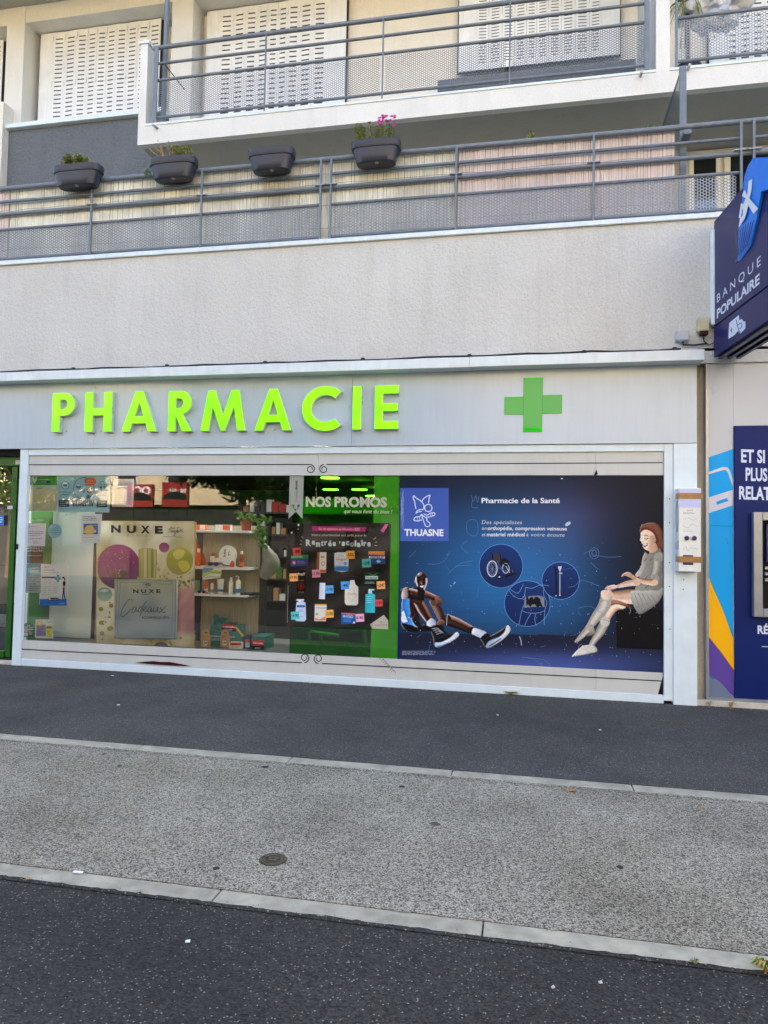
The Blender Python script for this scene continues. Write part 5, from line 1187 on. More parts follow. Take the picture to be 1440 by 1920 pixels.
def dr(A): A.rect(214, 948, 370, 1058, rgb(36, 140, 176), rgb(90, 184, 206)); A.text('Assurance', 250, 1000, 340, 985, 16, WHITE); A.poly([(250, 1000), (345, 1002), (345, 1028), (250, 1026)], rgb(150, 205, 222)); A.lines_of_print(222, 362, [1070, 1088, 1104, 1120, 1134, 1150, 1166, 1184], 4, rgb(70, 90, 100))
sheet('notice', 'grey printed notice with turquoise heading, left of the white poster with blue cross', 'notice', 213, 944, 370, 1208, rgb(158, 176, 184), dr)
def dr(A):
    A.text('Santé', 395, 982, 442, 978, 18, BLU, 0, .3); A.lines_of_print(392, 500, [1000], 5, NV); A.lines_of_print(392, 540, [1024], 4, BLU); A.rect(368, 1062, 505, 1076, NV); A.line([(496, 1078), (548, 1078)], 22, rgb(20, 130, 170)); A.line([(522, 1046), (522, 1108)], 22, rgb(20, 130, 170)); A.line([(522, 1062), (522, 1090)], 4, WHITE)
    for x in (386, 432, 484): A.lines_of_print(x, x+42, [1092, 1110, 1126, 1152, 1170, 1186, 1202], 3, rgb(120, 130, 150))
    A.lines_of_print(380, 490, [1218], 4, rgb(120, 130, 150)); A.disc(577, 1080, 12, rgb(236, 214, 200), 18); A.poly([(562, 1086), (566, 1064), (580, 1062), (590, 1078), (588, 1110), (582, 1090), (570, 1072)], NV, 2); A.poly([(570, 1108), (590, 1104), (594, 1130), (582, 1152), (572, 1140)], NV, 2); A.poly([(572, 1160), (586, 1160), (584, 1210), (594, 1258), (584, 1260), (577, 1215), (570, 1260), (562, 1258), (570, 1205)], NV, 2)
    A.rect(362, 1262, 604, 1322, rgb(30, 118, 208)); A.rect(440, 1250, 532, 1276, NV); A.disc(452, 1262, 9, WHITE); A.text('pharmacie', 466, 1268, 526, 1268, 9, WHITE); A.text('santé.fr', 535, 1306, 588, 1306, 8, WHITE)
sheet('health_poster', 'white poster with turquoise cross and blue base standing low in the left window', 'poster', 366, 948, 606, 1322, rgb(218, 228, 236), dr, .0285)
t = thing('window_sticker', 'round dark green sticker at the bottom left corner of the window', 'sticker'); A = Art(face_plane(.0262), (0, 860), 4.8, .0004); A.disc(252, 1545, 64, rgb(14, 104, 84), 68, 36); A.text('TRIER', 240, 1508, 275, 1508, 11, WHITE, .02); A.text('C’EST AGIR', 212, 1526, 298, 1526, 11, WHITE, .02); A.lines_of_print(208, 300, [1534, 1548], 7, WHITE); A.disc(236, 1580, 16, WHITE); A.ring(236, 1580, 9, 4, rgb(14, 104, 84)); A.lines_of_print(258, 300, [1566, 1576], 4, WHITE); A.obj('disc', t)
def dr(A): A.rect(326, 1494, 412, 1596, rgb(132, 128, 186)); A.lines_of_print(332, 404, [1520, 1536, 1552], 4, rgb(90, 90, 160)); A.rect(336, 1462, 378, 1502, rgb(232, 178, 50)); A.disc(356, 1482, 11, rgb(240, 220, 150)); A.poly([(414, 1512), (440, 1496), (468, 1516), (470, 1560), (455, 1606), (428, 1600), (416, 1560)], rgb(200, 210, 30), 3); A.rect(415, 1508, 470, 1530, rgb(60, 120, 30)); A.disc(432, 1560, 5, NV); A.disc(448, 1548, 5, NV); A.disc(446, 1580, 5, NV); A.text('CPS', 428, 1476, 464, 1474, 12, rgb(110, 110, 110))
sheet('window_sticker', 'white sticker with purple and yellow print beside the round green sticker', 'sticker', 320, 1446, 478, 1618, rgb(206, 222, 214), dr)
def dr(A): A.rect(322, 180, 408, 400, rgb(186, 198, 222)); A.rect(228, 180, 318, 412, rgb(214, 208, 196)); A.lines_of_print(330, 400, [200, 215, 232, 250], 5, rgb(220, 176, 130)); A.lines_of_print(236, 310, list(range(200, 400, 18)), 3, rgb(170, 165, 155)); A.lines_of_print(330, 400, list(range(275, 390, 18)), 3, rgb(130, 150, 190))
sheet('notice', 'two page white notice hung behind the glass right of the screening poster', 'notice', 218, 145, 412, 418, rgb(216, 214, 208), dr, .0268, (170, 870), 5.19)

# ------------------------------------------------------------------ ribbon, promotion lettering, promotion board
t = thing('ribbon_banner', 'white hanging ribbon banner with a forked tail at the top of the window', 'banner')
A = Art(face_plane(.0232), (530, 880), 5.053, .0004); 
A.poly([(68, 60), (200, 60), (188, 472), (125, 400), (56, 470)], rgb(204, 216, 232))
for k in range(26): A.line([(80-k*.4, 74+k*14), (80-k*.4, 82+k*14)], 2, rgb(120, 160, 190)); A.line([(190-k*.3, 74+k*14), (190-k*.3, 82+k*14)], 2, rgb(120, 160, 190))
def vtext(A, s, x, y0, y1, cap, col, b=0):
    v, f = glyphs(s, b); a = min(p[0] for p in v); e = max(p[0] for p in v); A.raw([(x+h/CAPH*cap, y0+(y1-y0)*(u-a)/(e-a)) for u, h in v], f, [col]*len(v))
def vtext_up(A, s, x, y0, y1, cap, col, b=0):      # reads upwards
    v, f = glyphs(s, b); a = min(p[0] for p in v); e = max(p[0] for p in v); A.raw([(x-cap+cap*(1-h/CAPH) if 0 else x-h/CAPH*cap, y0-(y0-y1)*(u-a)/(e-a)) for u, h in v], f, [col]*len(v))
vtext_up(A, 'SYNERGI', 142, 310, 192, 18, rgb(130, 180, 100)); vtext_up(A, 'PHAR', 142, 188, 104, 18, rgb(50, 60, 80), .03)
A.disc(103, 345, 13, rgb(150, 190, 110)); A.disc(152, 346, 13, rgb(90, 120, 140)); A.line([(103, 356), (112, 376), (130, 385), (152, 356)], 6, rgb(110, 150, 130), 3); A.disc(122, 385, 8, rgb(60, 80, 120))
A.obj('banner', t)
t = thing('promotion_lettering', 'white NOS PROMOS lettering on the dark green glass', 'lettering')
A = Art(face_plane(.0232), (530, 880), 5.053, .0004)
A.text('NOS', 219, 350, 458, 352, 86, WHITE, .045); A.text('PROMOS', 490, 352, 988, 356, 86, WHITE, .045); A.text('qui vous font du bien !', 578, 414, 1032, 418, 34, WHITE, .018, .25); A.obj('lettering', t)
PB = thing('promotion_board', 'black chalkboard style back to school promotion poster with priced products', 'poster')
A = Art(face_plane(.0236), (530, 880), 5.053, .0004, .00008)
c0, c1 = at(530+42/5.053, 980, .0236), at(530+1008/5.053, 1178, .0236); box('board', PB, c0.x, c1.x, .0239, .0258, c1.z+.01, c0.z, 'anthracite')
A.grid(44, 508, 1010, 1490, 60, 60, lambda x, y: (lambda s: (.030+.03*s, .030+.03*s, .034+.033*s, 1))(max(-.6, mn.noise(Vector(((x+y*1.6)*.004, (x*.5-y*.3)*.002, 2)))*2.2)))
A.line([(52, 1100), (44, 1452)], 5, rgb(190, 195, 205))
A.poly([(280, 538), (792, 548), (780, 590), (282, 582)], rgb(206, 44, 148)); A.text('Du 1er septembre au 14 octobre 2023', 342, 573, 728, 579, 20, rgb(246, 220, 240), .025)
A.text('Votre pharmacien est prêt pour la', 268, 630, 792, 636, 20, rgb(238, 232, 190), .01, .2)
xx = 220
for ch, wd, dy in (('R', 52, 0), ('e', 38, -10), ('n', 44, 8), ('t', 28, 0), ('r', 34, -6), ('é', 38, 4), ('e', 38, 2)): A.text(ch, xx, 722+dy, xx+wd-4, 722+dy, 50 if ch != 'R' else 54, rgb(214, 230, 244), .055); xx += wd+3
A.poly([(534, 690), (540, 678), (546, 690), (540, 706)], rgb(236, 226, 150)); xx = 560
for ch, wd, dy in (('s', 34, 0), ('c', 36, -6), ('o', 40, 8), ('l', 18, 4), ('a', 36, 10), ('i', 18, -4), ('r', 30, 2), ('e', 38, 6)): A.text(ch, xx, 722+dy, xx+wd-2, 722+dy, 50, rgb(214, 230, 244), .055); xx += wd+4
for p in ([(160, 708), (184, 712)], [(166, 672), (186, 682)], [(176, 634), (196, 652)], [(862, 665), (886, 644)], [(872, 694), (896, 686)], [(868, 720), (898, 724)]): A.line(p, 4, rgb(230, 226, 200))
A.disc(150, 528, 9, WHITE, 12); A.disc(86, 600, 11, WHITE, 9); A.disc(148, 566, 7, WHITE, 4)
A.poly([(972, 518), (1004, 520), (955, 600), (926, 580)], rgb(226, 90, 180), 0, rgb(240, 150, 210), (1, 0)); A.line([(938, 596), (918, 614)], 5, rgb(90, 90, 90))
RD, GR_, OR = rgb(196, 40, 50), rgb(40, 150, 80), rgb(230, 150, 60)
def tagp(x, y, col, t, s=78, r=4): A.poly([(x, y+r), (x+s, y), (x+s+r, y+s-4), (x+r, y+s)], col); A.text(t, x+8, y+s*.68, x+s-6, y+s*.66, s*.34, K, .02)
A.poly([(78, 818), (244, 808), (242, 912), (74, 922)], rgb(70, 76, 158)); A.poly([(78, 818), (244, 808), (244, 842), (77, 850)], GR_); A.disc(108, 884, 18, rgb(220, 120, 160)); A.disc(108, 884, 8, WHITE); A.text('SUPERTONIC', 84, 838, 190, 834, 13, WHITE, .02); A.lines_of_print(140, 230, [868, 884], 5, rgb(170, 170, 220)); tagp(94, 740, rgb(222, 96, 96), '-2€')
A.poly([(326, 784), (352, 784), (348, 980), (320, 978)], rgb(150, 96, 60)); A.poly([(352, 784), (416, 784), (412, 980), (346, 980)], rgb(226, 226, 226)); A.line([(365, 895), (380, 875), (398, 890), (385, 910), (368, 900)], 5, rgb(170, 110, 60), 3); A.lines_of_print(362, 406, [820, 832], 8, rgb(100, 90, 90)); A.rect(350, 950, 411, 978, rgb(190, 120, 70)); tagp(278, 948, rgb(240, 170, 210), '11.90')
A.poly([(490, 796), (520, 786), (600, 786), (626, 798), (624, 962), (560, 974), (492, 960)], rgb(214, 224, 238)); A.rect(492, 918, 624, 962, rgb(60, 130, 205)); A.poly([(494, 930), (560, 912), (624, 930), (624, 916), (494, 912)], rgb(130, 180, 230)); A.text('Guigoz', 506, 862, 606, 862, 24, rgb(190, 50, 60), .01, .2); A.disc(595, 892, 17, rgb(110, 170, 225)); A.lines_of_print(530, 590, [815, 885], 6, rgb(120, 150, 200)); tagp(602, 770, rgb(242, 190, 80), '-50%', 80)
A.poly([(814, 776), (968, 776), (972, 896), (818, 898)], rgb(44, 84, 170)); A.poly([(814, 776), (968, 776), (968, 812), (814, 806)], rgb(232, 160, 90)); A.poly([(818, 822), (970, 822), (970, 846), (820, 842)], rgb(220, 226, 240)); A.text('FORTENUIT', 834, 842, 960, 844, 18, rgb(20, 30, 90), .03); A.disc(910, 872, 20, rgb(150, 200, 240), 14); tagp(752, 846, rgb(90, 200, 205), '-2€', 84)
A.poly([(140, 958), (222, 958), (218, 1170), (132, 1162)], rgb(10, 10, 14)); A.text('PouxIT', 148, 1004, 216, 1004, 24, WHITE, .03); A.ring(176, 1106, 28, 4, RD); A.text('5', 166, 1118, 186, 1118, 24, RD, .03); A.lines_of_print(150, 205, [1050, 1160], 5, rgb(150, 150, 150)); tagp(66, 984, rgb(240, 170, 100), '19.90')
A.poly([(354, 1074), (406, 1076), (402, 1230), (346, 1228)], rgb(190, 204, 228), 0, WHITE, (1, 0)); A.line([(350, 1150), (404, 1152)], 2, rgb(150, 160, 190)); tagp(404, 1098, rgb(96, 176, 232), '13.90')
A.poly([(592, 1136), (604, 1118), (635, 1100), (640, 1050), (682, 1050), (690, 1090), (718, 1114), (718, 1270), (700, 1288), (606, 1286), (590, 1262)], rgb(228, 222, 204), 0, rgb(206, 200, 184), (1, 0)); A.poly([(645, 1022), (640, 1014), (716, 1014), (712, 1024), (676, 1028), (680, 1050), (644, 1050)], rgb(40, 40, 44)); A.line([(610, 1190), (655, 1122), (706, 1190), (655, 1248)], 3, rgb(170, 140, 80), 0, True); A.text('Caville', 620, 1190, 694, 1190, 20, rgb(160, 100, 60), 0, .2); tagp(552, 1060, rgb(80, 160, 226), '-4€')
A.poly([(766, 978), (916, 970), (914, 1084), (766, 1088)], rgb(16, 34, 28)); A.rect(786, 1010, 905, 1040, rgb(180, 196, 184)); A.text('Stressless', 794, 1034, 898, 1034, 15, rgb(20, 90, 50), .03)
for a in range(-3, 4): A.line([(856, 1006), (856+a*16, 984-abs(a)*2+8)], 3, rgb(70, 130, 60))
A.lines_of_print(780, 880, [1066, 1076], 5, rgb(150, 170, 160)); tagp(892, 1058, rgb(242, 170, 104), '-2€')
A.poly([(786, 1182), (850, 1176), (878, 1186), (876, 1358), (784, 1356)], rgb(34, 172, 190), 0, rgb(50, 190, 206), (1, 0)); A.poly([(812, 1176), (816, 1134), (872, 1134), (868, 1146), (846, 1148), (852, 1176)], rgb(176, 222, 232)); A.lines_of_print(800, 862, [1200, 1222, 1240, 1258], 6, rgb(170, 230, 235)); tagp(876, 1230, rgb(222, 80, 80), '11.90', 70)
A.poly([(134, 1262), (160, 1248), (196, 1248), (220, 1264), (226, 1420), (208, 1440), (130, 1436), (120, 1420)], rgb(196, 216, 240)); A.poly([(130, 1240), (136, 1230), (206, 1230), (206, 1242), (176, 1246), (176, 1256), (154, 1256), (154, 1246)], WHITE); A.rect(138, 1286, 216, 1306, rgb(50, 90, 160)); A.lines_of_print(150, 210, [1330, 1344, 1390], 6, rgb(130, 160, 200)); tagp(82, 1345, rgb(90, 205, 205), '14.90')
A.poly([(310, 1274), (420, 1278), (414, 1438), (304, 1436)], rgb(226, 220, 214)); A.rect(309, 1274, 419, 1286, OR); A.text('HYDRACARE', 318, 1318, 410, 1318, 14, rgb(110, 90, 80)); A.poly([(310, 1400), (350, 1420), (410, 1390), (412, 1430), (310, 1432)], rgb(226, 150, 90)); A.disc(328, 1370, 13, rgb(180, 190, 90)); tagp(406, 1328, rgb(242, 186, 84), '13.90')
A.poly([(560, 1356), (692, 1366), (690, 1460), (556, 1464)], rgb(20, 90, 170)); A.poly([(560, 1356), (692, 1366), (692, 1380), (560, 1368)], rgb(220, 120, 70)); A.text('PHYSIO', 574, 1404, 670, 1408, 24, rgb(190, 220, 240), .02); A.lines_of_print(580, 660, [1420, 1436], 6, rgb(110, 170, 220)); A.disc(680, 1450, 10, WHITE); tagp(694, 1366, rgb(242, 184, 214), '8.90')
A.obj('print', PB)
t = thing('price_label', 'white paper tag hanging at the lower right corner of the chalkboard poster', 'tag')
A = Art(face_plane(.0222), (530, 880), 5.053, .0003); A.poly([(828, 1470), (958, 1378), (1000, 1432), (1000, 1516), (852, 1508)], rgb(226, 230, 240)); A.disc(846, 1474, 4, K); A.line([(930, 1436), (936, 1448), (928, 1460)], 5, rgb(90, 130, 90), 3); A.text('SYNERGIPHAR', 874, 1484, 992, 1480, 12, rgb(120, 130, 150)); A.obj('tag_sheet', t)

# ================================================================== DISPLAY IN THE WINDOW
zf = zw0-.019
box('display_board', tag(bpy.data.objects.new('white_board', None), 'plain pale grey board standing behind the stickers in the left window', 'board'), X(80, 1150, .5), X(171, 1150, .5), .5, .55, zf, Z(120, 960, .5), 'board_white', .004)
for o in bpy.data.objects:
    if o.name == 'white_board': COL.objects.link(o)
wb = bpy.data.objects['white_board']
box('side_strip', wb, X(171, 1150, .5)+.001, X(181, 1150, .5), .5, .56, zf, Z(120, 960, .5), 'anthracite')
NB = thing('perfume_display', 'gold cardboard perfume display lettered NUXE with purple circle and clear bottle', 'display')
yn = .22; n0, n1 = X(180.5, 1100, yn), X(364, 1100, yn); zn1 = Z(270, 977, yn)
box('board', NB, n0, n1, yn, yn+.012, zf, zn1, 'kraft_card')
A = Art(face_plane(yn), (170, 870), 5.19, .0006)
def gold(x, y):
    a = mn.noise(Vector((x*.004, y*.0035, 3)))*.9+mn.noise(Vector((x*.012+y*.008, y*.006, 9)))*.4; t_ = min(1, max(0, (y-550)/1200))
    w_ = max(0, min(1, .25+a+.9*math.exp(-((x-120)/170)**2-((y-1500)/260)**2)+.5*math.exp(-((x-640)/150)**2-((y-800)/300)**2)))
    g = Vector((.50, .46, .24)); l = Vector((.84, .85, .74)); 
    k_ = max(0, min(1, (x-800)/60))*max(0, min(1, (y-1150)/70))*max(0, min(1, (1680-y)/60)); l = l.lerp(Vector((.76, .52, .46)), k_); g = g.lerp(Vector((.40, .20, .26)), k_); a += k_*mn.noise(Vector((x*.01, y*.012, 7)))*.9
    c = g.lerp(l, w_)*(1.02-.1*t_); return (c.x, c.y, c.z, 1)
A.grid(56, 556, 1010, 1790, 70, 90, gold)
o = None
pc = [(270+212*cos(2*pi*k/48), 1000+218*sin(2*pi*k/48)) for k in range(48)]; pc = [(max(66, x), y) for x, y in pc]
A.poly(pc, rgb(150, 44, 126), 0, rgb(96, 66, 104), (0, 1)); A.poly([(190, 1110), (210, 1060), (260, 1040), (330, 1060), (300, 1130)], rgb(96, 74, 70), 4); A.poly([(280, 1040), (300, 1100), (360, 1080), (340, 1040)], rgb(52, 30, 52), 3)
for _ in range(30): x, y = random.gauss(270, 110), random.gauss(930, 80); A.disc(x, y, random.uniform(1.5, 5), rgb(236, 190, 226)) if 70 < x < 470 and 800 < y < 1150 else None
for k in range(3): A.line([(110+k*60, 960), (150+k*50, 1060), (190+k*30, 1150)], 4, rgb(150, 90, 140), 3)
A.poly([(470, 830), (510, 818), (600, 818), (648, 832), (640, 1110), (466, 1112)], rgb(168, 168, 104), 0, rgb(190, 190, 134), (1, 0)); A.rect(520, 824, 548, 1108, rgb(206, 206, 160)); A.line([(553, 822), (552, 1110)], 4, rgb(60, 60, 36)); A.line([(642, 832), (636, 1110)], 5, rgb(90, 88, 50)); A.line([(472, 832), (470, 1110)], 5, rgb(120, 118, 70)); A.rect(590, 830, 614, 1106, rgb(140, 140, 80))
A.disc(716, 811, 51, rgb(138, 62, 110), 48, 30, rgb(160, 90, 130)); A.disc(868, 944, 130, rgb(172, 172, 60), 134, 40, rgb(150, 150, 84)); A.poly([(800, 870), (860, 830), (920, 850), (900, 900), (840, 930)], rgb(206, 206, 110), 4); A.poly([(850, 960), (930, 940), (970, 1010), (900, 1050)], rgb(196, 194, 90), 4)
A.disc(138, 1268, 74, rgb(110, 150, 144), 68, 32, rgb(176, 200, 196)); A.poly([(90, 1240), (130, 1215), (180, 1225), (150, 1245)], rgb(196, 216, 212), 3)
for _ in range(60):
    x, y = random.uniform(650, 1000), random.uniform(920, 1200)
    if (x-868)**2+(y-944)**2 > 150**2 or y > 1090: A.disc(x, y, random.choice([4, 6, 8, 12, 16]), random.choice([rgb(150, 140, 60), rgb(120, 118, 60), rgb(176, 170, 96), rgb(130, 134, 110)]), n=14)
for _ in range(22): A.disc(random.uniform(60, 230), random.uniform(1330, 1730), random.choice([4, 6, 9, 22]), rgb(150, 150, 70), n=14)
for _ in range(30): A.disc(random.uniform(300, 960), random.uniform(1680, 1770), random.choice([3, 5, 6, 14]), rgb(160, 158, 90), n=14)
A.disc(690, 1800, 78, rgb(110, 104, 126), 72)
def blk(t_, x0, y, x1, cap, b=.02, c=rgb(28, 30, 26)): A.text(t_, x0, y, x1, y+(x1-x0)*.02, cap, c, b)
for ch, a, b in (('N', 206, 300), ('U', 358, 446), ('X', 496, 580), ('E', 632, 708)): blk(ch, a, 664+(a-206)*.02, b, 66, .045)
for ch, a in (('P', 362), ('A', 410), ('R', 458), ('I', 506), ('S', 538)): blk(ch, a, 703, a+(18 if ch != 'I' else 5), 16, 0, rgb(110, 106, 60))
for k in range(110): a = random.uniform(0, pi); r_ = random.uniform(.2, 1); x, y = 832+78*r_*cos(a), 668-62*r_*sin(a)**.8; A.disc(x, y, random.uniform(2, 4), rgb(40, 42, 34), n=6)
A.line([(715, 706), (800, 708), (832, 680), (830, 655)], 3, rgb(40, 42, 34), 3); A.line([(840, 680), (822, 702), (850, 710), (905, 712)], 3, rgb(40, 42, 34), 3); A.line([(832, 680), (860, 650)], 3, rgb(40, 42, 34)); A.line([(832, 676), (806, 648)], 3, rgb(40, 42, 34))
A.obj('print', NB, 'print_gloss')
# front bottle panel, its own thickness
yb2 = .17; A = Art(face_plane(yb2), (170, 870), 5.19, .0006)
c0, c1 = at(170+245/5.19, 870+1120/5.19, yb2), at(170+832/5.19, 870+1700/5.19, yb2)
box('bottle_panel', NB, c0.x, c1.x, yb2, yb2+.01, c1.z, c0.z, 'board_white', .004)
A.grid(232, 1120, 836, 1702, 24, 24, lambda x, y: (lambda t_, s: (.40+.10*s-.10*t_, .45+.08*s-.07*t_, .36+.06*s+.12*t_, 1))(min(1, max(0, (y-1120)/420)), mn.noise(Vector((x*.006, y*.005, 4)))))
for p, w_ in (([(262, 1122), (828, 1132), (818, 1700), (232, 1692), (262, 1122)], 4), ([(290, 1150), (800, 1160), (790, 1672), (258, 1664), (290, 1150)], 3), ([(276, 1135), (815, 1145)], 2)): A.line(p, w_, rgb(70, 96, 84))
A.ring(718, 1152, 80, 5, rgb(130, 150, 110), 22)
for ch, a, b in (('N', 414, 466), ('U', 492, 540), ('X', 566, 618), ('E', 640, 680)): A.text(ch, a, 1254, b, 1256, 34, rgb(24, 34, 30), .035)
A.lines_of_print(494, 600, [1264], 7, rgb(60, 80, 72))
for k in range(40): a = random.uniform(0, pi); r_ = random.uniform(.2, 1); A.disc(548+42*r_*cos(a), 1184-30*r_*sin(a), 3.5, rgb(34, 50, 40), n=6)
A.line([(548, 1186), (546, 1206)], 4, rgb(34, 50, 40))
INK = rgb(44, 62, 64)
for p in ([(408, 1345), (400, 1318), (370, 1322), (318, 1400), (296, 1470), (320, 1484), (380, 1430), (404, 1410)], [(448, 1395), (425, 1392), (404, 1440), (425, 1440), (448, 1400), (444, 1438), (470, 1420)], [(506, 1388), (480, 1395), (464, 1430), (480, 1440), (505, 1400), (500, 1440), (480, 1480)], [(500, 1400), (545, 1335)], [(510, 1430), (545, 1400), (535, 1385), (518, 1410), (528, 1438), (560, 1425)], [(592, 1390), (570, 1400), (560, 1435), (578, 1438), (596, 1398), (592, 1438), (612, 1425)], [(622, 1388), (612, 1430), (635, 1436), (658, 1390), (652, 1438), (672, 1425)], [(682, 1390), (700, 1440), (730, 1442)], [(742, 1380), (700, 1420), (668, 1450)]): A.line(p, 5, INK, 4)
A.text('ICONIQUES', 506, 1503, 766, 1504, 22, rgb(60, 80, 84), .01)
A.obj('bottle_print', NB, 'print_gloss')
MB().box(c0.x+.02, c0.x+.10, yb2+.01, yn, c0.z-.2, c0.z-.12, 'kraft_card').obj('spacer', NB)

# shelf stand
SU = thing('shelf_stand', 'display stand with three pale shelves on a grained grey wood back in the window', 'shelf stand')
yb3, ys0 = .78, .42
w0, w1 = X(378, 1100, yb3), X(486, 1100, yb3)
for a, b in ((Z(430, 1205, yb3)-.05, Z(430, 1118, yb3)), (Z(430, 1118, yb3), Z(430, 1066, yb3)), (Z(430, 1066, yb3), Z(430, 985, yb3))): box('back_panel', SU, w0, w1, yb3, yb3+.02, a+.002, b-.002, 'wood_panel')
box('post', SU, w0-.09, w0-.005, yb3-.01, yb3+.05, zf, Z(430, 985, yb3), 'anthracite', .003); box('post', SU, w1+.005, w1+.09, yb3-.01, yb3+.05, zf, Z(430, 985, yb3), 'anthracite', .003)
shz = []
for px0_, px1_, pt, pb in ((352.5, 466.5, 993.5, 999.5), (348.5, 465, 1061.5, 1069.5), (347, 463, 1112.3, 1120.5)):
    a, b = at(px0_, pt, ys0), at(px1_, pb, ys0); box('shelf', SU, a.x, b.x, ys0, yb3-.001, b.z, a.z, 'shop_white', .003); shz.append(a.z+.0005)
def lx(x, Y=.5): return X(340+x/5.333, 880+900/5.333, Y)
def bottle(nm, lab, x, w_, hpx, shelf, mat, capm, band=None, kind='cap', Y=.5):
    t = thing(nm, lab, 'bottle' if nm != 'cream_tube' else 'tube'); X_ = lx(x, Y); r = w_/5.333/161/2; z0 = shz[shelf]; h = hpx/5.333/161
    mb = MB()
    if nm == 'cream_tube':
        pot_loops(X_, Y, z0, 2*r, .05, [(.62, 0), (.66, .03), (.68, .032), (.8, h*.5), (1, h)], mb, mat); mb.add([(X_-r, Y, z0+h), (X_+r, Y, z0+h), (X_+r, Y+.004, z0+h), (X_-r, Y+.004, z0+h)], [(0, 1, 2, 3)], mat); mb.obj('body', t, smooth=True)
        mb = MB(); pot_loops(X_, Y, z0+h*.16, 2*r*.80, .056, [(.86, 0), (.95, h*.16)], mb, band or mat); mb.obj('label_band', t, smooth=True)
    else:
        hb = h*(.8 if kind == 'cap' else .76); mb.lathe((X_, Y, z0), [(r*.96, 0), (r, .004), (r, hb*.9), (r*.8, hb*.97), (r*.45, hb)], mat, 18); mb.obj('body', t, smooth=True)
        if kind == 'cap': MB().lathe((X_, Y, z0+hb+.0005), [(r*.62, 0), (r*.62, h-hb-.006), (r*.5, h-hb)], capm, 14).obj('cap', t, smooth=True)
        else:
            mb = MB(); mb.lathe((X_, Y, z0+hb+.0005), [(r*.5, 0), (r*.5, .012), (r*.2, .013), (r*.2, h-hb-.01)], capm, 12); mb.tube([(X_, Y, z0+h-.008), (X_-r*.4, Y-.01, z0+h-.002), (X_-r*1.1, Y-.02, z0+h-.008)], .005, capm, 8); mb.obj('pump', t, smooth=True)
        if band: MB().lathe((X_, Y, z0+hb*.12), [(r+.0006, 0), (r+.0006, hb*.3)], band, 18).obj('label_band', t, smooth=True)
    return t
bottle('sun_spray', 'orange sun spray bottle with white cap in front of the orange bag', 172, 48, 190, 1, 'orange_plastic', 'plastic_white', Y=.47)
bottle('oil_bottle', 'amber oil bottle with white cap standing right of the white disc', 602, 46, 175, 1, 'amber_glass', 'plastic_white', 'orange_plastic')
bottle('lotion_bottle', 'short white and orange spray bottle at the left end of the bottom shelf', 112, 44, 195, 2, 'plastic_white', 'plastic_white', 'orange_plastic')
bottle('lotion_bottle', 'orange and white bottle second from left under the hanging leaflet', 258, 38, 150, 2, 'orange_plastic', 'orange_plastic', 'plastic_white')
bottle('lotion_bottle', 'small white bottle with orange top beside the white blue tube', 316, 36, 145, 2, 'plastic_white', 'orange_plastic', 'kraft_card')
bottle('cream_tube', 'white tube with bright blue band standing on its cap on the bottom shelf', 400, 76, 160, 2, 'plastic_white', 'blue_plastic', 'blue_plastic')
bottle('lotion_bottle', 'slim plain white spray bottle between the tube and the pump bottle', 503, 46, 180, 2, 'plastic_white', 'plastic_white')
bottle('pump_bottle', 'white pump bottle with blue label on the bottom shelf', 577, 58, 200, 2, 'plastic_white', 'plastic_white', 'blue_plastic', 'pump')
bottle('lotion_bottle', 'small orange jar like bottle between the hat and the amber bottle', 512, 48, 66, 1, 'orange_plastic', 'orange_plastic')
bottle('lotion_bottle', 'white bottle with red cap mostly hidden behind the straw hat', 312, 50, 140, 1, 'plastic_white', 'red_card', Y=.62)
def carton(nm, lab, cat, x, w_, h_, shelf, mat, bandm=None, Y=.48, d=.05, z=None):
    t = thing(nm, lab, cat); a, b = lx(x, Y), lx(x+w_, Y); z0 = shz[shelf] if z is None else z; h = h_/5.333/161
    box('box', t, a, b, Y, Y+d, z0, z0+h, mat, .001)
    if bandm: box('label', t, a+(b-a)*.48, b-(b-a)*.05, Y-.0012, Y-.0002, z0+h*.08, z0+h*.92, bandm)
    return t
carton('cream_carton', 'orange and white carton at the left end of the top shelf', 'box', 122, 112, 58, 0, 'orange_plastic', 'plastic_white')
carton('cream_carton', 'long white carton with orange middle on the top shelf', 'box', 330, 155, 62, 0, 'plastic_white', 'orange_plastic')
carton('cream_carton', 'pale green flat carton behind the leftmost white bottle on the bottom shelf', 'box', 140, 50, 135, 2, 'green_box', None, .56, .02)
carton('cream_carton', 'white carton with red print standing right of the hat on the middle shelf', 'box', 496, 40, 130, 1, 'plastic_white', None, .6, .03)
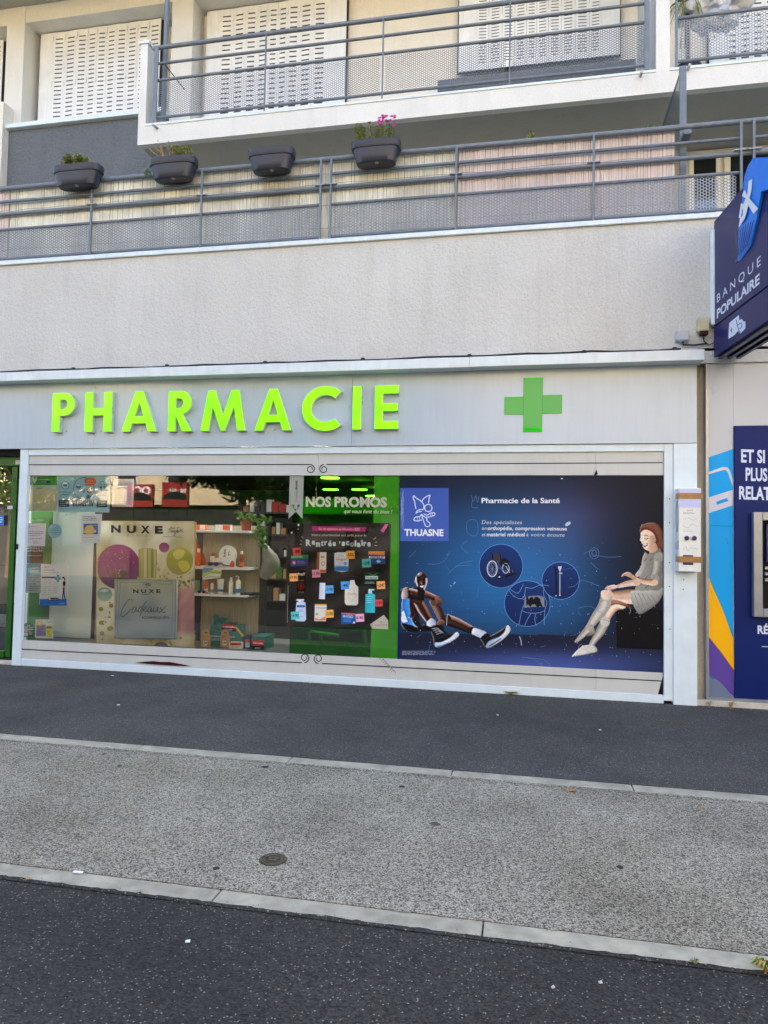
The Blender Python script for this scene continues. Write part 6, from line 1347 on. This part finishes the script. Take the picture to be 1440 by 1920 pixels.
# straw hat with sunglasses
t = thing('straw_hat', 'pale straw hat with blue band wearing dark sunglasses on the middle shelf', 'hat'); hx = lx(350, .47); z0 = shz[1]
MB().lathe((hx, .47, z0+.006), [(.135, -.004), (.14, .0), (.08, .012), (.068, .03), (.066, .085), (.05, .105), (.02, .10)], 'straw', 26, 1, .55).obj('body', t, smooth=True)
MB().lathe((hx, .47, z0+.024), [(.072, 0), (.0705, .035)], 'hat_band', 26, 1, .58).obj('band', t, smooth=True)
def glasses(nm, lab, x, z, Y, s=1.0, par=None):
    t = thing(nm, lab, 'sunglasses'); 
    for sx in (-1, 1): MB().prism([(x+sx*.04*s+.032*s*cos(a), z+.024*s*sin(a)) for a in [2*pi*k/14 for k in range(14)]], Y, Y+.004, 'navy_plastic').obj('lens', t)
    MB().tube([(x-.012*s, Y, z+.006), (x+.012*s, Y, z+.006)], .003, 'anthracite', 6).obj('bridge', t); MB().tube([(x-.07*s, Y, z+.01), (x-.075*s, Y+.06, z+.012)], .003, 'anthracite', 6).obj('temple', t); MB().tube([(x+.07*s, Y, z+.01), (x+.075*s, Y+.06, z+.012)], .003, 'anthracite', 6).obj('temple', t)
glasses('sunglasses', 'dark sunglasses resting on the brim of the straw hat', lx(322, .4), z0+.036, .388, 1.0)
glasses('sunglasses', 'small dark sunglasses lying at the front of the bottom shelf', lx(212, .44), shz[2]+.022, .435, .75)
# white fan, leaflet, orange bag, sandals, plants, hanging cloth
t = thing('round_fan', 'round white printed fan leaning against the shelf back behind the hat', 'fan'); cx2, cz2 = lx(465, .66), Z(430, 1041, .66)
MB().prism([(cx2+.125*cos(2*pi*k/36), cz2+.125*sin(2*pi*k/36)) for k in range(36)], .66, .664, 'poster_white').obj('disc', t)
A = Art(face_plane(.66), (340, 880), 5.333, .0004); vtext(A, 'Avène', 445, 880, 800, -26, NV, .02); A.line([(480, 820), (470, 860), (490, 850)], 6, NV, 3); A.obj('print', t)
t = thing('leaflet', 'coloured map like leaflet hanging over the edge of the middle shelf', 'leaflet'); A = Art(face_plane(.412), (340, 880), 5.333, .0004)
A.poly([(222, 980), (405, 1000), (388, 1082), (214, 1104)], rgb(214, 222, 206)); A.poly([(222, 980), (330, 990), (280, 1030), (219, 1040)], rgb(110, 150, 200)); A.poly([(219, 1050), (300, 1010), (400, 1020), (392, 1050), (300, 1040), (217, 1080)], rgb(170, 196, 110), 3); A.line([(230, 1088), (290, 1070), (350, 1078), (388, 1066)], 4, rgb(60, 110, 60), 3); A.line([(280, 1020), (330, 1035), (390, 1030)], 3, rgb(60, 90, 60), 3); A.obj('sheet', t)
def cloth(name, label, cat, loops, mat, Y):
    """soft closed shape through stacked outlines (px in crop, depth)"""
    t = thing(name, label, cat); mb = MB(); n = 20; vs = []
    for cx_, y_, rx, dep in loops:
        c = at(340+cx_/5.333, 880+y_/5.333, Y); r = rx/5.333/161
        for k in range(n): a = 2*pi*k/n; w_ = 1+.16*sin(3*a+y_*.02)+.07*sin(7*a+y_*.05); vs.append((c.x+r*cos(a)*w_, Y+dep*sin(a)*w_, c.z))
    mb.add(vs, [(i*n+k, i*n+(k+1) % n, (i+1)*n+(k+1) % n, (i+1)*n+k) for i in range(len(loops)-1) for k in range(n)]+[tuple(range(n)), tuple(range((len(loops)-1)*n, len(loops)*n))], mat); mb.obj('body', t, smooth=True); return t
t = cloth('drawstring_bag', 'rust orange drawstring bag on the left of the middle shelf', 'bag', [(165, 958, 78, .07), (165, 930, 84, .08), (162, 860, 72, .07), (158, 790, 52, .05), (160, 750, 26, .03), (164, 725, 14, .015)], 'orange_fabric', .55)
MB().tube([at(340+158/5.333, 880+730/5.333, .55), at(340+150/5.333, 880+660/5.333, .6)], .002, 'plastic_white', 5).obj('cord', t)
t = cloth('hanging_cloth_hat', 'pale grey cloth sun hat hanging beside the shelf stand', 'hat', [(850, 1105, 12, .02), (838, 1085, 48, .05), (850, 1040, 82, .07), (880, 980, 100, .08), (895, 920, 96, .08), (890, 850, 74, .07), (850, 780, 36, .05), (822, 728, 10, .02)], 'grey_fabric', .72)
MB().tube([at(340+822/5.333, 880+730/5.333, .72), at(340+805/5.333, 880+690/5.333, .74)], .003, 'anthracite', 5).obj('hook', t)
t = thing('sandals', 'dark sandals at the right end of the bottom shelf', 'sandals')
for dx_ in (0, .055):
    a = lx(640, .45)+dx_*.6; MB().tube([(a-.05+dx_, .44+dx_, shz[2]+.008), (a+.03+dx_, .5+dx_, shz[2]+.01), (a+.07+dx_, .54+dx_, shz[2]+.012)], [.018, .022, .016], 'cable_black', 8).obj('sole', t, smooth=True)
    MB().tube([(a-.02+dx_, .44+dx_, shz[2]+.015), (a+.0+dx_, .47+dx_, shz[2]+.035), (a+.03+dx_, .5+dx_, shz[2]+.015)], .004, 'cable_black', 6).obj('strap', t, smooth=True)
t = thing('potted_plant', 'trailing green plant in a terracotta pot at the right end of the top shelf', 'plant'); c = at(340+648/5.333, 993, .6); rnd = random.Random(77)
MB().lathe((c.x, .6, shz[0]), [(.055, 0), (.07, .11), (.078, .11), (.078, .13), (.065, .13)], 'terracotta', 18).obj('pot', t, smooth=True)
vine = [at(340+x/5.333, 880+y/5.333, Y_) for x, y, Y_ in ((640, 500, .6), (600, 460, .58), (700, 480, .58), (760, 540, .6), (850, 500, .6), (800, 600, .62), (780, 660, .64), (800, 730, .66))]
MB().tube([Vector((c.x, .6, shz[0]+.12))]+vine[2:], .005, 'leaf_green', 6).obj('stem', t)
for i, v_ in enumerate(vine):
    mb = MB()
    for _ in range(9):
        p = v_+Vector((rnd.uniform(-.06, .06), rnd.uniform(-.04, .04), rnd.uniform(-.06, .05))); a = rnd.uniform(0, 2*pi); s1 = rnd.uniform(.025, .05); d1_ = Vector((cos(a), rnd.uniform(-.4, .4), sin(a))); d2_ = d1_.cross(Vector((0, 1, 0))).normalized()
        mb.add([p-d1_*s1, p-d1_*s1*.2+d2_*s1*.6, p+d1_*s1, p-d1_*s1*.2-d2_*s1*.6, p+Vector((0, -.008, 0))], [(0, 1, 4), (1, 2, 4), (2, 3, 4), (3, 0, 4)], 'leaf_green')
    mb.obj('leaf_cluster', t)
# lower display
def card(nm, lab, cat, pts, Y, mat, draw=None, d=.006):
    t = thing(nm, lab, cat); P = [at(340+x/5.333, 880+y/5.333, Y) for x, y in pts]; MB().prism([(p.x, p.z) for p in P], Y, Y+d, mat).obj('card', t)
    A = Art(face_plane(Y), (340, 880), 5.333, .0005)
    if draw: draw(A); A.obj('print', t)
    return t
def dr(A):
    A.rect(404, 1546, 545, 1622, rgb(22, 24, 26)); A.poly([(404, 1546), (545, 1556), (545, 1592), (404, 1586)], rgb(190, 30, 44)); A.text('manouka', 414, 1578, 536, 1584, 17, WHITE, .03); A.lines_of_print(430, 520, [1600, 1612], 5, WHITE)
    A.text('GAMME ANTI-MOUSTIQUE', 296, 1674, 534, 1684, 16, rgb(190, 225, 220), .02); A.lines_of_print(300, 520, [1694, 1706], 6, rgb(150, 195, 190)); A.poly([(536, 1578), (552, 1570), (634, 1670), (612, 1676)], rgb(214, 180, 60))
    A.ring(372, 1560, 40, 5, rgb(10, 40, 40), 46); A.line([(330, 1520), (380, 1600), (440, 1560)], 5, rgb(10, 40, 40), 4)
card('insect_repellent_stand', 'teal cardboard stand lettered manouka with a leafy cut out top', 'stand', [(272, 1790), (280, 1620), (300, 1560), (330, 1520), (312, 1470), (340, 1440), (376, 1462), (372, 1486), (420, 1480), (470, 1488), (440, 1530), (560, 1530), (562, 1546), (636, 1550), (636, 1790)], .42, 'teal_card', dr)
for i, (x, lb) in enumerate(((96, 'brown cardboard hanger with red print at the corner of the gold display'), (244, 'brown cardboard hanger in the middle with black and white print'), (436, 'brown cardboard hanger in front of the teal stand'))):
    def dr(A, x=x, i=i):
        A.rect(x-10, 1628, x+18, 1640, rgb(60, 44, 30)); A.disc(x+2, 1720, 17, rgb(190, 50, 60) if i == 0 else rgb(30, 30, 30)); A.lines_of_print(x-34, x+30, [1660, 1672, 1684], 4, rgb(70, 50, 34)); A.rect(x-20, 1712, x+16, 1760, rgb(225, 220, 210) if i else rgb(200, 160, 120)); A.rect(x-12, 1720, x-4, 1752, K); A.disc(x+6, 1735, 8, K)
    card('cardboard_hanger', lb, 'packaging', [(x-46, 1790), (x-46, 1660), (x-36, 1655), (x-36, 1620), (x-20, 1604), (x+20, 1604), (x+36, 1620), (x+36, 1655), (x+46, 1660), (x+46, 1790)], .30+.01*i, 'kraft_card', dr, .02)
t = thing('product_box', 'teal manouka box with red label at the bottom of the window', 'box'); a, b = at(340+700/5.333, 880+1680/5.333, .3), at(340+835/5.333, 880+1680/5.333, .3); zt5 = Z(490, 880+1672/5.333, .3)
box('box', t, a.x, b.x+.0, .3, .62, zf, zt5, 'teal_card', .002); A = Art(face_plane(.3), (340, 880), 5.333, .0005); A.poly([(708, 1704), (826, 1712), (826, 1768), (706, 1758)], rgb(188, 30, 48)); A.rect(706, 1764, 826, 1800, rgb(20, 22, 26)); A.text('manouka', 716, 1742, 820, 1750, 20, WHITE, .03); A.lines_of_print(735, 800, [1784], 6, WHITE); A.obj('print', t)
def dr(A): A.rect(486, 1730, 600, 1762, rgb(206, 96, 56)); A.lines_of_print(492, 590, [1770, 1780], 6, rgb(140, 140, 150)); A.text('ultra', 500, 1755, 560, 1756, 15, rgb(110, 20, 30), .03)
card('product_box', 'white and orange low box between the teal stand and the teal box', 'box', [(480, 1795), (480, 1728), (604, 1732), (604, 1795)], .28, 'plastic_white', dr, .08)
def dr(A): A.rect(638, 1700, 684, 1728, rgb(206, 90, 60)); A.rect(638, 1732, 684, 1780, rgb(205, 210, 225)); A.lines_of_print(642, 680, [1742, 1754], 5, BLU)
card('product_box', 'deep blue box standing just left of the teal box', 'box', [(608, 1795), (608, 1680), (640, 1660), (688, 1664), (688, 1795)], .34, 'navy_plastic', dr, .08)
# ================================================================== ACROSS THE STREET (seen mirrored in the shop glass)
def across(px, py, D): p = at(px, py, D); return Vector((p.x, -D, p.z))
def far_building(label, x0, x1, y, h, mat, z_shop=3.4):
    t = thing('street_building', label, 'building')
    box('wall', t, x0, x1, y-10, y, z_shop, h, mat); box('shop_wall', t, x0, x1, y-10, y-.3, 0, z_shop-.001, 'facade_dark'); box('roof', t, x0-.3, x1+.3, y-10.3, y+.4, h+.001, h+.4, 'roof_grey')
    x = x0+1.2; first = None
    while x < x1-1.8:
        z = z_shop+.9
        while z < h-1.6:
            w_ = box('window', t, x, x+1.2, y-.02, y+.06, z, z+1.5, 'plastic_white'); box('pane', w_, x+.08, x+1.12, y+.061, y+.066, z+.08, z+1.42, 'facade_dark')
            z += 3.0
        x += 2.9
    return t
far_building('sunlit yellow building across the street, mirrored in the top of the window', -34, -13.2, -26, 13, 'facade_sunny')
far_building('long ochre building across the street behind the mirrored trees', -13, 9, -27, 15, 'facade_sunny')
far_building('plain building across the street at the right, mirrored only faintly', 9.3, 30, -26.5, 14, 'facade_sunny')
def billboard(px0, px1, py0, py1, D, label, txt):
    a, b = across(px0, py1, D), across(px1, py0, D); t = thing('red_billboard', label, 'billboard')
    box('board', t, a.x, b.x, -D-.15, -D, a.z, b.z, 'billboard_red')
    v, f = glyphs(txt, .04); u0 = min(q[0] for q in v); u1 = max(q[0] for q in v); w_ = (b.x-a.x)*.62; k = w_/(u1-u0); xr = b.x-(b.x-a.x)*.08
    mb = MB(); mb.add([(xr-(u-u0)*k, -D+.01, b.z-.40+h*k) for u, h in v], f, 'sign_white'); mb.obj('lettering', t, fix=False)
    mb = MB(); cx_ = (a.x+b.x)/2; zc = a.z+(b.z-a.z)*.42; mb.prism([(cx_-.5, zc-.1), (cx_+.5, zc-.12), (cx_+.48, zc+.05), (cx_+.2, zc+.18), (cx_-.15, zc+.2), (cx_-.4, zc+.06)], -D+.003, -D+.02, 'black_gap'); mb.obj('car_picture', t)
    for x in (a.x+.15, b.x-.15): MB().tube([(x, -D-.2, 0), (x, -D-.2, b.z)], .05, 'anthracite').obj('post', t)
billboard(302, 352, 904, 950, 17, 'red billboard with white capitals and a dark car, mirrored in the window', 'HL AU')
billboard(236, 286, 908, 950, 17.5, 'red billboard half hidden behind the white notice in the mirrored street', 'OC')
def tree(cx_, cy_, h, r, label, n, seed, mid=.66):
    t = thing('street_tree', label, 'tree', 'trees along the street'); rd = random.Random(seed)
    MB().tube([(cx_, cy_, 0), (cx_+.05, cy_, h*.3), (cx_-.03, cy_, h*.62)], [.17, .13, .08], 'bark', 12).obj('trunk', t, smooth=True)
    mb = MB()
    for k in range(9):
        a = rd.uniform(0, 2*pi); mb.tube([(cx_, cy_, h*rd.uniform(.3, .5)), (cx_+cos(a)*r*.4, cy_+sin(a)*r*.4, h*.62), (cx_+cos(a)*r*.75, cy_+sin(a)*r*.75, h*rd.uniform(.6, .85))], [.06, .04, .015], 'bark', 6)
    mb.obj('limb', t); mb = MB()
    for k in range(64):
        while True:
            u = Vector((rd.uniform(-1, 1), rd.uniform(-1, 1), rd.uniform(-1, 1)))
            if .1 < u.length < 1: break
        s1 = rd.uniform(.35, .6)*r*.6; leaves(mb, (cx_+u.x*r, cy_+u.y*r, h*mid+u.z*h*.32), s1, s1, s1*.8, n, .12, ['tree_leaf', 'tree_leaf', 'leaf_green'], rd)
    mb.obj('crown', t, fix=False); return t
p = across(452, 925, 13); tree(p.x, -13, 8.2, 2.3, 'leafy street tree with thin trunk mirrored above the shelf stand', 330, 31)
p = across(655, 925, 14); tree(p.x, -14, 9.4, 3.1, 'leafy street tree mirrored behind the NOS PROMOS lettering', 420, 32, .56)
p = across(560, 925, 17); tree(p.x, -17, 8.5, 2.4, 'street tree with low crown mirrored left of the NOS PROMOS lettering', 300, 35, .55)
p = across(765, 925, 15); tree(p.x, -15, 9, 2.4, 'street tree mirrored in the bright green strip of the window', 260, 36, .58)
p = across(15, 925, 16); tree(p.x, -16, 9, 2.3, 'street tree mirrored in the glass of the green shop door', 260, 37, .58)
p = across(110, 925, 19); tree(p.x, -19, 7.5, 2.0, 'street tree mirrored faintly behind the screening poster', 110, 33)
# hedge mirrored low in the dark glass
def hedge(px0, px1, D, h, seed):
    t = thing('hedge', 'dark clipped hedge along the far pavement, mirrored low in the window', 'hedge'); rd = random.Random(seed); mb = MB(); a, b = across(px0, 1000, D).x, across(px1, 1000, D).x
    leaves(mb, ((a+b)/2, -D, h/2), (b-a)/2, .5, h/2, 2600, .09, ['leaf_green'], rd); MB().box(a+.2, b-.2, -D-.3, -D+.3, 0, h*.85, 'bark').obj('branches', t); mb.obj('foliage', t, fix=False)
hedge(60, 900, 19, 1.5, 8)

# ================================================================== SMALL THINGS ON THE GROUND
VC = thing('valve_cover', 'small round cast iron valve cover set in the pale paving', 'cover'); c = gr(512, 1612, .003)
MB().lathe((c.x, c.y, -.02), [(.070, 0), (.070, .0262)], 'cast_iron', 36).obj('frame', VC)
for r0, r1, hh in ((.066, .055, .009), (.050, .040, .0085), (.026, .004, .008)):
    mb = MB(); n = 36; vs = [(c.x+r*cos(2*pi*k/n), c.y+r*sin(2*pi*k/n), z) for r, z in ((r0, .0063), (r0, .0063+hh*.4), (r1, .0063+hh*.4), (r1, .0063)) for k in range(n)]
    mb.add(vs, [(i*n+k, i*n+(k+1) % n, (i+1)*n+(k+1) % n, (i+1)*n+k) for i in range(3) for k in range(n)], 'cast_rust'); mb.obj('ring', VC)
plain('stain_dark', rgb(84, 78, 68), .95, var=.2, vs=30)
def spot(px, py, r, label, mat='gum_dark', z=.0035):
    c = gr(px, py, z); rd = random.Random(int(px)); mb = MB(); n = 14; vs = [(c.x+r*cos(2*pi*k/n)*rd.uniform(.7, 1.2), c.y+r*sin(2*pi*k/n)*rd.uniform(.7, 1.1), z) for k in range(n)]
    mb.add(vs+[(x, y, z+.002) for x, y, _ in vs]+[(c.x, c.y, z+.0035)], [(k, (k+1) % n, n+(k+1) % n, n+k) for k in range(n)]+[(n+k, n+(k+1) % n, 2*n) for k in range(n)], mat); tag(mb.obj('chewing_gum'), label, 'gum spot')
spot(406, 1628, .017, 'dark round gum spot on the pale paving left of the valve cover')
spot(1163, 1626, .018, 'dark gum spot on the pale paving towards the right')
spot(753, 1475, .020, 'dark gum spot near the middle of the pale paving')
spot(497, 1438, .024, 'dark flattened gum spot just below the upper kerb joint')
spot(224, 1436, .018, 'dark gum spot on the pale paving at the far left')
spot(194, 1414, .013, 'tiny dark gum spot close under the upper kerb at the left')
spot(815, 1545, .03, 'faint brownish smear in the middle of the pale paving', 'stain_dark', .0031)
def bit(px, py, w_, d_, label, mat, rot=.3, z=.0, cat='litter', nm='paper_scrap'):
    c = gr(px, py, z); mb = MB(); u = Vector((cos(rot), sin(rot), 0))*w_/2; v = Vector((-sin(rot), cos(rot), 0))*d_/2; h = Vector((0, 0, .004)); o = Vector((c.x, c.y, z+.0005))
    mb.add([o-u-v, o+u-v, o+u+v, o-u+v, o-u-v+h, o+u-v+h*.4, o+u+v+h*1.4, o-u+v+h], [(0, 1, 2, 3), (4, 5, 6, 7), (0, 1, 5, 4), (1, 2, 6, 5), (2, 3, 7, 6), (3, 0, 4, 7)], mat); tag(mb.obj(nm), label, cat)
bit(146, 1636, .048, .014, 'small white paper strip lying on the lower kerb at the left', 'litter_white', .05, .008)
bit(352, 1766, .018, .012, 'tiny white scrap on the dark road below the lower kerb', 'litter_white', .3, -.004)
bit(211, 1267, .028, .016, 'white scrap on the dark pavement near the shop base', 'litter_white', .1)
bit(222, 1322, .026, .016, 'white scrap on the dark pavement midway to the upper kerb', 'litter_white', .3)
bit(933, 1341, .020, .014, 'white scrap on the pavement in front of the blue poster', 'litter_white', .3)
bit(1125, 1369, .022, .012, 'white scrap on the pavement in front of the woman picture', 'litter_white', .1)
bit(1126, 1843, .014, .010, 'small pale scrap on the dark road at the lower right', 'stone_sill', .4, -.004)
bit(1037, 1852, .014, .008, 'small brownish scrap on the dark road left of the pale scrap', 'stone_sill', .8, -.004)
def fallen_leaf(px, py, s1, label, z=.004):
    c = gr(px, py, z); mb = MB(); pr = [(0, 0), (.4, .35), (.75, .3), (1, 0), (.75, -.3), (.4, -.35)]; a = .4
    vs = [(c.x+s1*((x-.5)*cos(a)-y*sin(a)), c.y+s1*((x-.5)*sin(a)+y*cos(a)), z+.003+s1*.35*abs(y)+.1*s1*x) for x, y in pr]+[(c.x, c.y, z+.002)]
    mb.add(vs, [(k, (k+1) % 6, 6) for k in range(6)], 'dry_leaf'); mb.tube([(c.x-s1*.5*cos(a), c.y-s1*.5*sin(a), z+.002), (c.x-s1*.85*cos(a), c.y-s1*.85*sin(a), z+.001)], .0012, 'dry_leaf', 4); tag(mb.obj('fallen_leaf'), label, 'leaf')
fallen_leaf(1073, 1484, .055, 'curled orange brown leaf lying just below the upper kerb')
fallen_leaf(1318, 1515, .03, 'small flat brown leaf on the pale paving at the right')
def weed(p, n, s1, label, mats, seed, flat=.5):
    rd = random.Random(seed); t = thing('weed', label, 'weed'); mb = MB()
    for _ in range(n):
        a = rd.uniform(0, 2*pi); d = Vector((cos(a), sin(a)*.6-.2, 0)); r = s1*rd.uniform(.5, 1.3); b = Vector(p); w_ = Vector((-d.y, d.x, 0)).normalized()*r*.09; m1_ = b+d*r*.5+Vector((0, 0, r*flat)); e = b+d*r+Vector((0, 0, r*flat*.7))
        mb.add([b-w_*.4, b+w_*.4, m1_+w_, e, m1_-w_], [(0, 1, 2, 4), (2, 3, 4)], rd.choice(mats))
    mb.obj('leaves', t); mb = MB(); mb.lathe(p, [(s1*.12, -.004), (s1*.1, .006)], 'leaf_dry', 7); mb.obj('crown', t)
gp = lambda px, py: Vector((gr(px, py).x, gr(px, py).y, .0))
weed(gp(517, 1271), 46, .06, 'small green weed at the foot of the white base below the scroll joint', ['leaf_green'], 1, .9)
weed(gp(628, 1278), 26, .04, 'dry reddish weed at the foot of the shop base right of the green weed', ['leaf_dry', 'twig'], 2, 1)
weed(gp(958, 1302), 90, .085, 'wide green weed tuft at the foot of the base under the blue poster', ['leaf_green', 'leaf_green', 'leaf_dry'], 3, .35)
weed(gp(1214, 1316), 46, .05, 'small green weed by the base just left of the white pilaster', ['leaf_green'], 4, .6)
weed(gp(1330, 1326), 18, .05, 'dry weed wisps at the foot of the beige column', ['twig', 'leaf_green'], 5, 1)
weed(gp(1370, 1329), 22, .06, 'thin dry weed by the stone sill of the bank', ['twig', 'leaf_dry'], 6, 1.1)
weed(gr(1435, 1825), 110, .05, 'yellow brown grass tuft in the gap along the lower kerb, right edge', ['leaf_dry', 'leaf_dry', 'leaf_green'], 7, .9)
weed(gr(1303, 1807), 30, .025, 'very small dry moss tuft in the gap along the lower kerb', ['leaf_dry', 'leaf_green'], 8, .6)
weed(gr(52, 1649), 26, .02, 'tiny brownish moss patch in the gap along the lower kerb, left edge', ['leaf_dry', 'dry_leaf'], 9, .4)
# crumbs, dirt and soil collected along the foot of the shop front
rd = random.Random(4); mb = MB()
for _ in range(900):
    x = rd.uniform(-6.6, 3.2); y = -.055-abs(rd.gauss(0, .03)); s1 = rd.uniform(.002, .008); a = rd.uniform(0, 3)
    mb.add([(x, y, .0005), (x+s1*cos(a), y+s1*sin(a), .0005), (x-s1*sin(a), y+s1*cos(a), .0005), (x, y, s1*.8)], [(0, 1, 3), (1, 2, 3), (2, 0, 3)], rd.choice(['soil', 'cable_black', 'stone_sill', 'leaf_dry']))
o = mb.obj('dirt_crumbs', fix=False); tag(o, 'loose dirt and crumbs gathered along the foot of the shopfront', 'dirt', None, 'stuff')
for _ in range(0): pass

# ragged lips where the asphalt was laid against the kerbs
rd = random.Random(12)
def lip(name, y, sgn, mat, z):
    x = -7.5; top = []; 
    while x < 4.5: top.append((x, y+sgn*abs(rd.gauss(.002, .005)))); x += rd.uniform(.012, .05)
    mb = MB(); n = len(top); vs = [(a, b, z) for a, b in top]+[(a, y-sgn*.02, z-.003) for a, _ in top]
    mb.add(vs, [(i, i+1, n+i+1, n+i) for i in range(n-1)], mat); struct(mb.obj(name, fix=False))
lip('pavement_edge', KU1, -1, 'asphalt_pavement', .0085); lip('cycle_path_edge', KU0, 1, 'asphalt_light', .0088)
lip('cycle_path_edge', KL1, -1, 'asphalt_light', .0046); lip('road_edge', KL0, 1, 'asphalt_road', .0030)
mb = MB()
for _ in range(1500):
    yk = rd.choice([KU0, KU1, KL0, KL1]); x = rd.uniform(-6, 4); y = yk+rd.gauss(0, .018); s1 = rd.uniform(.0015, .005); a = rd.uniform(0, 3); z = .0065
    mb.add([(x, y, z), (x+s1*cos(a), y+s1*sin(a), z), (x-s1*sin(a), y+s1*cos(a), z), (x, y, z+s1*.8)], [(0, 1, 3), (1, 2, 3), (2, 0, 3)], rd.choice(['soil', 'cable_black', 'stone_sill', 'anthracite', 'leaf_dry']))
tag(mb.obj('grit', fix=False), 'loose grit scattered along the two kerb strips', 'grit', None, 'stuff')
# screw heads on the fascia panels and pilaster
for x in (X(177, 770, -.06), X(660, 770, -.06)):
    for dx_ in (-.03, .03):
        for zz in (ZF0+.05, (ZF0+ZF1)/2, ZF1-.08): MB().tube([(x+dx_, -.0625, zz), (x+dx_, -.0603, zz)], .006, 'galvanised', 8).obj('screw', SF)
for px, py in ((1282, 1087), (1281, 1105), (1256, 935), (1256, 980), (1256, 1055), (1256, 1100), (1257, 1180)): c = at(px, py, -.056); MB().tube([(c.x, -.0575 if px > 1262 else -.0375, c.z), (c.x, -.0551 if px > 1262 else -.0351, c.z)], .006, 'black_gap', 8).obj('screw_hole', SF)
